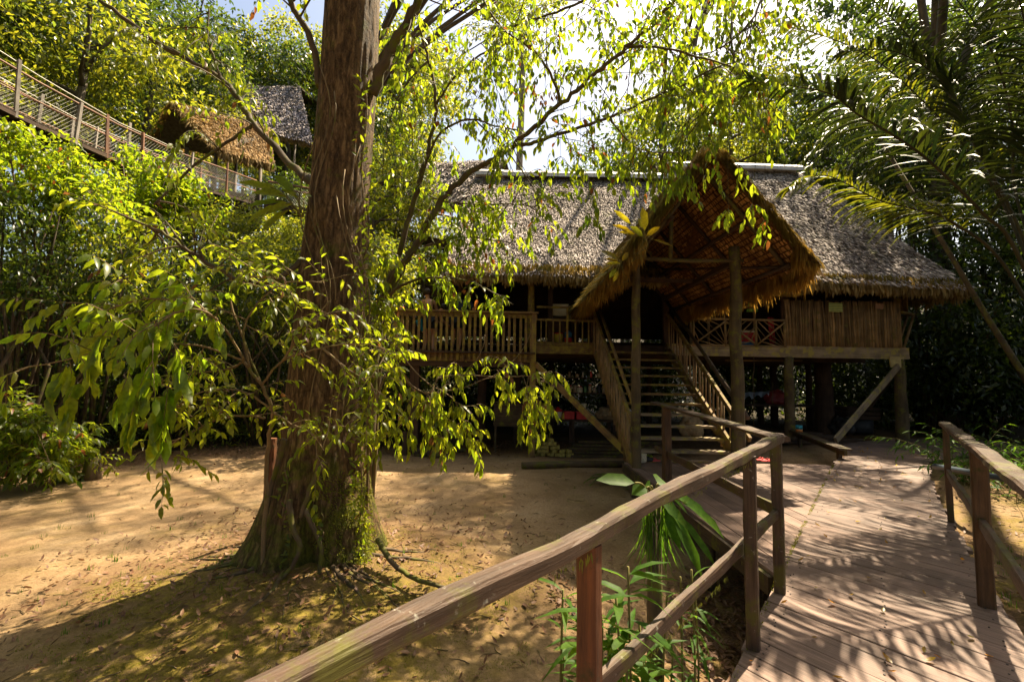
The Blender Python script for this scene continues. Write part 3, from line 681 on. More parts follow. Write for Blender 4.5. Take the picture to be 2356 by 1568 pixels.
# lattice balustrade
def bal(mb, x0, x1, y, z0, z1):
    mb.tube([V(x0, y, z1), V((x0 + x1) / 2, y, z1 + U(-.01, .01)), V(x1, y, z1)], .032, 7)
    mb.tube([V(x0, y, z0 + .03), V(x1, y, z0 + .03)], .025, 6)
H1 = 3.73; xs_ = [4.72, 5.55, 6.35, 7.1]
for i in range(4): mb = MB(); mb.tube([V(xs_[i], HY - .03, FZ), V(xs_[i], HY - .03, H1 + (.02))], .033, 7); part(mb, "balustrade_post", 'stick')
mb = MB(); bal(mb, 4.3, 7.12, HY - .03, FZ, H1); part(mb, "balustrade_rail", 'stick')
for i in range(3):
    mb = MB(); x0, x1 = xs_[i], xs_[i + 1]; up_ = i % 2 == 0
    mains = ((x0, FZ + .05), (x1, H1 - .05)) if i != 1 else ((x0, H1 - .05), (x1, FZ + .05))
    (xa, za), (xb, zb) = mains; mb.tube([V(xa, HY - .06, za), V(xb, HY - .06, zb)], .026, 6)
    for j in range(1, 6):
        f = j / 6
        # shorter sticks above and below, perpendicular-ish to the long one
        mx_, mz_ = lerp(xa, xb, f), lerp(za, zb, f); sg = 1 if za < zb else -1
        dx = .9 * (1 - f) * (x1 - x0); 
        e = V(mx_ + sg * min(.45, (x1 - mx_) if sg > 0 else (mx_ - x0)), HY - .03, mz_ - min(.40, mz_ - FZ - .03)); mb.tube([V(mx_, HY - .03, mz_), e], .014, 5)
        e = V(mx_ - sg * min(.3, (mx_ - x0) if sg > 0 else (x1 - mx_)), HY - .03, min(H1 - .02, mz_ + .3)); mb.tube([V(mx_, HY - .03, mz_), e], .014, 5)
    part(mb, "lattice", 'stick')
# front-left deck
mb = MB(); mb.box((-1.15, 12.0, 2.70), (3.4, 1.9, .04)); part(mb, "deck_floor", 'timber_dk')
mb = MB(); mb.bar((-2.86, 11.27, 2.60), (.55, 11.27, 2.60), .06, .22); part(mb, "floor_beam", 'timber'); mb = MB(); mb.bar((-2.8, 11.3, 2.42), (.5, 11.3, 2.42), .1, .12); part(mb, "floor_beam", 'timber_dk')
mb = MB(); mb.bar((-2.83, 11.27, 2.60), (-2.83, 14.5, 2.60), .06, .22); part(mb, "floor_beam", 'timber')
mb = MB(); mb.bar((-2.75, 11.18, 3.69), (.62, 11.18, 3.67), .14, .04); mb.bar((-2.75, 11.22, 3.61), (.6, 11.22, 3.59), .04, .10); part(mb, "deck_rail", 'timber')
mb = MB(); mb.bar((-2.84, 11.2, 3.66), (-2.84, 14.4, 3.66), .12, .04); part(mb, "deck_rail", 'timber')
n = 25
for i in range(n):
    x = -2.78 + 3.25 * i / (n - 1) + U(-.012, .012); mb = MB(); mb.bar((x, 11.19, 2.50 + U(-.01, .01)), (x + U(-.008, .008), 11.19, 3.62), .062, .025, up=V(0, 1, 0)); part(mb, "baluster", 'timber')
for i in range(14):
    y = 11.4 + 2.9 * i / 13; mb = MB(); mb.bar((-2.87, y, 2.5), (-2.87, y, 3.6), .025, .06, up=V(0, 1, 0)); part(mb, "baluster", 'timber')
mb = MB(); mb.bar((.52, 11.17, 2.48), (.52, 11.17, 3.66), .11, .06, up=V(0, 1, 0)); part(mb, "deck_post", 'timber')
mb = MB(); mb.bar((.6, 12.0, 3.62), (2.1, 12.0, 3.60), .05, .05); mb.bar((.62, 12.02, 3.95), (1.8, 12.02, 3.94), .05, .05); part(mb, "deck_rail", 'timber')
for i, x in enumerate((.74, .87, 1.05, 1.22, 1.41, 1.62, 1.8, 1.96)):
    mb = MB(); tp = 3.6 if i != 4 else 3.97; mb.bar((x, 11.98, 2.98), (x, 11.98, tp), .035 if i != 4 else .055, .035, up=V(0, 1, 0)); part(mb, "baluster", 'timber')
# back and inner walls
for z in (3.12, 3.30, 3.48): mb = MB(); mb.bar((-2.4, 17.9, z), (10.2, 17.9, z), .03, .13); part(mb, "wall_board", 'timber_dk')
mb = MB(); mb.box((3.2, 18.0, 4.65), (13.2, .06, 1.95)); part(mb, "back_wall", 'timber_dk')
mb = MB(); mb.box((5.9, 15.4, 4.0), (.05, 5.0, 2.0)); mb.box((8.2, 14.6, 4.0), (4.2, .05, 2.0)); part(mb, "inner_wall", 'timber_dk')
mb = MB(); mb.bar((5.0, 13.1, FZ), (5.0, 13.1, 4.4), .06, .06); mb.bar((5.5, 13.1, FZ), (5.5, 13.1, 4.4), .06, .06); mb.bar((6.4, 13.1, FZ), (6.4, 13.1, 4.3), .06, .06); mb.bar((6.8, 13.1, FZ), (6.8, 13.1, 4.3), .06, .06); mb.bar((6.4, 13.1, 4.2), (6.9, 13.1, 4.2), .06, .06); part(mb, "inner_frame", 'stick')
mb = MB(); mb.bar((-1.5, 11.8, 4.72), (11.0, 11.8, 4.62), .1, .12); mb.bar((-1.5, HY + .1, 4.95), (10.6, HY + .1, 4.85), .12, .12); part(mb, "wall_plate", 'timber_dk')
mb = MB(); mb.box((7.0, 12.0, 4.38), (.9, .35, .05)); part(mb, "eave_board", 'timber')

# stair
SX0, SX1 = 2.18, 3.98; SY0, SY1 = 8.55, HY - .02; NS = 12
for i in range(1, NS):
    f = i / NS; z = lerp(PZ, FZ, f); y = lerp(SY0, SY1, (i - .5) / (NS - .5)); mb = MB(); mb.bar((SX0 - .02, y, z - .02), (SX1 + .02, y, z - .02), .27, .045, jit=.003); part(mb, "tread", 'timber' if i > 4 else 'beam')
def stringer(x, nm="stringer"):
    mb = MB(); mb.bar((x, SY0 - .28, PZ - .02), (x, SY1 + .1, FZ - .02), .05, .26, up=V(0, 0, 1)); return part(mb, nm, 'timber')
stringer(SX0 - .05); stringer(SX1 + .05)
def stair_z(y): return lerp(PZ, FZ, (y - SY0) / (SY1 - SY0))
# sawtooth cleats of the right stringer
mb = MB()
for i in range(NS): f = (i + .5) / NS; y = lerp(SY0, SY1, f); z = lerp(PZ, FZ, f); mb.box((SX1 + .02, y, z + .03), (.06, .2, .05))
part(mb, "stringer_cleat", 'beam')
for x, nb in ((SX0 - .07, 22), (SX1 + .08, 22)):
    for i in range(nb):
        y = lerp(SY0 - .1, SY1 - .1, i / (nb - 1)) + U(-.03, .03); z = stair_z(y); xx = x + U(-.012, .012); h = .86 + U(-.02, .02)
        mb = MB(); mb.tube([V(xx, y, z - .16), V(xx + U(-.015, .015), y + U(-.015, .015), z + .4), V(xx + U(-.01, .01), y + U(-.02, .02), z + h)], U(.016, .027), 6, rough=.12); part(mb, "stair_baluster", 'stick')
for x in (SX0 - .05, SX1 + .05):
    mb = MB(); mb.bar((x, SY0 - .55, stair_z(SY0 - .55) + .85), (x, SY1, stair_z(SY1) + .85), .05, .09); part(mb, "stair_rail", 'timber')
mb = MB(); mb.tube([V(SX1 + .05, SY0 - .5, stair_z(SY0 - .5) + 1.17), V(SX1 + .06, 10.2, stair_z(10.2) + 1.19), V(SX1 + .05, SY1, stair_z(SY1) + 1.15)], .04, 10); o = part(mb, "handrail", 'rail')
mb = MB(); mb.tube([V(SX0 + .05, SY0 - .3, stair_z(SY0 - .3) + .95), V(SX0 + .02, SY1, stair_z(SY1) + 1.12)], .035, 8); part(mb, "handrail", 'timber')
# porch posts
def gnarled(xy, z0, z1, r, seedv):
    mb = MB(); pts = []; rr = []
    for i in range(22):
        f = i / 21; z = lerp(z0, z1, f); pts.append(V(xy[0] + .035 * noise.noise(V(z * 1.2, seedv, 0)), xy[1], z)); rr.append(r * (1.15 - .25 * f) * (1 + .12 * noise.noise(V(z * 2.2, seedv, 5))))
    mb.tube(pts, rr, 12, rough=.05); return part(mb, "porch_post", 'post')
gnarled((2.13, 8.05), .0, 4.3, .078, 3); gnarled((3.86, 8.05), .3, 4.45, .10, 8)
# porch roof
PR0, PR1 = V(3.2, 7.35, 5.84), V(3.2, 13.2, 5.84)
PL0, PL1 = V(1.78, 7.45, 4.0), V(1.70, 12.6, 3.95)
PE0, PE1 = V(4.72, 7.35, 3.98), V(4.35, 12.3, 3.92)
slab([PR0, PR1, PL1, PL0], .05, "porch_roof", M['under_base'], H); slab([PR0, PR1, PE1, PE0], .05, "porch_roof", M['under_base'], H)
thatch_blades([PR0, PR1, PL1, PL0], "porch_thatch", H, M['thatch_mossy'], row=.1, sp=.035, ln=.3, wd=.05, lift=.06)
thatch_blades([PR0, PR1, PE1, PE0], "porch_thatch", H, M['thatch'], row=.12, sp=.04, ln=.3, wd=.05, lift=.06)
def underside(R0, R1, E0, E1, name):
    """rows of stitched thatch seen from below, each row a strip of hanging blades plus its batten"""
    n = (R1 - R0).cross(E0 - R0).normalized()
    if n.z > 0: n = -n
    lv = Leaves(); rows = 24; mb = MB()
    for r_ in range(1, rows + 1):
        v = r_ / rows; a = R0.lerp(E0, v); b = R1.lerp(E1, v); dn = (E0 - R0).normalized(); cnt = 150
        for k in range(cnt):
            u = (k + random.random()) / cnt; p = a.lerp(b, u) + n * (.062 + U(0, .012)) - dn * .075
            lv.add(p, dn + n * U(.02, .16) + (b - a).normalized() * U(-.18, .18), n + V(U(-.3, .3), U(-.3, .3), 0), U(.075, .12), U(.03, .05))
        pts = [a.lerp(b, q / 8) + n * .078 - dn * (.07 + U(-.008, .008)) for q in range(9)]; mb.tube(pts, .0075, 4)
    link(name, lv.mesh(name, True, .1, (.12, .8)), M['under'], H); part(mb, "thatch_batten", 'timber_dk')
underside(PR0, PR1, PE0, PE1, "thatch_lining"); underside(PR0, PR1, PL0, PL1, "thatch_lining")
def on(R0, R1, E0, E1, u, v, off=.12):
    n = (R1 - R0).cross(E0 - R0).normalized(); n = -n if n.z > 0 else n
    return R0.lerp(R1, u).lerp(E0.lerp(E1, u), v) + n * off
for u in (.06, .30, .54, .78, .97):
    for S in ((PR0, PR1, PE0, PE1), (PR0, PR1, PL0, PL1)):
        mb = MB(); mb.tube([on(*S, u, 0), on(*S, u, .5), on(*S, u, .96)], .036, 8, rough=.06); part(mb, "rafter", 'timber_dk' if u > .1 else 'post')
for S in ((PR0, PR1, PE0, PE1), (PR0, PR1, PL0, PL1)):
    for v in (.52, .93): mb = MB(); mb.tube([on(*S, 0.02, v, .17), on(*S, .5, v, .165), on(*S, .99, v, .17)], .035, 8); part(mb, "purlin", 'timber_dk')
S = (PR0, PR1, PE0, PE1); mb = MB(); mb.tube([on(*S, .02, .96, .14), on(*S, .99, .3, .14)], .028, 6); part(mb, "purlin", 'timber_dk')
mb = MB(); mb.tube([V(1.98, 8.0, 4.22), V(3.0, 8.0, 4.18), V(3.98, 8.0, 4.20)], .035, 8, rough=.08); part(mb, "tie_beam", 'post')
mb = MB(); mb.tube([V(2.72, 8.0, 4.15), V(2.74, 8.0, 4.95)], .04, 8); part(mb, "king_post", 'post')
mb = MB(); mb.bar((2.05, 8.1, 4.15), (2.1, 12.3, 4.15), .09, .09); mb.bar((3.95, 8.1, 4.25), (3.98, 12.3, 4.25), .09, .09); mb.bar((2.0, 10.2, 4.3), (4.1, 10.2, 4.3), .08, .08); part(mb, "porch_beam", 'timber_dk')
# fringes and the ragged front verge of the porch
fringe(PE0, PE1, (1, 0, 0), "porch_fringe", H, M['fringe'], n=3800, ln=.52, wd=.03, thick=.10, spread=.12)
fringe(PL0, PL1, (-1, 0, 0), "porch_fringe", H, M['fringe'], n=3400, ln=.50, wd=.03, thick=.14, spread=.15)
fringe(PL0 + V(0, -.03, .1), PL0.lerp(PR0, .22) + V(0, -.03, .05), (0, -1, 0), "porch_fringe", H, M['fringe'], n=700, ln=.5, wd=.03, thick=.10, spread=.2)
fringe(PE0 + V(.03, -.03, .1), PE0.lerp(PR0, .16) + V(0, -.03, .05), (0, -1, 0), "porch_fringe", H, M['fringe'], n=500, ln=.5, wd=.03, thick=.10, spread=.2)
lv = Leaves()
for (A, B, mt_) in ((PR0, PL0, 0), (PR0, PE0, 1)):
    dn = (B - A).normalized(); nn = V(-dn.z, 0, dn.x); nn = -nn if nn.z < 0 else nn
    for k in range(2600):
        v = random.random(); p = A.lerp(B, v) + V(0, U(-.16, .12), 0) + nn * (U(-.02, .16) if mt_ == 0 else U(-.01, .07))
        d = dn * U(.6, 1.2) + V(0, U(-.35, .1), 0) + nn * U(-.2, .25) + V(U(-.2, .2), 0, U(-.25, .1))
        lv.add(p, d, nn + V(U(-.6, .6), U(-.9, .3), 0), U(.08, .26), U(.012, .03))
link("porch_verge", lv.mesh("porch_verge", True, .3), M['thatch_mossy'], H)
mb = MB(); nn = V(-.77, 0, .63)
mb.bar(PR0.lerp(PL0, .22) + nn * .14 + V(0, .25, 0), PR0.lerp(PL0, .62) + nn * .20 + V(0, .25, 0), .05, .1); mb.bar(PR0.lerp(PL0, .6) + nn * .16 + V(0, .4, 0), PR0.lerp(PL0, .98) + nn * .2 + V(0, .4, 0), .05, .08); part(mb, "verge_board", 'timber')
# ------------------------------------------------------------------ vegetation
def spline(pts, n):
    pts = [Vector(p) for p in pts]; out = []; m = len(pts) - 1
    for i in range(m):
        p0, p1, p2, p3 = pts[max(i - 1, 0)], pts[i], pts[i + 1], pts[min(i + 2, m)]
        for k in range(n):
            t = k / n; out.append(.5 * ((2 * p1) + (p2 - p0) * t + (2 * p0 - 5 * p1 + 4 * p2 - p3) * t * t + (3 * p1 - p0 - 3 * p2 + p3) * t ** 3))
    out.append(pts[-1]); return out
def rdir():
    return V(U(-1, 1), U(-1, 1), U(-1, 1)).normalized()
def twig(mb, lv, p, d, L, nl, ll, droop=.5, lw=.43, r=.004, hang=.55, steps=7):
    """a leafy twig: bends under gravity, leaves alternate and hang"""
    p = Vector(p); d = Vector(d).normalized(); pts = [p.copy()]; dirs = [d.copy()]; st = L / steps
    for i in range(steps):
        d = (d + V(0, 0, -droop * .22) + rdir() * .10).normalized(); p = p + d * st; pts.append(p.copy()); dirs.append(d.copy())
    mb.tube(pts, [r * (1 - .7 * i / steps) for i in range(steps + 1)], 3, cap=False)
    for k in range(nl):
        f = (k + .6) / nl * steps; i = min(int(f), steps - 1); q = pts[i].lerp(pts[i + 1], f - i); dd = dirs[i]
        side = dd.cross(V(0, 0, 1)); side = side.normalized() if side.length > .05 else V(1, 0, 0)
        s = 1 if k % 2 else -1
        ld = dd * .55 + side * s * U(.45, .95) + V(0, 0, -hang * U(.6, 1.5)) + rdir() * .22
        n = V(0, 0, 1) + side * s * .3 + rdir() * .55
        lv.add(q + ld.normalized() * .006, ld, n, ll * U(.5, 1.25), ll * lw * U(.7, 1.15))
    lv.add(pts[-1], d + V(0, 0, -hang), V(U(-1, 1), U(-1, 1), 1), ll, ll * lw)
def limb(mb, pts, r0, r1, n=6, sides=8, rough=.06):
    sp_ = spline(pts, n); m = len(sp_); sp_ = [q + (rdir() * r0 * .35 if 0 < i < m - 1 else V(0, 0, 0)) for i, q in enumerate(sp_)]
    mb.tube(sp_, [lerp(r0, r1, (i / (m - 1)) ** .8) for i in range(m)], sides, rough=rough); return sp_
def grow(mb, lv, sp_, start, n2, L2, n3, L3, nl, ll, droop=.5, hang=.55, up=.25, r=.012, lw=.43, bias=V(0, 0, 0)):
    """side branches along a limb, each carrying leafy twigs"""
    m = len(sp_)
    for j in range(n2):
        f = lerp(start, 1, (j + U(.1, .9)) / n2) * (m - 1); i = min(int(f), m - 2); q = sp_[i].lerp(sp_[i + 1], f - i)
        ax = (sp_[i + 1] - sp_[i]).normalized(); d = (ax * U(.1, .8) + rdir() * .9 + V(0, 0, up) + bias).normalized(); L = L2 * U(.5, 1.2); pts = [q.copy()]; p = q.copy(); dirs = [d.copy()]
        for k in range(6): d = (d + V(0, 0, -droop * .12) + rdir() * .16).normalized(); p = p + d * L / 6; pts.append(p.copy()); dirs.append(d.copy())
        mb.tube(pts, [r * (1 - .75 * k / 6) for k in range(7)], 4, cap=False)
        for k in range(n3):
            f = lerp(.2, 1, (k + U(0, 1)) / n3) * 6; i = min(int(f), 5); q = pts[i].lerp(pts[i + 1], f - i); dd = dirs[i]
            twig(mb, lv, q, dd * .5 + rdir() * .8, L3 * U(.6, 1.3), nl, ll, droop, lw, hang=hang)
        twig(mb, lv, pts[-1], dirs[-1], L3, nl, ll, droop, lw, hang=hang)
def P(*a): return [at(*q) for q in a]

# --- the big tree in the middle: measured outline at its distance
TY = 4.95
prof = [(1345, 545, 885), (1300, 570, 868), (1230, 597, 850), (1150, 615, 838), (1060, 636, 832), (960, 652, 826), (860, 662, 824), (760, 673, 828), (640, 684, 834), (520, 700, 838), (400, 713, 843), (280, 724, 852), (160, 734, 860), (40, 742, 866), (-120, 752, 872), (-400, 775, 885), (-900, 800, 890)]
tr = empty("rainforest_tree", (TREE.x, TREE.y, gh(TREE.x, TREE.y)), "massive leaning dark-barked tree with flaring roots and mossy foot in the centre left", "tree")
ring = []; 
for (py, xl, xr) in prof:
    a, b = at(xl, py, TY), at(xr, py, TY); ring.append(((a.x + b.x) / 2, (a.z + b.z) / 2, (b.x - a.x) / 2))
ring.sort(key=lambda q: q[1]); zs = [q[1] for q in ring]; cxs = [q[0] for q in ring]; rs = [q[2] for q in ring]
nz_, na = 230, 150; zt = np.linspace(-.05, 11.5, nz_) ** 1.0; zt = np.concatenate([np.linspace(-.12, 2.2, 110), np.linspace(2.25, 11.5, 150)]); nz_ = len(zt)
tv = []
for z in zt:
    zz = min(max(z, zs[0]), zs[-1]); cx = float(np.interp(zz, zs, cxs)); r0 = float(np.interp(zz, zs, rs)); low = 1 - ss(z, .1, 1.7)
    rr0 = min(r0, .42 + .25 * low)
    for k in range(na):
        a = 2 * math.pi * k / na; ca_, sa_ = math.cos(a), math.sin(a)
        rx = r0 / 1.0
        # buttresses: lobes that open towards the ground
        lob = 0
        for (aa, wdt, amp) in ((3.6, .40, .42), (4.35, .26, .22), (5.75, .34, .30), (.5, .4, .3), (1.8, .5, .35), (2.7, .35, .35)):
            dlt = math.atan2(math.sin(a - aa), math.cos(a - aa)); lob += amp * math.exp(-(dlt / wdt) ** 2)
        cav = .16 * math.exp(-((math.atan2(math.sin(a - 4.95), math.cos(a - 4.95))) / .22) ** 2) * (1 - ss(z, .7, 1.5))
        fl = low * low
        nn = noise.noise(V(ca_ * 2.2, sa_ * 2.2, z * .7)) * .06 + noise.noise(V(ca_ * 7, sa_ * 7, z * 1.6)) * .028 + noise.noise(V(ca_ * 20, sa_ * 20, z * 4)) * .012
        ex = rr0 * (1 + nn) * (1 + fl * (lob - .12) * .9) - cav * rr0 * 1.5
        exy = ex; px_ = cx + ca_ * (ex * (rx / rr0 if fl > .02 else 1)); tv.append((px_, TY + .08 + sa_ * exy * .95, z))
f = []
ii, jj = np.meshgrid(np.arange(na), np.arange(nz_ - 1)); i0 = ii.ravel(); j0 = jj.ravel(); i1 = (i0 + 1) % na
f = np.stack([j0 * na + i0, j0 * na + i1, (j0 + 1) * na + i1, (j0 + 1) * na + i0], 1)
me = fast_mesh("trunk", np.array(tv), f, 4); me.polygons.foreach_set("use_smooth", [True] * len(me.polygons))
m, t, out = newmat("bark_big"); tc = N(t, "ShaderNodeTexCoord"); mp = N(t, "ShaderNodeMapping"); mp.inputs['Scale'].default_value = (13, 13, 2.6); t.links.new(tc.outputs['Object'], mp.inputs[0])
nz = N(t, "ShaderNodeTexNoise"); nz.inputs['Scale'].default_value = 2; nz.inputs['Detail'].default_value = 10; nz.inputs['Roughness'].default_value = .7; nz.inputs['Distortion'].default_value = .15; t.links.new(mp.outputs[0], nz.inputs['Vector'])
c = ramp(t, nz.outputs[0], [(.3, (.035, .020, .010)), (.48, (.12, .068, .031)), (.62, (.25, .155, .075)), (.78, (.45, .33, .18))])
n2 = N(t, "ShaderNodeTexNoise"); n2.inputs['Scale'].default_value = 4; n2.inputs['Detail'].default_value = 8; n2.inputs['Roughness'].default_value = .7; t.links.new(tc.outputs['Object'], n2.inputs['Vector'])
sx = N(t, "ShaderNodeSeparateXYZ"); t.links.new(tc.outputs['Object'], sx.inputs[0])
zr = ramp(t, (lambda mr: mr)(N(t, "ShaderNodeMapRange")).outputs[0], [(0, (1, 1, 1)), (1, (0, 0, 0))])
mr = [n_ for n_ in t.nodes if n_.type == 'MAP_RANGE'][0]; t.links.new(sx.outputs[2], mr.inputs[0]); mr.inputs[1].default_value = .1; mr.inputs[2].default_value = 2.0
ad = N(t, "ShaderNodeMath", operation='MULTIPLY_ADD'); t.links.new(zr, ad.inputs[0]); ad.inputs[1].default_value = .17; t.links.new(n2.outputs[0], ad.inputs[2])
fm = ramp(t, ad.outputs[0], [(.56, (0, 0, 0)), (.70, (1, 1, 1))])
c = mixc(t, fm, c, ramp(t, nz.outputs[0], [(.3, (.05, .05, .006)), (.7, (.17, .17, .02))]))
p = N(t, "ShaderNodeBsdfPrincipled"); p.inputs['Roughness'].default_value = .8; p.inputs['Specular IOR Level'].default_value = .25; t.links.new(c, p.inputs['Base Color'])
mp2 = N(t, "ShaderNodeMapping"); mp2.inputs['Scale'].default_value = (13, 13, 2.6); t.links.new(tc.outputs['Object'], mp2.inputs[0])
dist_ = N(t, "ShaderNodeVectorMath", operation='ADD'); sc_ = N(t, "ShaderNodeVectorMath", operation='SCALE'); sc_.inputs[3].default_value = 2.4; t.links.new(n2.outputs[1], sc_.inputs[0]); t.links.new(mp2.outputs[0], dist_.inputs[0]); t.links.new(sc_.outputs[0], dist_.inputs[1])
vo = N(t, "ShaderNodeTexVoronoi", feature='DISTANCE_TO_EDGE'); vo.inputs['Scale'].default_value = 1.0; t.links.new(dist_.outputs[0], vo.inputs['Vector'])
crk = ramp(t, vo.outputs[0], [(.0, (.55, .52, .5)), (.16, (1, 1, 1))]); p.inputs['Base Color'].default_value = (1, 1, 1, 1); t.links.new(mixc(t, 1, c, crk, 'MULTIPLY'), p.inputs['Base Color'])
hs_ = N(t, "ShaderNodeMath", operation='MULTIPLY_ADD'); t.links.new(crk, hs_.inputs[0]); hs_.inputs[1].default_value = .6; t.links.new(nz.outputs[0], hs_.inputs[2])
b = N(t, "ShaderNodeBump"); b.inputs['Strength'].default_value = .9; b.inputs['Distance'].default_value = .03; t.links.new(hs_.outputs[0], b.inputs['Height']); t.links.new(b.outputs[0], p.inputs['Normal']); t.links.new(p.outputs[0], out.inputs[0]); M['bark'] = m
link("trunk", me, m, tr)
# surface roots spreading over the sand
for k in range(26):
    a = random.choice((U(-1.2, 1.0), U(-3.3, -1), U(-3.3, -.5), U(1.2, 3.6))); L = U(.5, 1.7); r = U(.006, .022); x, y = TREE.x + math.cos(a) * .55, TREE.y + math.sin(a) * .5; pts = []; n_ = 16; a2 = a
    for q in range(n_ + 1):
        pts.append(V(x, y, gh(x, y) + r * (.3 - 2.2 * (q / n_) ** 2) + U(-.004, .01))); a2 += U(-.4, .4); a2 += (a - a2) * .2; x += math.cos(a2) * L / n_; y += math.sin(a2) * L / n_
    mb = MB(); mb.tube(pts, [r * (1.2 - 1.0 * q / n_) for q in range(n_ + 1)], 7, rough=.12); mb.build("root", M['limb'], tr)
for pts in (P((665, 1150, 4.42), (672, 1210, 4.38), (690, 1255, 4.36), (672, 1300, 4.33), (640, 1338, 4.3)), P((700, 1170, 4.45), (722, 1215, 4.42), (738, 1260, 4.4), (735, 1320, 4.38)), P((745, 1060, 4.46), (715, 1120, 4.42), (690, 1190, 4.40)),
            P((655, 1010, 4.52), (640, 1060, 4.55), (625, 1120, 4.6), (600, 1230, 4.55)), P((868, 1240, 4.7), (900, 1290, 4.5), (955, 1330, 4.3), (1030, 1352, 4.2))):
    mb = MB(); sp_ = spline(pts, 7); mb.tube([q + rdir() * .005 for q in sp_], [.028 - .012 * i / len(sp_) for i in range(len(sp_))], 8, rough=.1); mb.build("root", M['limb'], tr)
def crown_thing(parent, mb, lv, bark, leafm, fine=True, cn="foliage", curl=.3):
    mb.build("branch", M[bark], parent)
    link(cn, lv.mesh(cn, fine, curl), M[leafm], parent)
# its own limbs
mb = MB(); lv = Leaves()
for pts, r0, r1 in ((P((855, 215, 4.95), (890, 130, 4.9), (925, 70, 4.85), (975, -20, 4.8), (1040, -160, 4.8)), .065, .04), (P((735, 200, 5.0), (722, 111, 5.0), (695, 50, 5.0), (660, -10, 5.0), (620, -120, 5)), .04, .03)):
    sp_ = limb(mb, pts, r0, r1)
    grow(mb, lv, sp_, .5, 6, .9, 3, .4, 7, .12, .7, .8, 0)
crown_thing(tr, mb, lv, 'limb', 'leaf_canopy')
mb = MB(); lv = Leaves()
for pts, r0, r1, g in ((P((722, 425, 4.95), (705, 408, 5.15), (691, 401, 5.3), (624, 327, 5.7), (583, 287, 5.8), (543, 219, 5.9), (509, 182, 6.0), (425, 135, 6.1), (337, 81, 6.2), (229, 0, 6.3)), .05, .028, 8), (P((508, 184, 6.0), (492, 135, 6.0), (479, 94, 6.0), (480, 20, 6.1)), .022, .01, 5), (P((583, 287, 5.8), (509, 337, 5.7), (438, 388, 5.6), (354, 472, 5.4)), .022, .012, 3), (P((690, 600, 4.8), (640, 640, 4.7), (570, 652, 4.5), (501, 618, 4.4), (436, 579, 4.3), (370, 533, 4.2), (290, 500, 4.2)), .030, .010, 0)):
    sp_ = limb(mb, pts, r0, r1)
    if g: grow(mb, lv, sp_, .3, g, .9, 3, .35, 6, .115, .7, .8, .1)
    else: grow(mb, lv, sp_, .3, 14, .5, 3, .3, 7, .095, .35, .3, 0)
crown_thing(tr, mb, lv, 'limb', 'leaf')
# climbing vine leaves on the trunk
lv = Leaves(); mb = MB()
for (px, p0, p1, Y0, nn_, l_) in ((838, 180, 640, 4.68, 90, .075), (826, 620, 1240, 4.72, 150, .07), (832, 1120, 1300, 4.66, 220, .035), (655, 1080, 1320, 4.5, 26, .06), (738, 1180, 1240, 4.42, 8, .09)):
    prev = None
    for k in range(nn_):
        f = k / nn_; py = lerp(p0, p1, f); q = at(px + U(-14, 16) + 6 * math.sin(f * 14), py, Y0 + U(-.05, .03)); lv.add(q, (U(-.8, .8), U(-.9, -.1), U(-.9, .7)), (U(-.4, .4), -1, U(0, .8)), l_ * U(.6, 1.3), l_ * .42)
    mb.tube([at(px + 6 * math.sin(k * .5), lerp(p0, p1, k / 20), Y0 + .05) for k in range(21)], .008, 5)
for k in range(7):
    x0 = U(700, 840); mb.tube([at(x0 + 25 * math.sin(q * .5 + k), lerp(150 + 60 * k, 600 + 90 * k, q / 14), 4.64 - .02 * math.sin(q)) for q in range(15)], .006, 4)
o = mb.build("vine", M['twig'], tr); link("vine_leaves", lv.mesh("vine_leaves", True, .4), M['leaf'], tr)
# moss pelt on the sunny flank
lv = Leaves()
for k in range(5200):
    py = U(1090, 1330); f = (py - 1090) / 240; px = lerp(822, 858, f) + U(-34, 20) * (.5 + .7 * f); q = at(px, py, U(4.52, 4.95)); zc = q.z
    zz = min(max(zc, zs[0]), zs[-1]); cx = float(np.interp(zz, zs, cxs)); r0 = float(np.interp(zz, zs, rs)); a = U(-1.25, .5); lob = .30 * math.exp(-((a + .53) / .34) ** 2) + .3 * math.exp(-((a - .5) / .4) ** 2); low = (1 - ss(zc, .1, 1.7)) ** 2; e = (1 + low * (lob - .12) * .9)
    x = cx + math.cos(a) * r0 * e; y = TY + .08 + math.sin(a) * min(r0, .42 + .25 * (1 - ss(zc, .1, 1.7))) * e * .95
    if noise.noise(V(a * 3, zc * 3, 2)) < -.15: continue
    lv.add((x, y, zc), (math.cos(a) * .6 + U(-.5, .5), math.sin(a) * .6 + U(-.5, .5), U(-1, .3)), rdir(), U(.015, .045), U(.006, .012))
link("moss", lv.mesh("moss", False), M['moss_leaf'], tr)["kind"] = "stuff"
# strap-leaved epiphyte on the left side of the trunk
lv = Leaves(); c0 = at(697, 500, 4.55)
ep = empty("epiphyte", c0, "pleated palm-like plant with long arching yellow-green leaves growing on the big trunk's left side", "plant")
mb = MB()
for (px, py, bl, wd_) in ((555, 398, .34, .09), (590, 425, .30, .10), (620, 470, .30, .10), (560, 480, .3, .08), (640, 400, .30, .09), (600, 510, .25, .08), (660, 430, .2, .06), (700, 430, .2, .05), (575, 455, .28, .07)):
    tip = at(px, py, 4.35 + U(-.1, .1)); md = c0.lerp(tip, .35) + V(0, 0, .09); mb.tube(spline([c0, md, md.lerp(tip, .3)], 4), .005, 4)
    lv.add(md, (tip - md) + V(0, 0, -.02), (U(-.2, .2), -1, .5), (tip - md).length * 1.15, wd_ * 1.1)
mb.build("stalk", M['stem'], ep); link("leaf_blades", lv.mesh("leaf_blades", True, .35, (.3, .7)), M['leaf_big'], ep)
ep["note"] = ""; del ep["note"]

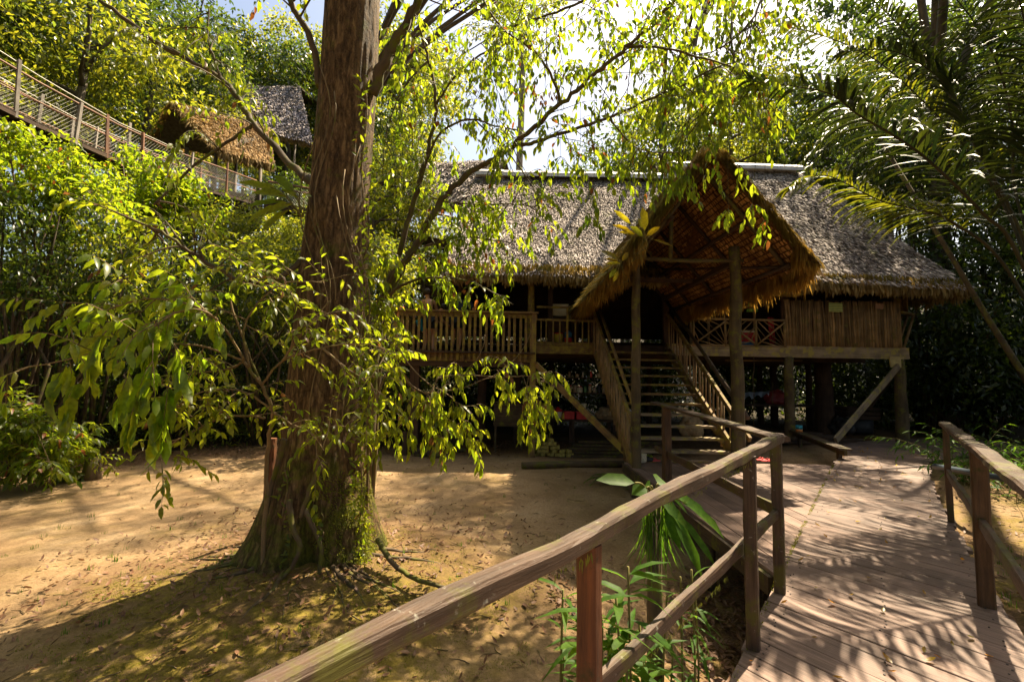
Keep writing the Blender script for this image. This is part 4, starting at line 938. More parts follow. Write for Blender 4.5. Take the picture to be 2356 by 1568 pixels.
# --- slender trees behind the big trunk, limbs sweep up to the right over the roof
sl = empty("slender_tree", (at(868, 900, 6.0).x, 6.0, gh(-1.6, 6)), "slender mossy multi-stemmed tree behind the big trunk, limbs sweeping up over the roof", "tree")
mb = MB(); lv = Leaves()
base = V(at(850, 900, 6.0).x, 6.0, gh(-1.8, 6) - .1)
B1 = [base] + P((868, 780, 6.0), (905, 650, 6.0), (960, 560, 5.95), (1010, 470, 5.9), (1060, 412, 5.85), (1125, 370, 5.8), (1190, 328, 5.7), (1290, 240, 5.5), (1375, 165, 5.3), (1440, 110, 5.2), (1500, 60, 5.1), (1570, -20, 5))
s1 = limb(mb, B1, .060, .014, 7, 9, .1)
s2 = limb(mb, P((1185, 330, 5.7), (1215, 332, 5.68), (1260, 318, 5.6), (1330, 295, 5.5), (1400, 270, 5.4), (1480, 235, 5.3), (1560, 200, 5.2), (1660, 150, 5.1)), .028, .010)
s3 = limb(mb, [base + V(.05, 0, 0)] + P((885, 720, 6.1), (925, 560, 6.1), (960, 440, 6.1), (985, 340, 6.1), (1003, 240, 6.1), (985, 140, 6.1), (960, 40, 6)), .05, .014)
s4 = limb(mb, P((965, 425, 6.1), (1000, 325, 6.0), (1045, 285, 5.9), (1090, 275, 5.8), (1140, 290, 5.6), (1190, 300, 5.5)), .02, .008)
s5 = limb(mb, P((1090, 275, 5.8), (1150, 330, 5.6), (1190, 380, 5.5), (1225, 430, 5.4), (1240, 480, 5.3)), .012, .005)
s6 = limb(mb, P((868, 700, 6), (930, 600, 5.8), (1000, 560, 5.6), (1080, 545, 5.5), (1180, 560, 5.4)), .025, .006)
s7 = limb(mb, P((875, 690, 6), (950, 645, 5.8), (1040, 640, 5.6), (1110, 660, 5.5), (1180, 700, 5.3)), .022, .006)
s8 = limb(mb, P((1290, 240, 5.5), (1270, 180, 5.4), (1230, 120, 5.3), (1150, 60, 5.2), (1090, -40, 5.2)), .02, .01)
s9 = limb(mb, P((1440, 110, 5.2), (1520, 110, 5.1), (1600, 130, 5.0), (1700, 160, 4.9), (1760, 200, 4.9)), .018, .006)
s10 = limb(mb, P((1400, 270, 5.4), (1450, 330, 5.3), (1500, 350, 5.2), (1560, 350, 5.1)), .012, .005)
s11 = limb(mb, P((960, 430, 6.1), (1010, 460, 5.9), (1090, 470, 5.7), (1170, 470, 5.5), (1240, 475, 5.3)), .014, .005)
s12 = limb(mb, P((1003, 240, 6.1), (1060, 160, 5.9), (1130, 110, 5.8), (1220, 30, 5.7)), .018, .008)
s13 = limb(mb, P((985, 140, 6.1), (930, 200, 6), (890, 300, 5.9), (880, 400, 5.8)), .014, .005)
link_b = mb
crn = [(s1, .50, 26, .8), (s2, .2, 17, .7), (s3, .35, 15, .7), (s4, .2, 8, .5), (s6, .2, 12, .4), (s7, .3, 7, .22), (s8, .1, 13, .8), (s9, .1, 14, .7), (s10, .2, 7, .4), (s11, .15, 18, .45), (s12, .1, 16, .8), (s13, .1, 6, .5)]
for sp_, st_, n2, L2 in crn: grow(mb, lv, sp_, st_, n2, L2, 3, .32, 6, .11, .6, .75, -.0, r=.008)
crown_thing(sl, mb, lv, 'limb', 'leaf_canopy')
# brown dead clusters
lv = Leaves()
for (px, py, Y) in ((1245, 225, 5.5), (1275, 215, 5.5), (1308, 265, 5.5), (1225, 208, 5.5), (962, 215, 6)):
    for k in range(9): q = at(px + U(-12, 12), py + U(-14, 14), Y); lv.add(q, (U(-.4, .4), U(-.4, .4), -1), rdir(), .08, .028)
link("dead_leaves", lv.mesh("dead_leaves"), leaf_mat("leaf_dead", (.22, .09, .02), (.34, .14, .03), (.45, .2, .04), (.5, .2, .04), .4), sl)

# --- overhead boughs entering from the top and the right centre
ob = empty("canopy_tree", (14.5, 9.2, .3), "leafy boughs hanging into the top of the picture above the porch", "tree")
mb = MB(); lv = Leaves()
limb(mb, [V(14.5, 9.2, .2), V(14.0, 9.0, 5), V(11.0, 8.6, 9.5), V(5.5, 8, 10.5)], .16, .08)
for pts in (P((1700, -160, 7.6), (1640, -60, 7), (1560, 40, 6.6), (1480, 110, 6.2), (1400, 180, 6)), P((1700, -160, 7.6), (1690, -20, 7.0), (1680, 90, 6.4), (1700, 180, 6)), P((1560, -120, 7), (1420, -40, 6.6), (1300, 20, 6.4), (1180, 60, 6.4), (1090, 110, 6.4)),
            P((1800, -120, 7), (1760, -20, 6.6), (1720, 60, 6.2), (1640, 120, 6)), P((1640, -60, 7), (1600, 100, 6.2), (1620, 220, 5.8), (1600, 300, 5.6))):
    sp_ = limb(mb, pts, .03, .008); grow(mb, lv, sp_, .1, 25, .9, 3, .35, 6, .12, .8, 1.0, -.1, r=.009)
# long sprays dangling in front of the porch gable
for (px, py, Y, L) in ((1700, 380, 5.2, .35), (1730, 470, 5.2, .4), (1760, 505, 5.2, .3), (1675, 480, 5.2, .3), (1560, 370, 5.3, .4), (1500, 390, 5.3, .4), (1350, 440, 5.3, .5), (1330, 380, 5.3, .6), (1290, 360, 5.3, .5), (1360, 500, 5.3, .3), (1580, 400, 5.2, .3)):
    q = at(px, py, Y); mb.tube([at(px + U(-10, 10), 200, Y), at(px + U(-10, 10), lerp(200, py, .6), Y), q], .003, 3, cap=False)
    for k in range(3): twig(mb, lv, q, V(U(-1, 1), U(-1, 1), -.3), L * U(.5, 1), 5, .125, .9, hang=1.1)
crown_thing(ob, mb, lv, 'limb', 'leaf_canopy')

# --- leafy understorey sapling left of the trunk with big drooping leaves
sp0 = empty("broadleaf_sapling", (at(612, 1200, 4.5).x, 4.5, .3), "understorey sapling with reddish stem and drooping bright leaves in front of the big trunk", "sapling")
mb = MB(); lv = Leaves(); lb = Leaves()
b0_ = V(at(612, 1200, 4.5).x, 4.5, .15)
st = limb(mb, [b0_] + P((612, 1130, 4.45), (617, 1011, 4.3), (628, 945, 4.2), (601, 887, 4.1), (562, 830, 4.0)), .024, .012, 6, 8)
arms = [P((609, 961, 4.2), (560, 955, 4.0), (501, 965, 3.9), (424, 1003, 3.8), (345, 1050, 3.7)), P((632, 950, 4.2), (670, 975, 4.0), (713, 995, 3.9), (745, 1035, 3.85)),
        P((601, 887, 4.1), (650, 830, 4.0), (740, 800, 3.95), (830, 790, 3.9), (910, 810, 3.9)), P((562, 830, 4.0), (520, 760, 3.8), (470, 715, 3.6), (400, 720, 3.45), (340, 770, 3.4)),
        P((562, 830, 4.0), (480, 800, 3.8), (400, 790, 3.7), (300, 790, 3.6), (180, 820, 3.6), (40, 850, 3.6)), P((575, 845, 4.0), (560, 760, 4.0), (600, 690, 4.0), (660, 650, 4.0), (740, 650, 3.95)),
        P((562, 830, 4.0), (520, 850, 4.1), (440, 860, 4.2), (360, 880, 4.2)), P((470, 715, 3.6), (400, 690, 3.7), (320, 690, 3.7), (230, 720, 3.7)), P((601, 887, 4.1), (530, 690, 4.0), (560, 640, 4), (640, 640, 3.9)), P((628, 945, 4.2), (560, 900, 4.0), (470, 900, 3.9), (400, 940, 3.8)),
        P((650, 830, 4.0), (700, 760, 3.9), (760, 690, 3.9)), P((740, 800, 3.95), (800, 850, 3.85), (850, 880, 3.8), (870, 930, 3.8))]
for i, pts in enumerate(arms):
    sp_ = limb(mb, pts, .012, .004, 6, 6)
    big = i in (3, 4, 7)
    grow(mb, lb if big else lv, sp_, .2, (10 if i in (0, 4, 6, 7) else 7) if not big else 7, .30, 2, .22, 5, .09 if not big else .13, .35, .3 if not big else .75, .05, r=.006, lw=.4)
for (px, py, Y) in ((360, 740, 3.35), (350, 830, 3.35), (400, 790, 3.35), (160, 830, 3.5), (190, 870, 3.5), (245, 760, 3.45), (330, 900, 3.3), (390, 880, 3.35), (300, 850, 3.4), (375, 930, 3.35)):
    q = at(px, py, Y)
    for k in range(2): twig(mb, lb, q, V(U(-.6, .6), U(-.6, .6), -.8), .27, 5, .18, .9, .45, hang=1.3)
mb.build("branch", M['twig'], sp0); link("foliage", lv.mesh("foliage", True, .3), M['leaf'], sp0); link("foliage", lb.mesh("foliage", True, .35), M['leaf_big'], sp0)
# lichened branch reaching right across the deck
rb_ = empty("low_branching_shrub", (at(860, 1100, 4.9).x, 5.1, .2), "thin lichened branches reaching right from the trunk below the deck railing", "shrub")
mb = MB(); lv = Leaves()
b0_ = V(at(845, 1150, 5.0).x, 5.05, .2)
for pts, r0, n2 in (([b0_] + P((850, 1000, 4.95), (870, 900, 4.9), (905, 845, 4.9), (940, 880, 4.9), (985, 905, 4.85), (1010, 870, 4.85), (1070, 862, 4.8), (1150, 868, 4.8), (1230, 865, 4.75), (1275, 890, 4.7)), .016, 20), (P((915, 800, 4.9), (960, 860, 4.9), (1010, 895, 4.9), (1060, 893, 4.9), (1120, 870, 4.9), (1170, 868, 4.9)), .009, 0), (P((1010, 895, 4.9), (1045, 920, 4.85), (1060, 960, 4.8), (1085, 1010, 4.75)), .007, 6),
                    (P((1040, 893, 4.9), (1080, 850, 4.9), (1110, 800, 4.9), (1115, 770, 4.9)), .005, 0), (P((1130, 868, 4.8), (1180, 830, 4.9), (1210, 790, 4.9), (1225, 750, 4.9)), .004, 0), (P((1205, 870, 4.75), (1213, 905, 4.72), (1210, 960, 4.7)), .004, 7), (P((940, 880, 4.9), (960, 930, 4.85), (920, 980, 4.8), (880, 1010, 4.8)), .008, 9),
                    (P((985, 905, 4.85), (1000, 960, 4.8), (1040, 1000, 4.8)), .007, 7)):
    sp_ = limb(mb, pts, r0, .003, 6, 6)
    if n2: grow(mb, lv, sp_, .3, n2, .22, 2, .18, 5, .11, .8, 1.0, -.1, r=.004, lw=.38)
crown_thing(rb_, mb, lv, 'twig', 'leaf')
# foliage spray right of the trunk over the deck
def spray_plant(name, label, cat, base_, arms, ll, n2, leafm='leaf', L2=.4, L3=.25, hang=.7, r=.01, group=None, nl=7, n3=3, up=.1, droop=.6):
    e = empty(name, base_, label, cat, group); mb = MB(); lv = Leaves()
    for pts in arms:
        sp_ = limb(mb, [Vector(base_)] + pts, r, r * .3, 5, 6); grow(mb, lv, sp_, .25, n2, L2, n3, L3, nl, ll, droop, hang, up, r=r * .4)
    crown_thing(e, mb, lv, 'twig', leafm); return e
q = at(860, 980, 5.5)
spray_plant("leafy_shrub", "bright leafy shrub just right of the big trunk in front of the deck", "shrub", (q.x, 5.6, .2), [P((870, 900, 5.5), (855, 760, 5.5), (875, 680, 5.4)), P((870, 900, 5.5), (880, 800, 5.4), (865, 720, 5.4)), P((850, 860, 5.4), (850, 620, 5.4), (870, 560, 5.4))], .11, 8, L2=.28)
# sapling at far left
q = gz(115, 1130, .15); q = V(at(115, 1100, 6.6).x, 6.6, gh(-6.5, 6.6))
q = gz(110, 1125, .12)
spray_plant("young_sapling", "small bright sapling in the sun at the left edge of the sand", "sapling", (q.x, q.y, gh(q.x, q.y)), [[q + V(U(-.5, .5), U(-.4, .4), .5), q + V(U(-.7, .7), U(-.4, .4), U(.9, 1.5))] for k in range(7)], .14, 11, 'leaf_canopy', .45, .3, .35, .012)
# stump with ferny regrowth
q = gz(210, 1105, .15); e = empty("tree_stump", (q.x, q.y, gh(q.x, q.y)), "short dark stump with green regrowth on the sand's far edge at left", "stump"); mb = MB(); mb.tube([q + V(0, 0, -.1), q + V(.01, 0, .15), q + V(0, .02, .40)], [.17, .13, .12], 12, rough=.15); mb.build("trunk", M['limb'], e)
lv = Leaves(); mb = MB()
for k in range(14): twig(mb, lv, q + V(U(-.1, .1), U(-.1, .1), .36), V(U(-1, 1), U(-1, 1), U(.1, .8)), .5, 9, .08, .6)
mb.build("twig", M['twig'], e); link("foliage", lv.mesh("foliage"), M['leaf'], e)
# ------------------------------------------------------------------ forest: crown prototypes, then trees copied with their parts
def crown_mesh(seed, rad, hgt, clumps, per, ll, flat=.55):
    """leaf clumps scattered through an uneven crown volume"""
    r_ = np.random.default_rng(seed); P_, D_, N_, L_, W_ = [], [], [], [], []
    for k in range(clumps):
        while True:
            c = r_.uniform(-1, 1, 3)
            if .25 < np.linalg.norm(c) < 1: break
        c = c * np.array([rad, rad, hgt / 2]) * (.75 + .35 * r_.random()); cr = (.16 + .22 * r_.random()) * rad
        v = r_.normal(size=(per, 3)); v /= np.linalg.norm(v, axis=1, keepdims=True); v *= (r_.random((per, 1)) ** .4); p = c + v * np.array([cr, cr, cr * flat])
        d = v + r_.normal(size=(per, 3)) * .5 + np.array([0, 0, -.5]); n = r_.normal(size=(per, 3)) * .6 + np.array([0, 0, .9])
        P_.append(p); D_.append(d); N_.append(n); L_.append(ll * (.6 + .8 * r_.random(per))); W_.append(ll * .42 * (.7 + .6 * r_.random(per)))
    lv = Leaves(); lv.bulk(np.concatenate(P_), np.concatenate(D_), np.concatenate(N_), np.concatenate(L_), np.concatenate(W_)); return lv.mesh("crown", False)
def wood_mesh(seed, h, r, rad, ch, nb=9):
    random.seed(seed); mb = MB(); top = h; pts = [V(0, 0, -1)]
    for i in range(7): f = i / 6; pts.append(V(U(-.15, .15) * f, U(-.15, .15) * f, f * (top - ch * .1)))
    mb.tube(pts, [r * 1.35] + [r * (1.2 - .85 * i / 6) for i in range(7)], 8, rough=.06)
    for k in range(nb):
        z0 = top - ch * U(.2, .62); a = U(0, 6.28); L = rad * U(.5, .95); q = V(0, 0, z0); d = V(math.cos(a), math.sin(a), U(.3, .9)).normalized(); br = [q]
        for i in range(5): d = (d + rdir() * .22).normalized(); q = q + d * L / 5; br.append(q.copy())
        mb.tube(br, [r * .42 * (1 - .8 * i / 5) for i in range(6)], 5)
    return mb
crowns = [crown_mesh(1, 2.6, 5.0, 60, 105, .20), crown_mesh(2, 3.0, 4.0, 64, 105, .20), crown_mesh(3, 2.2, 6.5, 62, 100, .19), crown_mesh(4, 2.8, 5.5, 46, 105, .20)]
sparse = crown_mesh(5, 3.2, 4.5, 70, 26, .24, 1.0)
trunkd = []
for i, (h, r, rad, ch) in enumerate(((10, .17, 2.4, 5), (11, .20, 2.8, 4.4), (10, .15, 2.0, 6), (13, .16, 2.6, 5.5))):
    mb = wood_mesh(50 + i, h, r, rad, ch); o = mb.build("trunk", M['bark_far']); trunkd.append((o.data, h - ch * .28)); bpy.data.objects.remove(o)
for c_ in crowns: c_.materials.append(M['leaf_far'])
sparse.materials.append(M['leaf_canopy'])
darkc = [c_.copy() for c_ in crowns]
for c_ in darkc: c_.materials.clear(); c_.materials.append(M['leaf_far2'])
random.seed(99)
KIND = [("rounded broadleaf tree", "round"), ("wide flat-crowned broadleaf tree", "wide"), ("tall narrow-crowned tree", "narrow"), ("open airy-crowned tree", "airy")]
SHAPE = ("rounded", "flat-crowned", "narrow", "airy")
def describe(x, y, s, k, dark, where):
    size = "large" if s > 1.5 else ("medium" if s > .8 else "small"); px = 1177 + x / max(y, .5) * 1080
    if y < 1: return where
    third = "far left" if px < 250 else "left" if px < 560 else "left of centre" if px < 900 else "centre" if px < 1350 else "right of centre" if px < 1800 else "right" if px < 2150 else "far right"
    near = "nearest row" if y < 14 else "second row" if y < 24 else "third row" if y < 36 else "rearmost row"
    return "%s %s %s %s, %s, %s" % (size, "dark" if dark else "bright", SHAPE[k], where, near, third)
def ftree(x, y, s, k, dark, label, group, tilt=0.04, zoff=0, sc=None):
    me = (darkc if dark else crowns)[k]; z = gh(x, y, False) + zoff
    root = empty("forest_tree", (x, y, z), describe(x, y, s, k, dark, label), "tree", group)
    px = 1177 + x / max(y, .5) * 1080
    if 1280 < px < 1900 and y > 20 and k != 3: me = (darkc if dark else crowns)[3]
    root.rotation_euler = (U(-tilt, tilt), U(-tilt, tilt), U(0, 6.28)); root.scale = (s, s, s) if sc is None else sc
    a = bpy.data.objects.new("trunk", trunkd[k][0]); col.objects.link(a); a.parent = root
    b = bpy.data.objects.new("crown", me); col.objects.link(b); b.parent = root; b.location = (0, 0, trunkd[k][1]); b.rotation_euler = (0, 0, U(0, 6.28))
    return root
trees = []
def blocked(x, y):
    if 8.5 < y < 20 and abs(x - (8.75 + (y - 8.2) * .93)) < 3.6: return True
    if x > -3.2 and x < 12.6 and y < 20.5: return True
    return False
cnt = 0
# left hillside and far behind
g1 = "trees on the forested slope at left"; g2 = "trees behind the house"; g3 = "dark trees at the right edge of the clearing"
def lay(n, xr, yr, sr, group, lab, dark=.3, test=None, mind=2.6):
    got = 0; tries = 0
    while got < n and tries < 4000:
        tries += 1; x, y = U(*xr), U(*yr)
        if blocked(x, y) or (test and not test(x, y)): continue
        if any(math.hypot(x - a, y - b) < mind for a, b in trees): continue
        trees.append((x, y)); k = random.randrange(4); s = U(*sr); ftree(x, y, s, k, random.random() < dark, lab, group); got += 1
def gap0(x, y):
    px = 1177 + x / y * 1080; return not (930 < px < 1270)
def notcorr(x, y): return not (-17 < x < -6 and 8 < y < 27)
lay(30, (-34, -3), (24, 44), (1.1, 1.9), g1, "tree on the slope behind the bridge", .5, lambda x, y: gap0(x, y) and not (-25 < x < -4 and y < 33))
lay(14, (-30, -15.5), (11, 26), (.8, 1.5), g1, "tree beside the hanging bridge", .25)
lay(16, (-9.5, -3.6), (14.5, 24), (.42, .72), g1, "tree below the hut", .35, None, 1.5)
lay(8, (-30, 0), (46, 60), (1.8, 2.6), g1, "tree topping the slope", .5, gap0)
# behind the house: keep the bright gap of sky open
def gap(x, y):
    px = 1177 + x / y * 1080; return not (960 < px < 1250)
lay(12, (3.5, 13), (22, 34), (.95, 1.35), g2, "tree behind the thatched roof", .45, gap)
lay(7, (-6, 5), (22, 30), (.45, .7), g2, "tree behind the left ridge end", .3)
lay(12, (12, 40), (20, 44), (1.2, 1.9), g2, "tree beyond the house", .9)
lay(16, (14.5, 25), (7, 21), (.7, 1.5), g3, "tree beside the house end", 1.0, None, 2.2)
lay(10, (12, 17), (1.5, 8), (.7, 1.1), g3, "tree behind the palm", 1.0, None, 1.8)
lay(10, (-20, -9.5), (1.5, 7), (.5, .9), g1, "tree bordering the sand", .4, None, 2.2)
# pale straight trunk standing in the sky gap
q = at(1195, 400, 19.5); e = empty("palm_trunk_tree", (q.x, 19.5, gh(q.x, 19.5, False)), "tall pale branchless trunk standing in the bright gap above the roof ridge", "tree"); mb = MB()
mb.tube([V(q.x + .05 * math.sin(k), 19.5, lerp(0, 17, k / 9)) for k in range(10)], [.19 - .006 * k for k in range(10)], 10, rough=.03); mb.build("trunk", M['bark_pale'], e)
b = bpy.data.objects.new("crown", crowns[3]); col.objects.link(b); b.parent = e; b.location = (0, 0, 18); b.scale = (.9, .9, .6)
e["name_kind"] = 1; del e["name_kind"]; e.name = "tall_tree"

# undergrowth: uncountable low leaves on the slope, behind and at right
def leaf_cloud(n, fn, ll, dflat=.6):
    P_ = []; 
    while len(P_) < n:
        q = fn()
        if q is not None: P_.append(q)
    P_ = np.array(P_); n = len(P_); D_ = rng.normal(size=(n, 3)) * .7 + np.array([0, -.2, -.3]); Nn_ = rng.normal(size=(n, 3)) * .55 + np.array([0, -.2, .9])
    lv = Leaves(); lv.bulk(P_, D_, Nn_, ll * (.55 + .9 * rng.random(n)), ll * .42 * (.6 + .7 * rng.random(n))); return lv
random.seed(5)
def slope():
    y = 11.5 + 16 * random.random() ** 1.4; x = U(-26, -2.6) if y < 21 else U(-26, 3)
    edge = 11.2 + 2.6 * ss(x, -9, -4) + 1.2 * noise.noise(V(x * .6, 1, 1))
    if y < edge: return None
    hh = .5 + 1.3 * (noise.noise(V(x * .45, y * .45, 4)) + .35) + 1.6 * ss(y, edge, edge + 4); hh = max(.15, hh)
    u = random.random() ** .6
    if noise.noise(V(x * 1.3, y * 1.3, u * 2)) < -.18: return None
    return (x, y, gh(x, y, False) + u * hh)
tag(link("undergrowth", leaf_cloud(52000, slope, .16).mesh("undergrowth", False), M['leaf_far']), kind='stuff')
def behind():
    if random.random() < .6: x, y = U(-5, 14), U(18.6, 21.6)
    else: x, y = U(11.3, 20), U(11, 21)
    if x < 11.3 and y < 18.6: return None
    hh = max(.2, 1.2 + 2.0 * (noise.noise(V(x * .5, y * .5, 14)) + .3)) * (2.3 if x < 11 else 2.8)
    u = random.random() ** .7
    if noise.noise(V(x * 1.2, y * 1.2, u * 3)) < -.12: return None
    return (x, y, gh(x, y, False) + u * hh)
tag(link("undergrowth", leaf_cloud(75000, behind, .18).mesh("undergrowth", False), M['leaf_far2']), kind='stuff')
def leftlow():
    x = U(-22, -6.8); y = U(1.5, 14); ed = -7.6 - .9 * noise.noise(V(y * .7, 2, 2)) - .25 * max(0, y - 7)
    if x > ed: return None
    hh = max(.2, .4 + 1.0 * (noise.noise(V(x * .5, y * .5, 24)) + .3) + .35 * (ed - x)); u = random.random() ** .7
    if noise.noise(V(x * 1.2, y * 1.2, u * 3)) < -.15: return None
    return (x, y, gh(x, y, False) + u * min(hh, 3.5))
tag(link("undergrowth", leaf_cloud(20000, leftlow, .13).mesh("undergrowth", False), M['leaf_far2']), kind='stuff')
# bright bushes under the hanging bridge
def bush(px, py, Y, rad, n, ll, label, mt='leaf_canopy', hgt=1.0, group=None):
    c = at(px, py, Y); gz_ = gh(c.x, c.y, False); e = empty("bush", (c.x, c.y, gz_), label, "bush", group); mb = MB()
    for k in range(9): mb.tube([V(c.x + U(-.2, .2), c.y + U(-.2, .2), gz_ - .2), V(c.x + U(-.5, .5) * rad, c.y + U(-.5, .5) * rad, (gz_ + c.z) / 2), c + rdir() * rad * .7], [.04, .03, .012], 5)
    mb.build("stem", M['edge'], e); lv = Leaves()
    for k in range(n // 26):
        v = rdir() * rad * U(.45, 1.0); v.z *= hgt; q = c + v
        for j in range(26):
            o = rdir() * rad * .2 * random.random() ** .4; lv.add(q + o, rdir() * .7 + V(0, -.1, -.35), V(0, 0, 1) + rdir() * .6, ll * U(.6, 1.3), ll * .42)
    link("foliage", lv.mesh("foliage", True), M[mt], e); return e
bush(70, 395, 8.8, 1.05, 3600, .12, "bright vine-draped bush at the left edge right under the hanging bridge", hgt=.8)
bush(150, 455, 9.6, 1.2, 3200, .12, "sunny bush below the middle of the hanging bridge", hgt=.7)
bush(330, 425, 12.5, 1.35, 2600, .17, "large-leaved bright bush under the bridge's far end", hgt=.75)
bush(420, 470, 13.5, 1.3, 2200, .17, "bright bush below the small thatched entrance hut", hgt=.6)
bush(60, 600, 8.6, 1.5, 3200, .12, "dark bush at the left edge under the sunny vines", 'leaf_far2')
bush(220, 620, 10.2, 1.6, 3000, .13, "shaded bush at left behind the drooping branch", 'leaf_far')
bush(430, 700, 11.5, 1.7, 3000, .13, "shaded bush halfway up the slope left of the big trunk", 'leaf_far2')
bush(620, 660, 12.5, 1.6, 2600, .14, "shaded bush right beside the big trunk's left edge", 'leaf_far')
bush(880, 640, 12.5, 1.3, 2200, .13, "green bush seen right of the big trunk at the deck's end", 'leaf_far')
bush(940, 470, 15.5, 1.5, 2000, .15, "green bush behind the left end of the thatched roof", 'leaf_far')
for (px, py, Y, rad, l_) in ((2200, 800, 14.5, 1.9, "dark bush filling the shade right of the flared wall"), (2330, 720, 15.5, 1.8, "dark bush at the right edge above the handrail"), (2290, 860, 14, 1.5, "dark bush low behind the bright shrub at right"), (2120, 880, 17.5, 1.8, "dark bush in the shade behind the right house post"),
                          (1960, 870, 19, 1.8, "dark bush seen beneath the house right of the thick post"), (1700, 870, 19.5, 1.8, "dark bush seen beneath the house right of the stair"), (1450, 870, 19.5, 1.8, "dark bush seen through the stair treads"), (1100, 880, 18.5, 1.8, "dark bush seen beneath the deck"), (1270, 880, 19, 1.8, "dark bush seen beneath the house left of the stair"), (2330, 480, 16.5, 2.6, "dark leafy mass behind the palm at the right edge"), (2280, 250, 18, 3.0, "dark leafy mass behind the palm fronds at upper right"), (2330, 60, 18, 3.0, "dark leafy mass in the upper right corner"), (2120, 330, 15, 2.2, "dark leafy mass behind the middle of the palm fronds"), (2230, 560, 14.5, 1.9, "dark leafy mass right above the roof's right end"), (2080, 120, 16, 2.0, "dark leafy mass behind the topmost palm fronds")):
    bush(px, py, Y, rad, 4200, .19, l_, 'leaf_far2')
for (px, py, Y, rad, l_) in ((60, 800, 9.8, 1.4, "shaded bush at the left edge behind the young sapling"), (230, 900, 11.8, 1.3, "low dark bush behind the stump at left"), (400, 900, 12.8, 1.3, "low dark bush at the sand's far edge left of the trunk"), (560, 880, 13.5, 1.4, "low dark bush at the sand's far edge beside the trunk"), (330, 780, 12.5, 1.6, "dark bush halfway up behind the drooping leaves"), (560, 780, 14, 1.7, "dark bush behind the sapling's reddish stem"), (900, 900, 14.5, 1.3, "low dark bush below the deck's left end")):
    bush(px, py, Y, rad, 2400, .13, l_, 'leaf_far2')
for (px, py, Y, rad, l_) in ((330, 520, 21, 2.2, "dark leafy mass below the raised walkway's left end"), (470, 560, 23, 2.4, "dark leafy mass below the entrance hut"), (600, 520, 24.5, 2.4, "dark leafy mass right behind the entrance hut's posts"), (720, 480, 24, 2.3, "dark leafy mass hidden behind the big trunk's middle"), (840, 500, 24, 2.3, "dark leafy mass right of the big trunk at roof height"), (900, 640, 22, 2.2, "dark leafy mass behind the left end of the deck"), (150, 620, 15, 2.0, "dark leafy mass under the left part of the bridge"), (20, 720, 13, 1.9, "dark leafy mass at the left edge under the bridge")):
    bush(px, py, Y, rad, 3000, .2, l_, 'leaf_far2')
# shrub at right by the handrail
q = gz(2290, 1010, .5); c = V(q.x * .8, q.y * .8, .9)
c = V(8.75, 8.2, .6)
e = empty("shrub", (c.x, c.y, .5), "glossy green shrub of arching blade leaves behind the right handrail", "shrub"); mb = MB(); lv = Leaves()
for k in range(120):
    a = U(0, 6.28); b_ = c + V(U(-1.0, 1.9), U(-.8, 1.0), 0); d = V(math.cos(a) * .6, math.sin(a) * .6, 1); twig(mb, lv, V(b_.x, b_.y, gh(b_.x, b_.y)), d, U(.9, 1.5), 13, .17, .75, .22, .006, .35)
mb.build("stem", M['stem'], e); link("foliage", lv.mesh("foliage", True, .5), M['leaf_plant'], e)

# ------------------------------------------------------------------ palms
def frond(parent, pts, n, L, name="frond", w=.028, droop=.55, mt='leaf_palm', r=.022, taper=1.0, start=.12):
    sp_ = spline(pts, 14); m = len(sp_); mb = MB(); mb.tube(sp_, [r * (1.1 - .9 * i / m) for i in range(m)], 6); st_ = mb.build("frond_stalk", M['frond_stem'], parent)
    vs = []; fs = []
    for s_ in (-1, 1):
        for k in range(n):
            f = lerp(start, 1, k / n); i = min(int(f * (m - 1)), m - 2); q = sp_[i].lerp(sp_[i + 1], f * (m - 1) - i); ax = (sp_[i + 1] - sp_[i]).normalized()
            side = ax.cross(V(0, 0, 1)).normalized() * s_; upv = side.cross(ax) * s_
            d = (ax * U(.35, .75) + side * U(.7, 1.0) + V(0, 0, U(-.15, .45)) + rdir() * .16).normalized(); ll = L * (math.sin(math.pi * min(1, (.18 + .82 * f)) ** .9) * .75 + .3) * U(.8, 1.1); seg = 5; p = q.copy(); ba = len(vs)
            wv = d.cross(V(0, 0, 1)); wv = wv.normalized() if wv.length > .1 else side
            wv = (wv + rdir() * .5).normalized()
            for j in range(seg + 1):
                ww = w * (.55, 1, 1, .85, .55, .08)[j]; vs.append(p - wv * ww / 2); vs.append(p + wv * ww / 2); d = (d + V(0, 0, -droop * .25 * (j + 1) / 2)).normalized(); p = p + d * ll / seg
            for j in range(seg): fs.append((ba + 2 * j, ba + 2 * j + 1, ba + 2 * j + 3, ba + 2 * j + 2))
    me = fast_mesh(name, np.array([tuple(v) for v in vs]), np.array(fs), 4)
    o = link(name, me, M[mt], st_); o.location = (0, 0, 0)
    return o
random.seed(31)
pc = V(7.0, 5.4, .35)
pe = empty("palm", (pc.x, pc.y, gh(pc.x, pc.y)), "dark feathery palm arching in from the right edge over the roof", "palm")
mb = MB(); mb.tube([V(pc.x, pc.y, .1), V(pc.x, pc.y, .7)], [.22, .16], 10, rough=.1); mb.build("trunk", M['bark_far'], pe)
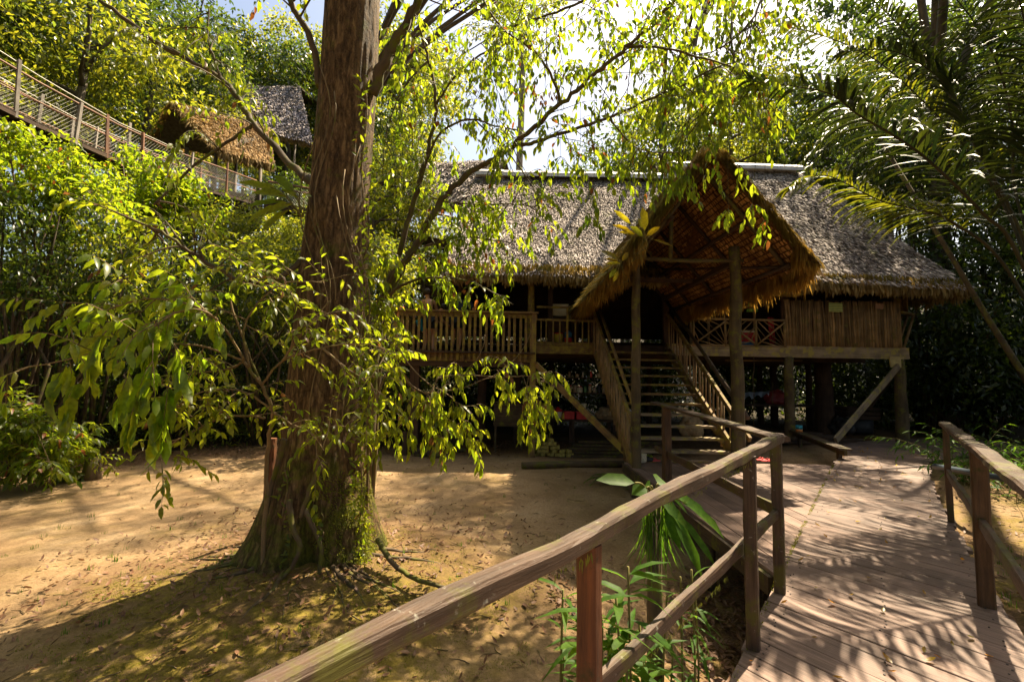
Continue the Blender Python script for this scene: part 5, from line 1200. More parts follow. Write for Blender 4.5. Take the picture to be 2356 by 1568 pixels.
F = [((2355, 615, 4.9), (2260, 490, 4.8), (2113, 351, 4.7), (1974, 264, 4.7), (1896, 212, 4.7), (1718, 186, 4.8)),
     ((2330, 520, 5.2), (2286, 416, 5.2), (2225, 295, 5.2), (2152, 169, 5.1), (2065, 56, 5.0), (1960, -40, 5.0)),
     ((2330, 640, 4.7), (2190, 511, 4.5), (2100, 480, 4.4), (2022, 460, 4.3), (1896, 403, 4.3), (1812, 434, 4.3)),
     ((2345, 480, 5.6), (2330, 300, 5.6), (2290, 140, 5.5), (2200, 0, 5.4), (2080, -90, 5.3)),
     ((2350, 560, 5.4), (2250, 380, 5.6), (2130, 240, 5.7), (2000, 130, 5.8), (1850, 70, 5.9), (1740, 60, 6)),
     ((2400, 500, 5.0), (2390, 300, 4.8), (2370, 120, 4.6), (2330, -60, 4.4)),
     ((2350, 540, 5.8), (2240, 330, 6.0), (2180, 200, 6.2), (2060, 120, 6.4), (1930, 120, 6.5))]
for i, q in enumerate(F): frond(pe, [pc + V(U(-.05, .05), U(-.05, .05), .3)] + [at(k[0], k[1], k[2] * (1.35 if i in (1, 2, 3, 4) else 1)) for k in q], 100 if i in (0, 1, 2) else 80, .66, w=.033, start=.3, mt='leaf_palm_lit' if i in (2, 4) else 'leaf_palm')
pe2 = empty("palm", (10.8, 7.4, .6), "second palm standing behind the first, its fronds darkening the upper right corner", "palm"); pc2 = V(10.8, 7.4, .6)
mb = MB(); mb.tube([V(10.8, 7.4, .3), V(10.6, 7.4, 3.0), V(10.2, 7.4, 5.6)], [.14, .12, .1], 10, rough=.1); mb.build("trunk", M['bark_far'], pe2)
for k in range(14):
    a = U(1.4, 5.2); o = V(math.cos(a), math.sin(a), 0); L = U(3.0, 4.2); t0 = V(10.2, 7.4, 5.5)
    frond(pe2, [t0, t0 + o * L * .25 + V(0, 0, L * .42), t0 + o * L * .6 + V(0, 0, L * .62), t0 + o * L * .95 + V(0, 0, L * .55), t0 + o * L * 1.2 + V(0, 0, L * .3)], 70, .7, w=.028, start=.15)
# leaning pole tree at right end of the roof
q0, q1 = at(2365, 880, 10.5), at(2185, 585, 11.0); e = empty("leaning_tree", (q0.x, q0.y, .6), "thin bare leaning trunk at the right end of the thatched roof", "tree"); mb = MB(); d_ = (q1 - q0); mb.tube([q0 - d_ * .25, q0, q0.lerp(q1, .5) + V(0, 0, -.06), q1, q1 + d_ * 1.2], [.08, .07, .06, .05, .04], 8, rough=.05); mb.build("trunk", M['post'], e)
b = bpy.data.objects.new("crown", darkc[2]); col.objects.link(b); b.parent = e; b.location = q1 + d_ * 1.25 - e.location; b.scale = (.5, .5, .5)
# added tall trees: crowns above the picture, placed to throw dapples on chosen spots
def shade_canopy(name, base, label, r, targets, z, pale=False, dark=False):
    """targets: (x, y, size, kind) spots on the ground that the crown shades at noon-ish sun; z crown height"""
    e = empty(name, (base[0], base[1], gh(*base, False)), label, "tree", "tall trees added for shade over the clearing"); mb = MB()
    mb.tube([V(base[0] + .1 * math.sin(k * 1.3), base[1], lerp(gh(*base, False) - .5, z - 1, k / 8)) for k in range(9)], [r * (1.2 - .06 * k) for k in range(9)], 9, rough=.04); top = V(base[0], base[1], z - 1.2)
    tt_ = z / SD.z
    for (x, y, s, k) in targets:
        c = V(x + SD.x * tt_, y + SD.y * tt_, z + U(-.6, .6)); mb.tube(spline([top + V(0, 0, U(-3, 0)), top.lerp(c, .5) + V(0, 0, .6), c], 4), [r * .5 - r * .045 * q for q in range(9)], 6)
        b = bpy.data.objects.new("crown", sparse if k == 4 else (darkc if dark else crowns)[k]); col.objects.link(b); b.parent = e; b.location = c - e.location; b.scale = (s, s, s * .55); b.rotation_euler = (0, 0, U(0, 6))
    mb.build("trunk", M['bark_pale' if pale else 'bark_far'], e)
random.seed(12)
shade_canopy("canopy_tree", (-9.3, 23.5), "tall tree added behind the left end of the house, crown above the picture for shade", .28, [(-8.0, 5.4, .5, 4), (-5.6, 4.3, .3, 4), (-5.2, 6.0, .42, 4), (-3.6, 6.6, .38, 4), (-6.7, 5.6, .40, 4), (-4.7, 3.5, .33, 4), (-7.0, 3.2, .5, 4), (-6.6, 7.4, .5, 4), (-8.6, 6.4, .8, 4), (-4.4, 7.8, .6, 4), (-7.5, 9.6, .8, 4), (-7.0, 4.6, .5, 4)], 17)
shade_canopy("canopy_tree", (7.6, 23.5), "tall tree added behind the right half of the thatched roof, unseen crown for shade", .25, [(0.1, 6.9, .75, 0), (1.2, 5.0, .5, 3), (-1.6, 7.9, .6, 1), (1.6, 7.4, .4, 2)], 18)
shade_canopy("canopy_tree", (14, 15), "tall tree added right of the house, crown above the palm for shade", .3, [(2.0, .5, .4, 4), (3.2, 2.6, .35, 4), (9.5, 4.0, .6, 1), (4.9, 6.0, .3, 4)], 15, dark=True)
e = empty("canopy_tree", (-5, -3, gh(-5, -3)), "tall tree added outside the picture, crown over the viewpoint to block skylight", "tree", "tall trees added for shade over the clearing"); mb = MB(); mb.tube([V(-5, -3, -.3), V(-4.8, -3, 7), V(-4.5, -3, 14)], [.35, .28, .2], 9); tp = V(-4.5, -3, 13.5)  # unseen tree added to block skylight from overhead and behind
for i, (x, y, z) in enumerate(((-7, 2, 15), (-3, 1, 16), (1, 2, 15), (5, 0, 15), (-5, -3, 16), (0, -4, 15), (5, -5, 16), (-10, -2, 15), (9, -3, 15), (-11, 4, 16), (-1, -8, 15))):
    c = V(x, y, z); mb.tube(spline([tp, tp.lerp(c, .5) + V(0, 0, .8), c], 4), [.1 - .009 * q for q in range(9)], 5)
    b = bpy.data.objects.new("crown", crowns[i % 4]); col.objects.link(b); b.parent = e; b.location = c - e.location; b.scale = (1.25, 1.25, .6); b.rotation_euler = (0, 0, i)
mb.build("trunk", M['bark_far'], e)
for i, (x, y, s) in enumerate(((-15, 3, 1.6), (-18, 8, 1.8), (-21, 13, 1.8), (-8, -4, 1.6), (-3, -7, 1.7), (3, -6, 1.6), (8, -3, 1.5), (12, 1, 1.3), (-13, 0, 1.6), (-6, -12, 2), (2, -13, 2), (10, -10, 2), (16, -5, 1.8), (-16, -8, 2), (6, -1.5, .9))):  # unseen trees added around the camera to cut sky fill
    ftree(x, y, s, i % 4, True, "leafy tree added around the viewpoint, unseen, dimming skylight", "trees added behind the viewpoint")
# ------------------------------------------------------------------ hanging bridge and the huts on the slope
random.seed(77)
M['rust'] = wood_mat("rusty_pipe", (.16, .07, .035), (.36, .19, .12), 2, 12, island=.1, rough=.6)
M['wire'] = plain("galvanised_wire", (.42, .40, .33), .5, .5, .2, 8, metal=.3)
def net(mb, a0, a1, b0, b1, cell, r=.0026):
    """diamond netting between bottom line a0-a1 and top line b0-b1"""
    L = (a1 - a0).length; h = ((b0 - a0).length + (b1 - a1).length) / 2; n = int(L / cell)
    def q(u, v): return a0.lerp(a1, u).lerp(b0.lerp(b1, u), v)
    du = h / L
    for k in range(-int(h / cell), n + 1):
        for s_ in (1, -1):
            u0 = k * cell / L; u1 = u0 + du; v0, v1 = (0, 1) if s_ > 0 else (1, 0)
            f0 = max(0, -u0 / du); f1 = min(1, (1 - u0) / du)
            if f1 - f0 < .03: continue
            mb.tube([q(u0 + du * f0, lerp(v0, v1, f0)), q(u0 + du * f1, lerp(v0, v1, f1))], r, 3, cap=False)
e = empty("hanging_bridge", (-11, 13, 7.6), "rusty hanging footbridge with wire netting sides crossing the upper left", "bridge")
deckz = [(-4, 8.2), (4, 7.85), (8, 7.65), (10.3, 7.75), (12.5, 7.95), (15, 8.35), (17.6, 8.95), (19.4, 9.35)]
def dz(y): return float(np.interp(y, [q[0] for q in deckz], [q[1] for q in deckz]))
ysb = [q[0] for q in deckz]
for X in (-11.0, -12.0):
    mb = MB(); mb.tube([V(X, y, dz(y) + .95) for y in ysb], .024, 6); mb.build("handrail_pipe", M['rust'], e)
    mb = MB(); mb.tube([V(X, y, dz(y) + 1.02 + .045 * abs(y - 12) * (y < 12) + .0 * y) for y in ysb[:6]], .012, 5); mb.build("cable", M['wire'], e)
    mb = MB(); mb.tube([V(X, y, dz(y) + .5) for y in ysb], .016, 5); mb.build("cable", M['rust'], e)
    mb = MB()
    for y0, y1 in zip(ysb, ysb[1:]): net(mb, V(X, y0, dz(y0)), V(X, y1, dz(y1)), V(X, y0, dz(y0) + .93), V(X, y1, dz(y1) + .93), .11)
    mb.build("netting", M['wire'], e)
    for y in (5.0, 7.6, 9.9, 11.3, 12.2, 12.9, 13.4, 15.4, 17.4):
        ln = U(-.05, .05); mb = MB(); mb.bar((X + .02, y, dz(y) - .12), (X + ln, y + U(-.1, .1), dz(y) + U(.96, 1.25)), .06, .06); mb.build("upright", M['rust' if random.random() < .5 else 'bark_pale'], e)
mb = MB()
for y0, y1 in zip(ysb, ysb[1:]):
    for X in (-11.0, -11.5, -12.0): mb.bar((X, y0, dz(y0) - .06), (X, y1, dz(y1) - .06), .09, .1)
    k = y0
    while k < y1: mb.bar((-12.05, k, dz(k)), (-10.95, k, dz(k)), .12, .02); k += .14
mb.build("deck", M['timber_dk'], e)
def hut(name, A, B, C, D, E, label, mt, fr, posts, zf, walls=True, cat="hut", blades=(.1, .035, .26, .05)):
    """ridge A-B, near eave C-D (C under A), far eave offset E"""
    h = empty(name, ((A + B + C + D) / 4) * 1.0, label, cat); h.location.z = zf
    F_ = E + (B - A)
    slab([A, B, D, C], .08, "roof", M['slab'], h); slab([A, B, F_, E], .08, "roof", M['slab'], h)
    thatch_blades([A, B, D, C], "thatch", h, M[mt], row=blades[0], sp=blades[1], ln=blades[2], wd=blades[3], lift=.05); thatch_blades([A, B, F_, E], "thatch", h, M[mt], row=.16, sp=.07, ln=.3, wd=.07, lift=.05)
    o = (C - A); o.z = 0; o = o.normalized(); fringe(C, D, o, "eave_fringe", h, M[fr], n=1400, ln=.5, wd=.05, thick=.2)
    o2 = (A - B); o2.z = 0; o2 = o2.normalized(); lv = Leaves()
    for (p_, q_) in ((A, C), (A, E)):
        for k in range(500):
            v = random.random(); p = p_.lerp(q_, v) + o2 * U(-.1, .2) + V(0, 0, U(-.02, .12)); lv.add(p, (q_ - p_).normalized() * .6 + o2 * U(0, .5) + V(0, 0, U(-.7, 0)), rdir(), U(.15, .45), U(.02, .05))
    link("verge", lv.mesh("verge", True, .3), M[fr], h)
    for q in posts: mb = MB(); mb.tube([V(q.x, q.y, zf - 4), V(q.x + .03, q.y, zf), q], [.10, .08, .07], 8, rough=.05); mb.build("post", M['bark_far'], h)
    if walls:
        c = (C + D + E + F_) / 4; ax = (B - A); rz = math.atan2(ax.y, ax.x); mb = MB(); mb.box((c.x, c.y, zf - .05), (ax.length * .92, 2.2, .1), rz); mb.build("floor", M['timber_dk'], h)
        mb = MB(); n_ = V(-math.sin(rz), math.cos(rz), 0); mb.bar(V(c.x, c.y, zf + .55) - ax.normalized() * .8 + n_ * .8, V(c.x, c.y, zf + .55) + ax * .45 + n_ * .8, .05, 1.3); mb.build("wall", M['timber_dk'], h)
    return h
A, B, C, D, E = at(402, 238, 19.6), at(622, 296, 21.6), at(505, 346, 18.2), at(630, 378, 20.2), at(355, 326, 20.6)
pz = dz(19.4)
hut("entrance_hut", A, B, C, D, E, "small thatched entrance hut with warm shaggy roof at the far end of the hanging bridge", 'thatch_warm', 'fringe_far', [at(497, 345, 18.6), at(430, 340, 19.8), at(600, 372, 20.5), at(545, 345, 22)], pz)
A, B, C, D, E = at(540, 200, 30), at(690, 200, 31), at(462, 268, 26.5), at(720, 330, 27), at(600, 240, 33)
hut("grey_roofed_hut", A, B, C, D, E, "larger pale grey thatched roof rising behind the entrance hut", 'thatch', 'fringe_far', [at(500, 275, 27), at(680, 300, 28)], 9.5, blades=(.16, .06, .3, .08))
A, B, C, D, E = at(925, 380, 20.5), at(1165, 368, 20.5), at(905, 470, 18.8), at(1085, 470, 18.8), at(960, 440, 22.5)
hut("back_hut", A, B, C, D, E, "grey thatched roof seen through leaves behind the left end of the house", 'thatch', 'fringe_far', [at(920, 480, 19), at(1060, 480, 19)], 6.2, blades=(.11, .04, .26, .06))
# raised walkway from the hut towards the house
e = empty("raised_walkway", (-6, 18, 7.5), "dark raised walkway with wire netting sides running from the entrance hut behind the big trunk", "walkway")
w0, w1, w2 = V(-10.6, 19.6, dz(19.4)), V(-5.6, 18.2, 8.1), V(-1.7, 15.2, 6.3)
for a, b in ((w0, w1), (w1, w2)):
    for o in (V(0, 0, 0), V(.4, .9, 0)):
        mb = MB(); mb.bar(a + o, b + o, .1, .26); mb.build("beam", M['timber_dk'], e); mb = MB(); mb.tube([a + o + V(0, 0, 1), b + o + V(0, 0, 1)], .04, 6); mb.build("handrail_pipe", M['rust'], e)
        mb = MB(); net(mb, a + o, b + o, a + o + V(0, 0, 1), b + o + V(0, 0, 1), .13); mb.build("netting", M['wire'], e)
    mb = MB(); mb.bar(a.lerp(b, 0) + V(.2, .45, .12), b + V(.2, .45, .12), 1.0, .04); mb.build("deck", M['timber_dk'], e)
for q in (w0, w0.lerp(w1, .5), w1, w1.lerp(w2, .5)): mb = MB(); mb.tube([V(q.x, q.y, gh(q.x, q.y, False) - .3), V(q.x, q.y, q.z)], .11, 8); mb.build("post", M['timber_dk'], e)

# ------------------------------------------------------------------ epiphytes and foreground plants
def broad_plant(name, c, label, leaves, mt, aw=.3, stemr=.006, roots=0, group=None):
    """leaves: list of (tip point, blade length, blade width)"""
    e = empty(name, c, label, "plant", group); mb = MB(); lv = Leaves()
    for tip, bl, bw in leaves:
        d = (tip - c); L = d.length; b0_ = c + d * max(0, 1 - bl / L) + V(0, 0, .02); mb.tube(spline([c, c.lerp(b0_, .5) + V(0, 0, .03), b0_], 4), stemr, 5)
        lv.add(b0_, tip - b0_, V(U(-.4, .4), -1, U(.0, .5)), bl, bw)
    for k in range(roots): mb.tube([c + V(U(-.04, .04), -.02, 0)] + [c + V(U(-.08, .08) * q, U(-.06, 0), -.12 * q) for q in (1, 2, 3)], .003, 3)
    mb.build("stalk", M['stem'], e); o_ = link("foliage", lv.mesh("foliage", True, .22, (.3, .7)), M[mt], e); return e
def T(px, py, Y, bl, bw): return (at(px, py, Y), bl, bw)
c = at(1482, 550, 6.98)
broad_plant("porch_epiphyte", c, "golden philodendron sprouting halfway up the porch roof's left edge", [T(1483, 475, 6.90, 0.38, 0.136), T(1415, 482, 6.90, 0.34, 0.087), T(1515, 522, 6.80, 0.24, 0.105), T(1412, 515, 6.90, 0.30, 0.074), T(1452, 520, 6.80, 0.30, 0.118), T(1430, 530, 6.80, 0.25, 0.074), T(1548, 562, 6.70, 0.32, 0.043), T(1470, 500, 7.00, 0.20, 0.074)], 'leaf_sun', roots=7, group="plants growing on the porch roof")
c = at(1428, 608, 7.12)
broad_plant("porch_epiphyte", c, "smaller orange-leaved philodendron low on the porch roof's left edge", [T(1384, 572, 7.25, 0.34, 0.124), T(1395, 605, 7.15, 0.22, 0.056), T(1445, 580, 7.15, 0.20, 0.087), T(1390, 590, 7.25, 0.26, 0.062), T(1400, 640, 7.05, 0.20, 0.087), T(1412, 650, 7.05, 0.20, 0.074)], 'leaf_sun', roots=3, group="plants growing on the porch roof")
c = V(1.02, 2.75, .15); c = gz(1440, 1395, .25)
c = at(1430, 1400, 2.15)
def clump(name, c, n, L, bw, label, mt='leaf_plant', spread=.8, seed=1):
    """low bushy clump: lance leaves arching out from several short leaning stems"""
    random.seed(seed); gz0 = gh(c.x, c.y); e = empty(name, V(c.x, c.y, gz0), label, "plant"); mb = MB(); lv = Leaves()
    for s_ in range(5):
        a = 6.28 * s_ / 5 + U(-.4, .4); o = V(math.cos(a), math.sin(a), 0); top = V(c.x, c.y, lerp(gz0, c.z, U(.55, 1.0))) + o * L * U(.2, .9); b0 = V(c.x, c.y, gz0 - .02) + o * .04
        pts = spline([b0, b0.lerp(top, .5) + o * .03, top], 5); mb.tube(pts, [.005] * len(pts), 5)
        for k in range(n):
            f = U(.35, 1) * (len(pts) - 1); i = min(int(f), len(pts) - 2); q = pts[i].lerp(pts[i + 1], f - i); a = U(0, 6.28); d = V(math.cos(a), math.sin(a), 0)
            lv.add(q, d + V(0, 0, U(-.1, .9)), V(0, 0, 1) - d * .4 + rdir() * .3, L * U(.8, 1.8), bw * U(.6, 1.2))
    mb.build("stalk", M['stem'], e); link("foliage", lv.mesh("foliage", True, .6, (.3, .65)), M[mt], e)
clump("foreground_plant", at(1435, 1270, 2.0), 17, .13, .036, "low broadleaf plant with green lance leaves beside the reddish rail post", seed=3)
clump("foreground_plant", at(1395, 1350, 1.9), 15, .12, .036, "darker low leafy clump at the foot of the reddish rail post", seed=8)
clump("foreground_plant", at(1560, 1260, 2.5), 14, .12, .022, "low clump of narrow strap leaves in the shade behind the lower rail", seed=21)
clump("foreground_plant", at(1325, 1340, 2.1), 9, .11, .03, "small leafy clump on the sand just left of the reddish rail post", seed=23)
# strappy orchid-like clump on a post with hanging roots
c = at(1505, 1150, 2.75); e = empty("orchid_clump", c, "strap-leaved clump with a beard of hanging roots between the near rail and the platform", "plant"); mb = MB(); lv = Leaves()
mb.tube([V(c.x, c.y, gh(c.x, c.y) - .1), c], [.05, .04], 8, rough=.1); mb.build("stump", M['limb'], e)
for k in range(85): lv.add(c + V(U(-.06, .06), U(-.06, .06), U(-.06, .03)), (U(-.25, .25), U(-.3, .2), U(-1.2, -.7)), rdir(), U(.15, .45), .010)
link("hanging_leaves", lv.mesh("hanging_leaves", True, .3, (.2, .6)), M['leaf_plant'], e); lv = Leaves(); mb = MB()
for (px, py, Y, bl, bw) in ((1375, 1095, 2.7, .36, .10), (1455, 1130, 2.7, .22, .10), (1530, 1105, 2.8, .26, .14), (1600, 1150, 2.7, .26, .07), (1640, 1180, 2.7, .34, .08), (1690, 1215, 2.65, .30, .07), (1595, 1230, 2.6, .22, .07), (1630, 1320, 2.5, .3, .07), (1570, 1265, 2.6, .24, .06), (1660, 1300, 2.6, .25, .05), (1590, 1170, 2.7, .3, .03), (1560, 1190, 2.6, .2, .07), (1480, 1120, 2.8, .2, .1)):
    tip = at(px, py, Y); b0_ = c.lerp(tip, .35) + V(0, 0, .05); mb.tube(spline([c, c.lerp(b0_, .6) + V(0, 0, .03), b0_], 4), .006, 5); lv.add(b0_, tip - b0_, (U(-.2, .2), -.6, .8), (tip - b0_).length, bw)
mb.build("stalk", M['stem'], e); link("leaf_blades", lv.mesh("leaf_blades", True, .3, (.3, .7)), M['leaf_plant'], e)
# ferns and sprigs
def fern(x, y, label, L=.5, n=7, z=None, seed=0):
    random.seed(seed); z = gh(x, y) if z is None else z; e = empty("fern", (x, y, z), label, "fern", "ferns"); mb = MB(); lv = Leaves()
    for k in range(n):
        a = 6.28 * k / n + U(-.3, .3); d = V(math.cos(a), math.sin(a), 0); pts = [V(x, y, z) + d * L * f + V(0, 0, L * (.9 * f - .85 * f * f)) for f in (0, .2, .4, .6, .8, 1)]; mb.tube(pts, [.004, .004, .003, .003, .002, .001], 4); sp_ = spline(pts, 5)
        for i, q in enumerate(sp_[4:]):
            for s_ in (-1, 1): lv.add(q, d * .4 + V(-d.y, d.x, 0) * s_ + V(0, 0, -.2), (0, 0, 1), L * .2 * (1 - i / len(sp_)) + .015, .018)
    mb.build("stalk", M['stem'], e); link("fronds", lv.mesh("fronds", True), M['leaf_plant'], e)
q = gz(1410, 1110, .2); fern(q.x, q.y, "fern beside the platform's left edge near the stair post", .55, 8, seed=4)
fern(6.2, 4.6, "fern at the foot of the right handrail", .4, 7, seed=5); fern(9.0, 9.3, "fern at the right bend of the boardwalk", .6, 8, seed=6)
clump("foreground_plant", V(3.9, 2.75, .42), 5, .12, .05, "small leafy plant at the right boardwalk edge in the lower right corner", seed=12)
clump("foreground_plant", V(4.8, 4.0, .42), 4, .12, .04, "small sprig growing beyond the right boardwalk edge", seed=13)

# ------------------------------------------------------------------ clutter under and in the house
def lab(o, label, cat, group=None): return tag(o, label, cat, group)
def col_mat(name, c, **k): return plain(name, c, k.pop('rough', .5), .4, .15, 8, **k)
YEL = col_mat("yellow_plastic", (.62, .46, .06)); WHT = col_mat("cream_plastic", (.62, .55, .38)); RED = col_mat("red_plastic", (.50, .03, .03)); BLU = col_mat("blue_plastic", (.03, .14, .30)); GRN = col_mat("green_cloth", (.12, .35, .05)); GLS = col_mat("jar_glass", (.35, .25, .15), rough=.2); SACK = plain("sack_cloth", (.26, .19, .11), .9, .1, .3, 12); BRK = plain("old_brick", (.33, .27, .08), .9, .1, .4, 10); PINK = col_mat("pink_rubber", (.75, .10, .10)); LIME = col_mat("lime_rubber", (.35, .55, .05)); CYAN = col_mat("cyan_paint", (.05, .35, .45)); ORG = col_mat("orange_paint", (.60, .22, .06)); BLK = col_mat("black_plastic", (.02, .02, .022))
GR = gh(1.5, 13)
def lathe_thing(name, c, parts, label, cat, group=None):
    e = empty(name, c, label, cat, group)
    for (nm, prof_, m_) in parts: mb = MB(); mb.lathe(c, prof_, 16); mb.build(nm, m_, e)
    return e
# work table with containers
tb = empty("work_table", (1.75, 13.6, GR), "long dark table under the house carrying containers", "table"); tz = at(1300, 963, 13.4).z
mb = MB(); mb.box((1.85, 13.6, tz - .03), (2.35, .7, .05)); mb.build("tabletop", M['timber_dk'], tb)
for x in (.8, 1.75, 2.9):
    for y in (13.3, 13.9): mb = MB(); mb.bar((x, y, GR - .1), (x, y, tz - .055), .07, .07); mb.build("leg", M['timber_dk'], tb)
q = at(1253, 960, 13.4); q.z = tz; k = 1
lathe_thing("jerrycan", q, [("body", [(.11, 0), (.135, .03), (.135, .22), (.10, .27), (.115, .30), (.11, .42), (.05, .44)], YEL)], "yellow plastic drum at the left end of the table under the house", "drum")
q = at(1283, 960, 13.4); q.z = tz; lathe_thing("lidded_pot", q, [("body", [(.09, 0), (.11, .03), (.12, .2)], WHT), ("lid", [(.125, .2), (.125, .24), (.06, .28), (.03, .33), (.01, .33)], RED)], "white pot with red lid beside the yellow drum", "pot")
q = at(1296, 961, 13.3); q.z = tz; lathe_thing("bottle", q, [("body", [(.05, 0), (.06, .03), (.055, .1), (.025, .14), (.02, .18)], YEL)], "small yellow bottle next to the white pot", "bottle")
for i, (px, L_) in enumerate(((1310, "red plastic crate next to the small yellow bottle"), (1333, "red plastic crate at the right, by the cloth sacks"))):
    q = at(px, 960, 13.4); e = empty("plastic_crate", V(q.x, q.y, tz), L_, "crate", "red crates on the table"); mb = MB()
    for (ox, oy, sx_, sy_) in ((0, -.17, .32, .02), (0, .17, .32, .02), (-.16, 0, .02, .36), (.16, 0, .02, .36)): mb.box((q.x + ox, q.y + oy, tz + .11), (sx_, sy_, .2))
    mb.box((q.x, q.y, tz + .02), (.3, .32, .02)); mb.build("body", RED, e); mb = MB(); mb.box((q.x, q.y - .19, tz + .2), (.34, .03, .03)); mb.build("rim", RED, e)
q = at(1398, 955, 13.4)
def lumpy(name, c, sz, m_, label, cat, seed=0, group=None):
    bm = bmesh.new(); bmesh.ops.create_icosphere(bm, subdivisions=4, radius=1)
    for v in bm.verts:
        n = noise.noise(v.co * 1.7 + V(seed, 0, 0)) * .35 + noise.noise(v.co * 4 + V(seed, 3, 0)) * .14; v.co *= 1 + n; v.co = V(v.co.x * sz[0], v.co.y * sz[1], max(v.co.z, -.75) * sz[2])
    me = bpy.data.meshes.new(name); bm.to_mesh(me); bm.free(); me.polygons.foreach_set("use_smooth", [True] * len(me.polygons)); o = link(name, me, m_); o.location = c; return tag(o, label, cat, group)
lumpy("cloth_sack", V(q.x, 13.5, tz + .15), (.30, .22, .20), SACK, "crumpled tan sack on the right end of the table", "sack", 2)
lumpy("cloth_sack", at(1590, 985, 11.6), (.28, .22, .3), SACK, "pale sack standing on the ground behind the stair treads", "sack", 5)
# shelves with jars
sh = empty("jar_shelf", (1.9, 14.1, GR), "dark two-tier shelf with rows of jars under the house", "shelf")
z1, z2 = at(1330, 869, 14).z, at(1350, 904, 14).z
for z, x0, x1 in ((z1, 1.2, 2.75), (z2, 1.55, 3.0)): mb = MB(); mb.box(((x0 + x1) / 2, 14.0, z), (x1 - x0, .3, .03)); mb.build("shelf_board", M['timber_dk'], sh)
for x in (1.22, 2.9): mb = MB(); mb.bar((x, 14.12, GR - .1), (x, 14.12, z1 + .25), .06, .06); mb.build("upright", M['timber_dk'], sh)
JL = [("reddish lidded jar", RED), ("brown glass jar", GLS), ("glass jar with dark contents", GLS), ("squat cream tub", WHT), ("slim greenish bottle", col_mat("green_glass", (.12, .28, .10))), ("amber glass jar", GLS), ("clear jar", GLS), ("dark little jar", BLK), ("brown jar", GLS), ("brown jar", GLS)]
for i, (nm, m_) in enumerate(JL):
    x = 1.62 + i * .135; c = V(x, 13.95, z2 + .016); r = .085 if i == 3 else (.035 if i == 4 else .048); h = .14 + .03 * (i % 3)
    if i > 3: c.x += .03
    lathe_thing("jar", c, [("body", [(r * .9, 0), (r, .02), (r, h), (r * .8, h + .02)], m_), ("lid", [(r * .85, h + .02), (r * .85, h + .045)], RED if i in (0, 1, 3, 5) else BLK)], "%s, %s from the left on the lower jar shelf" % (nm, ["first", "second", "third", "fourth", "fifth", "sixth", "seventh", "eighth", "ninth", "tenth"][i]), "jar", "jars on the lower shelf")
for i, x in enumerate((1.32, 1.5, 1.72, 1.95, 2.12, 2.36, 2.6)):
    c = V(x, 13.95, z1 + .016); r = (.04, .05, .035, .06, .025, .03, .06)[i]; h = (.12, .1, .16, .1, .14, .17, .12)[i]
    lathe_thing("jar", c, [("body", [(r * .9, 0), (r, .02), (r, h), (r * .6, h + .02)], (GLS, BLK, GLS, GLS, WHT, PINK, WHT)[i])], ("dark bottle", "short jar", "tall jar", "tin", "slim white bottle", "slim pink bottle", "white cup")[i] + " on the upper jar shelf", "jar", "jars on the upper shelf")
q = at(1343, 930, 13.7); lathe_thing("bucket", V(q.x, q.y, tz + .20), [("body", [(.06, 0), (.075, .22)], WHT), ("rim", [(.08, .21), (.08, .23)], WHT)], "white bucket with a rim ring between the jar shelf and the table", "bucket")
# wooden chest on legs
q = at(1170, 1000, 12.2); e = empty("wooden_chest", (q.x, 12.2, .25), "brown wooden chest on thin legs under the deck's right half", "chest"); mb = MB()
for k in range(5): mb.box((q.x, 12.2, .95 + k * .115), (.78, .5, .11))
mb.build("body", M['edge'], e); mb = MB(); mb.box((q.x, 12.2, 1.50), (.86, .56, .03)); mb.build("lid", M['edge'], e)
for sx_ in (-.34, .34):
    for sy_ in (-.2, .2): mb = MB(); mb.bar((q.x + sx_, 12.2 + sy_, .15), (q.x + sx_, 12.2 + sy_, .92), .04, .04); mb.build("leg", M['edge'], e)
lathe_thing("tin_mug", V(q.x + .02, 12.1, 1.515), [("body", [(.05, 0), (.05, .11)], WHT)], "cream mug standing on the wooden chest", "mug")
# bricks
random.seed(3)
bq = gz(1262, 1048, .27); n_ = 0
for lay_, cnt_ in enumerate((8, 7, 5, 4, 3, 2)):
    for i in range(cnt_):
        c = V(bq.x - .28 + i * .12 + U(-.02, .02) + (.0 if lay_ < 3 else .04), bq.y + U(-.04, .04), gh(bq.x, bq.y) + .05 + lay_ * .085); mb = MB(); mb.box(c + V(U(-.025, .025), 0, U(-.006, .006)), (U(.09, .12), .2, U(.065, .08)), U(-.45, .45)); o = mb.build("brick", BRK); o.data.transform(Matrix.Translation(-c)); o.location = c
        tag(o, "old mossy brick in the small heap beside the deck post", "brick", "bricks heaped by the deck post")
# planks and log
def plank_obj(a, b, wd, th, label, group="planks stacked under the house", name="loose_plank", mt='edge'):
    a = Vector(a); b = Vector(b); mb = MB(); mb.bar(a, b, wd, th, jit=.003); o = mb.build(name, M[mt]); o.data.transform(Matrix.Translation(-(a + b) / 2)); o.location = (a + b) / 2; return tag(o, label, "plank", group)
for i in range(5):
    a, b = gz(1278 + i * 6, 1034 - i * 6, .3), gz(1440, 1036 - i * 6, .3); zz = gh(1.5, 11.5) + .04 + i * .07
    plank_obj((a.x, 11.4 + i * .12, zz), (b.x + .3, 11.5 + i * .1, zz), .22, .06, "dark plank, %s of the stack behind the brick heap" % ("lowest", "second", "third", "fourth", "topmost")[i])
for i in range(4): zz = gh(7.5, 12.0) + .05 + i * .06; plank_obj((5.6 + .2 * i, 11.9 + .1 * i, zz), (9.6 - .5 * i, 12.3 + .05 * i, zz), .25, .05, "reddish plank, %s of the pile in front of the brace" % ("lowest", "second", "third", "topmost")[i], "planks piled by the boardwalk", mt='timber_dk')
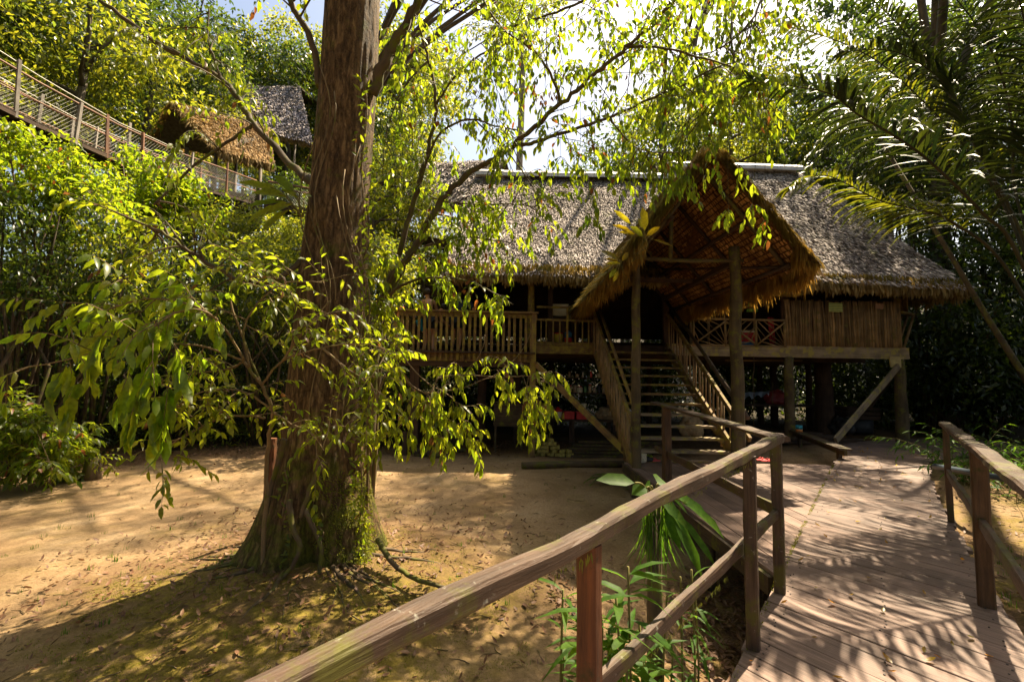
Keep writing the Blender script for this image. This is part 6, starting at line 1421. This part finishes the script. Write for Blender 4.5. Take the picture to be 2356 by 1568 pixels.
for i in range(3): zz = gh(3, 9.6) + .06 + i * .07; plank_obj((2.3 + .1 * i, 9.3 + .3 * i, zz), (4.0 + .1 * i, 9.3 + .3 * i, zz), .25, .05, "weathered board, %s of those lying behind the bottom treads" % ("front", "middle", "rear")[i], "boards under the stair", mt='beam')
a, b = gz(1200, 1074, .25), gz(1452, 1074, .25); mb = MB(); a.z = gh(a.x, a.y) + .06; b.z = gh(b.x, b.y) + .07
mb.tube([a, a.lerp(b, .4) + V(0, .03, .0), b], [.075, .08, .07], 10, rough=.06); lab(mb.build("fallen_log", M['limb']), "long dark log lying on the sand in front of the plank stack", "log")
q = gz(1223, 1052, .25); mb = MB(); mb.tube([q - V(0, 0, .1), q + V(0, 0, .09)], .04, 8); lab(mb.build("small_stake", M['edge']), "tiny dark stake standing in the sand left of the log", "stake")
# gallery items
zf = 3.04
e = empty("cupboard", at(1305, 700, 13.0), "pale cupboard panel with brown top behind the gallery railing", "cupboard"); c = at(1303, 705, 13.1); mb = MB(); mb.box((c.x, 13.3, 3.95), (.72, .4, .42)); mb.build("body", WHT, e); mb = MB(); mb.box((c.x, 13.3, 4.23), (.8, .46, .14)); mb.build("top", M['timber_dk'], e); mb = MB(); mb.box((c.x, 13.3, 3.38), (.7, .38, .7)); mb.build("base", M['timber_dk'], e)
for (py, l_) in ((709, "upper cream box with lid on the gallery"), (722, "lower cream box with lid on the gallery")):
    c = at(1285, py, 12.6); e = empty("storage_box", c, l_, "box", "cream boxes on the gallery"); mb = MB(); mb.box((c.x, 12.6, c.z), (.46, .3, .13)); mb.build("body", WHT, e); mb = MB(); mb.box((c.x, 12.6, c.z + .075), (.5, .34, .03)); mb.build("lid", WHT, e)
mb = MB(); c = at(1285, 731, 12.6); mb.box((c.x, 12.65, c.z - .42), (.5, .3, .82)); lab(mb.build("side_stand", M['timber_dk']), "dark stand below the two cream boxes on the gallery", "stand")
q = at(1284, 790, 12.5); lathe_thing("bucket", V(q.x, 12.5, zf), [("body", [(.10, 0), (.12, .27)], YEL), ("rim", [(.127, .26), (.127, .29)], RED)], "yellow bucket with red rim on the gallery floor", "bucket")
q = at(1307, 790, 12.5); lathe_thing("water_jug", V(q.x, 12.5, zf), [("body", [(.09, 0), (.10, .05), (.10, .16)], RED), ("upper_body", [(.10, .16), (.10, .30), (.04, .36)], BLU)], "blue and red flowered jug beside the yellow bucket", "jug")
q = at(903, 708, 11.9); lathe_thing("lidded_pot", V(-2.78, 11.5, 3.70), [("body", [(.09, 0), (.11, .07)], WHT), ("lid", [(.115, .07), (.10, .11), (.03, .12)], RED)], "white pot with red lid at the left end of the deck rail", "pot")
c = at(1712, 765, 13.2); e = empty("cooler_box", c, "red cooler with beige lid behind the lattice railing", "cooler"); mb = MB(); mb.box((c.x, 13.2, 3.36), (.46, .32, .26)); mb.build("body", RED, e); mb = MB(); mb.box((c.x, 13.2, 3.52), (.5, .36, .06)); mb.build("lid", WHT, e); mb = MB(); mb.box((c.x, 13.2, 3.13), (.4, .3, .2)); mb.build("base", BLU, e)
def cloth(name, pts, m_, label, cat="cloth", cols=10, rows=8, amp=.02, group=None):
    a, b, c, d = [Vector(q) for q in pts]; mb = MB(); n = (b - a).cross(d - a).normalized()
    for r_ in range(rows + 1):
        for k in range(cols + 1): u, v = k / cols, r_ / rows; mb.v.append(a.lerp(b, u).lerp(d.lerp(c, u), v) + n * amp * math.sin(u * 17 + v * 2) * (.3 + v))
    for r_ in range(rows):
        for k in range(cols): i = r_ * (cols + 1) + k; mb.face((i, i + 1, i + cols + 2, i + cols + 1), ((0, r_ / rows), (1, r_ / rows), (1, r_ / rows), (0, r_ / rows)), True)
    o = mb.build(name, m_); return tag(o, label, cat, group)
tm, t, out = newmat("striped_towel"); tc = N(t, "ShaderNodeTexCoord"); wv = N(t, "ShaderNodeTexWave"); wv.inputs['Scale'].default_value = 7; wv.bands_direction = 'Z'; t.links.new(tc.outputs['Object'], wv.inputs[0]); c = ramp(t, wv.outputs[1] if len(wv.outputs) > 1 else wv.outputs[0], [(.3, (.16, .26, .10)), (.7, (.42, .42, .14))]); p = N(t, "ShaderNodeBsdfPrincipled"); p.inputs['Roughness'].default_value = .9; t.links.new(c, p.inputs[0]); t.links.new(p.outputs[0], out.inputs[0])
cloth("towel", [at(1906, 696, 12.08), at(1937, 697, 12.08), at(1938, 718, 12.08), at(1907, 717, 12.08)], tm, "green and yellow striped towel hung over the top of the stick wall", "towel", amp=.01)
cloth("rag", [at(2013, 697, 12.08), at(2032, 698, 12.08), at(2031, 711, 12.08), at(2014, 710, 12.08)], col_mat("brown_cloth", (.30, .16, .09)), "small brownish rag hung near the right end of the stick wall", "cloth", amp=.008)
cloth("hanging_cloth", [at(1722, 690, 13.1), at(1735, 690, 13.1), at(1744, 717, 13.1), at(1717, 717, 13.1)], GRN, "bright green cloth hanging behind the lattice railing", "cloth")
cloth("hanging_cloth", [at(1765, 730, 13.0), at(1778, 730, 13.0), at(1784, 790, 13.0), at(1772, 790, 13.0)], RED, "long red cloth hanging behind the lattice railing", "cloth")
# under the right half: table with sheet, crate, swing ropes, bench
ut = empty("plank_table", (7.9, 15.6, .7), "dark plank table under the right half of the house", "table"); tz2 = at(1760, 925, 15).z - .1; mb = MB(); mb.box((8.5, 15.4, tz2), (2.9, .8, .06)); mb.build("tabletop", M['timber_dk'], ut)
for x in (7.3, 9.8): mb = MB(); mb.bar((x, 15.4, .4), (x, 15.4, tz2 - .03), .1, .1); mb.build("leg", M['timber_dk'], ut)
SHEET = plain("plastic_sheet", (.45, .52, .58), .25, .6, .2, 5)
cloth("plastic_sheet", [at(1705, 903, 14.2), at(1770, 899, 14.4), at(1768, 908, 14.0), at(1712, 916, 13.8)], SHEET, "shiny pale plastic sheet slumped over the plank table", "sheet", amp=.05)
c = at(1790, 905, 15.2); lumpy("tool_bag", V(c.x, 15.3, tz2 + .2), (.35, .2, .28), col_mat("red_cloth", (.22, .03, .03)), "dark red bag on the plank table", "bag", 7)
q = at(1970, 948, 14.8); e = empty("slatted_crate", (q.x, 14.8, .65), "slatted wooden crate standing by a dark drum near the right brace", "crate"); mb = MB()
for k in range(3):
    for (oy, sx_) in ((-.3, 1.0), (.3, 1.0)): mb.box((q.x, 14.8 + oy, q.z - .14 + k * .13), (sx_, .03, .10))
    for ox in (-.5, .5): mb.box((q.x + ox, 14.8, q.z - .14 + k * .13), (.03, .56, .10))
mb.box((q.x, 14.8, q.z - .2), (.96, .54, .03)); mb.build("slats", M['timber_dk'], e)
lathe_thing("drum", V(q.x, 14.8, .62), [("body", [(.40, 0), (.42, .03), (.42, q.z - .84), (.40, q.z - .83)], BLK)], "black drum carrying the slatted crate", "drum")
lumpy("rubbish_bag", V(q.x - .9, 14.2, .85), (.35, .3, .3), BLK, "black rubbish bag left of the drum by the brace", "bag", 9)
for (px, p0, p1, Y, l_) in ((1733, 820, 985, 11.9, "long knotted rope hanging below the floor beam"), (1776, 880, 928, 12.4, "short rope hanging under the house right of the long one")):
    mb = MB(); mb.tube([at(px + 1.5 * math.sin(k), lerp(p0, p1, k / 14), Y) for k in range(15)], .010, 5, rough=.3); lab(mb.build("rope", M['edge']), l_, "rope", "ropes under the house")
q0, q1 = at(1668, 829, 13), at(1845, 829, 13); mb = MB(); mb.tube([q0, q1], .025, 6); lab(mb.build("hanging_pole", M['stick']), "thin pale pole hung level under the right half of the house", "pole")
a, b = at(1822, 990, 9.9), at(1945, 1034, 8.6); zb = PZ + .20; a = gz(1825, 990, zb + .05); b = gz(1945, 1034, zb - .0)
e = empty("low_bench", (a.x, a.y, .65), "grey plank bench beside the boardwalk, carrying a paint tin", "bench"); mb = MB(); mb.bar(a, b, .22, .04); mb.build("seat", M['rail'], e); mb = MB(); mb.bar(a - V(0, 0, .07), b - V(0, 0, .07), .05, .1); mb.build("apron", M['edge'], e)
for f in (.15, .9): c = a.lerp(b, f); mb = MB(); mb.bar((c.x, c.y, .4), (c.x, c.y, c.z - .03), .07, .07); mb.build("leg", M['edge'], e)
c = a.lerp(b, .14); c.z += .02; lathe_thing("paint_tin", c, [("body", [(.075, 0), (.075, .07)], ORG), ("label_band", [(.076, .07), (.076, .15)], CYAN), ("rim", [(.08, .15), (.078, .16)], CYAN)], "blue and orange paint tin on the left end of the low bench", "tin")
# things on the platform
def sandal(c, rz, m_, label, group):
    e = empty("flip_flop", c, label, "flip-flop", group); mb = MB(); n = 14; base = []; ax = V(math.cos(rz), math.sin(rz), 0); sx_ = V(-ax.y, ax.x, 0); pr = []
    for k in range(n): a_ = 6.283 * k / n; u = math.cos(a_); wv_ = math.sin(a_) * (.045 + .008 * u - .006 * math.cos(2 * a_)); pr.append(c + ax * u * .13 + sx_ * wv_)
    mb.v = [p + V(0, 0, .004) for p in pr] + [p + V(0, 0, .02) for p in pr]
    mb.face(tuple(reversed(range(n))), tuple((0, 0) for _ in range(n))); mb.face(tuple(range(n, 2 * n)), tuple((0, 0) for _ in range(n)))
    for k in range(n): j = (k + 1) % n; mb.face((k, j, n + j, n + k), ((0, 0),) * 4)
    mb.build("sole", m_, e); mb = MB()
    for s_ in (-1, 1): mb.tube([c + ax * .06 + V(0, 0, .02), c + ax * .02 + sx_ * .025 * s_ + V(0, 0, .055), c - ax * .03 + sx_ * .045 * s_ + V(0, 0, .02)], .006, 5)
    mb.build("strap", m_, e)
q = gz(1750, 1058, PZ); sandal(q, .4, PINK, "left pink flip-flop on the platform behind the rail corner", "pink flip-flops"); q = gz(1765, 1061, PZ); sandal(q, .1, PINK, "right pink flip-flop on the platform behind the rail corner", "pink flip-flops")
q = gz(1494, 1052, PZ); sandal(q, 1.0, LIME, "lime green flip-flop near the stair foot", "flip-flops by the stair"); q = gz(1504, 1060, PZ); sandal(q, .2, PINK, "orange-red flip-flop next to the lime green one", "flip-flops by the stair")
q = gz(1476, 1064, PZ); lathe_thing("wicker_basket", q + V(0, 0, .005), [("body", [(.055, 0), (.08, .02), (.085, .06), (.08, .10), (.085, .14)], plain("wicker", (.6, .52, .38), .8, .1, .4, 60)), ("rim", [(.09, .135), (.09, .15)], WHT)], "little white wicker basket at the platform's left corner", "basket")
q = gz(1488, 1062, PZ); lumpy("dark_shoe", V(q.x, q.y, PZ + .045), (.10, .05, .05), BLK, "dark shoe beside the wicker basket", "shoe", 4)
# pipe on the right
mb = MB(); p0, p1 = at(2150, 1072, 7.6), at(2380, 1112, 5.6); mb.tube([p0, p1], .045, 10); lab(mb.build("water_pipe", plain("pvc_pipe", (.06, .08, .10), .4, .5, .15, 4)), "grey-blue pipe running low behind the right handrail", "pipe")
for f in (.15, .8): pass
# red post behind the trunk
q = at(617, 1100, 5.6); mb = MB(); rough_bar(mb, V(q.x, q.y, .1), V(q.x + .02, q.y, 1.35), .09, .09, up=V(0, 1, 0)); lab(mb.build("wooden_stake", M['rail_red']), "reddish timber stake standing just left behind the big trunk", "stake")
for i, (px, py) in enumerate(((930, 1035), (990, 1030), (945, 1000))):
    q = gz(px, py + 8, .28); mb = MB(); mb.bar((q.x, q.y, gh(q.x, q.y) - .1), (q.x, q.y, gh(q.x, q.y) + (.55, .35, .6)[i]), .10, .10); lab(mb.build("timber_stub", M['timber_dk']), ("left", "right", "rear")[i] + " dark timber stub in the ground below the deck's left end", "stub", "timber stubs below the deck")
random.seed(8)
for i in range(9):
    q = gz(U(960, 1110), U(1003, 1045), .3); lumpy("stone", V(q.x, q.y, gh(q.x, q.y) + .06), (U(.12, .25), U(.1, .2), U(.08, .14)), M['edge'], "dark lump of stone or wood on the ground below the deck", "stone", i, "dark lumps below the deck")

# ------------------------------------------------------------------ people on the deck
SKIN = plain("skin", (.48, .24, .14), .5, .4, .06, 4); HAIR = plain("dark_hair", (.03, .018, .012), .6, .3, .3, 30); HAIR2 = plain("brown_hair", (.12, .045, .018), .6, .3, .3, 30); NAVY = plain("navy_cotton", (.045, .06, .11), .9, .1, .15, 12); DSH = plain("dark_shorts", (.03, .035, .05), .9, .1, .2, 12); BSH = plain("blue_shorts", (.02, .22, .42), .8, .1, .15, 12)
def skinmesh(name, verts, edges, m_, parent, root=0, sub=2):
    me = bpy.data.meshes.new(name); me.from_pydata([tuple(v[0]) for v in verts], edges, []); o = link(name, me, m_, parent)
    md = o.modifiers.new("skin", 'SKIN'); md.use_smooth_shade = True
    if not me.skin_vertices: me.attributes  # layer is created with the modifier
    for i, v in enumerate(verts):
        r_ = v[1]; me.skin_vertices[0].data[i].radius = r_ if isinstance(r_, tuple) else (r_, r_)
        me.skin_vertices[0].data[i].use_root = (i == root)
    sb = o.modifiers.new("sub", 'SUBSURF'); sb.levels = sub; sb.render_levels = sub; return o
def person(label, origin, rz, lean, arms, knees, hair, top, shorts, twist=0, s=1.0):
    """facing +Y turned by rz; lean: forward bend of the spine in radians; arms: elbow and hand targets relative to the shoulder; knees: bend"""
    e = empty("person", origin, label, "person"); rot = Matrix.Rotation(rz, 3, 'Z')
    def W(p): return Vector(origin) + rot @ (Vector(p) * s)
    hipz = .92 - .30 * (1 - math.cos(knees)); pel = V(0, -.06 * math.sin(knees), hipz)
    def sp(h, side=0.0, fwd=0.0): return pel + V(side + twist * h, math.sin(lean) * h + fwd * math.cos(lean), math.cos(lean) * h - fwd * math.sin(lean))
    Vt = [(W(pel), (.115 * s, .15 * s)), (W(sp(.16)), (.10 * s, .135 * s)), (W(sp(.34)), (.115 * s, .16 * s)), (W(sp(.48)), (.085 * s, .12 * s)), (W(sp(.55)), .052 * s), (W(sp(.60, 0, .02)), .052 * s)]
    E = [(0, 1), (1, 2), (2, 3), (3, 4), (4, 5)]
    hd = [(sp(.66, 0, .03), .075), (sp(.73, 0, .03), .09), (sp(.80, 0, .02), .075)]; pi = 5
    for q, r_ in hd: Vt.append((W(q), (r_ * s * .92, r_ * s))); E.append((pi, len(Vt) - 1)); pi = len(Vt) - 1
    hands = []
    for sd_, (el, ha) in zip((-1, 1), arms):
        shd = sp(.49, .17 * sd_); i0 = len(Vt); Vt.append((W(shd), .055 * s)); E.append((3, i0)); Vt.append((W(shd + V(*el)), .038 * s)); E.append((i0, i0 + 1)); Vt.append((W(shd + V(*ha)), .026 * s)); E.append((i0 + 1, i0 + 2)); d = (V(*ha) - V(*el)).normalized(); Vt.append((W(shd + V(*ha) + d * .07), (.035 * s, .018 * s))); E.append((i0 + 2, i0 + 3))
        hands.append((shd + V(*ha) + d * .085, d))
    for sd_ in (-1, 1):
        hp = pel + V(.09 * sd_, 0, -.05); kn = V(.10 * sd_, math.sin(knees) * .38 - .03, .47 - .05 * (1 - math.cos(knees))); an = V(.10 * sd_, -.03, .08); toe = V(.115 * sd_, .14, .03)
        i0 = len(Vt); Vt += [(W(hp), .088 * s), (W(hp.lerp(kn, .5)), .075 * s), (W(kn), .052 * s), (W(kn.lerp(an, .4)), .053 * s), (W(an), .036 * s), (W(toe), (.03 * s, .042 * s))]; E += [(0, i0), (i0, i0 + 1), (i0 + 1, i0 + 2), (i0 + 2, i0 + 3), (i0 + 3, i0 + 4), (i0 + 4, i0 + 5)]
    # fingers and thumb as short tapering chains grown from the hand
    for (hp, d) in hands:
        side = d.cross(V(0, 0, 1)); side = side.normalized() if side.length > .1 else V(1, 0, 0)
        hi = min(range(len(Vt)), key=lambda i: (Vt[i][0] - W(hp)).length)
        for k in range(5):
            L = (.055, .065, .07, .063, .05)[k]; o_ = side * (.022 * (k - 2)); dd = (d + side * (-.7 if k == 0 else .06 * (k - 2)) + V(0, 0, -.3)).normalized(); q = hp + o_ * .8; a_ = len(Vt)
            Vt.append((W(q + dd * L * .5), .0085 * s)); Vt.append((W(q + dd * L + V(0, 0, -.015)), .007 * s)); E += [(hi, a_), (a_, a_ + 1)]
    skinmesh("body", Vt, E, SKIN, e)
    # hair cap
    hc = sp(.775, 0, 0.0); bm = bmesh.new(); bmesh.ops.create_icosphere(bm, subdivisions=4, radius=.118 * s)
    for v in bm.verts:
        v.co *= 1 + .12 * noise.noise(v.co * 26) + .05 * noise.noise(v.co * 70)
        if v.co.y > .045 * s: v.co.y = .045 * s
        if v.co.z < -.075 * s: v.co.z = -.075 * s
    me = bpy.data.meshes.new("hair"); bm.to_mesh(me); bm.free(); me.polygons.foreach_set("use_smooth", [True] * len(me.polygons)); h = link("hair", me, hair, e); h.location = W(hc) - Vector(origin); h.rotation_euler = (-lean * .6, 0, rz)
    # face: nose, ears, eyes, mouth
    mb = MB(); f0 = sp(.735, 0, .12); mb.tube([W(f0 + V(0, 0, .03)), W(f0 + V(0, .022, -.005)), W(f0 + V(0, .005, -.012))], [.008 * s, .012 * s, .008 * s], 6)
    for sd_ in (-1, 1): q = sp(.735, .092 * sd_, .02); mb.tube([W(q + V(0, 0, .028)), W(q + V(.012 * sd_, -.01, .01)), W(q + V(.006 * sd_, 0, -.028))], [.008 * s, .014 * s, .008 * s], 6)
    mb.build("nose_and_ears", SKIN, e); mb = MB()
    for sd_ in (-1, 1): q = W(sp(.765, .032 * sd_, .112)); mb.lathe(q, [(.003, -.008), (.009, 0), (.003, .008)], 8)
    mb.build("eyes", BLK, e); mb = MB(); mb.tube([W(sp(.695, -.022, .112)), W(sp(.693, 0, .118)), W(sp(.695, .022, .112))], .005, 5); mb.build("mouth", PINK, e)
    # shorts
    S_ = [(W(pel + V(0, 0, .03)), (.128 * s, .165 * s))]; SE = []
    for sd_ in (-1, 1):
        hp = pel + V(.09 * sd_, 0, -.05); kn = V(.10 * sd_, math.sin(knees) * .38 - .03, .47); i0 = len(S_); S_ += [(W(hp), .105 * s), (W(hp.lerp(kn, .62)), .096 * s)]; SE += [(0, i0), (i0, i0 + 1)]
    skinmesh("shorts", S_, SE, shorts, e)
    if top:
        S_ = [(W(sp(-.02)), (.13 * s, .165 * s)), (W(sp(.16)), (.122 * s, .155 * s)), (W(sp(.34)), (.13 * s, .178 * s)), (W(sp(.49)), (.095 * s, .14 * s)), (W(sp(.545)), (.062 * s, .07 * s))]; SE = [(0, 1), (1, 2), (2, 3), (3, 4)]
        for sd_, (el, ha) in zip((-1, 1), arms): shd = sp(.49, .17 * sd_); i0 = len(S_); S_ += [(W(shd), .068 * s), (W(shd + V(*el) * .6), .055 * s)]; SE += [(3, i0), (i0, i0 + 1)]
        skinmesh("shirt", S_, SE, top, e)
    return e
DZ = 2.73
q = at(990, 700, 12.1); person("bare-backed person with dark hair leaning over the table on the deck, seen from behind", (q.x, 12.05, DZ), .15, .38, [((-.10, .05, -.27), (-.02, .25, -.33)), ((.08, .08, -.26), (.0, .28, -.30))], .35, HAIR, None, DSH, -.12, .98)
q = at(1062, 700, 12.1); person("person in a navy T-shirt and dark shorts bending to the right over the table", (q.x - .12, 12.05, DZ), -.35, .50, [((-.22, .02, -.20), (-.16, .12, -.42)), ((.10, .12, -.24), (.02, .34, -.26))], .2, HAIR2, NAVY, DSH, .22, .98)
q = at(950, 745, 12.2); person("stooping person in blue shorts at the left end of the deck, mostly behind the balusters", (-2.35, 12.3, DZ), -1.1, .95, [((-.05, .12, -.24), (.0, .30, -.38)), ((.05, .12, -.24), (.0, .32, -.36))], .5, HAIR, None, BSH, 0, .93)
e = empty("deck_table", (-1.4, 12.9, DZ), "dark table the people lean over on the deck", "table"); mb = MB(); mb.box((-1.4, 12.85, DZ + .74), (2.6, .7, .05)); mb.build("tabletop", M['timber_dk'], e)
for x in (-2.6, -.2):
    for y in (12.6, 13.1): mb = MB(); mb.bar((x, y, DZ), (x, y, DZ + .715), .07, .07); mb.build("leg", M['timber_dk'], e)
lathe_thing("cup", V(-1.55, 12.6, DZ + .767), [("body", [(.035, 0), (.045, .10)], WHT)], "pale cup on the deck table between the two bending people", "cup")

# neighbours that would read the same are told apart by their order in the picture
from collections import defaultdict
by = defaultdict(list)
for o in col.objects:
    if o.parent is None and o.get('category') == 'tree' and o.location.y > 1: by[o['label']].append(o)
for lb_, os_ in by.items():
    if len(os_) < 2: continue
    os_.sort(key=lambda o: o.location.x / max(.5, o.location.y))
    names = {2: ("left", "right"), 3: ("leftmost", "middle", "rightmost")}.get(len(os_), ("first", "second", "third", "fourth", "fifth", "sixth", "seventh", "eighth"))
    for k, o in enumerate(os_): o['label'] = lb_ + ", " + names[min(k, len(names) - 1)]
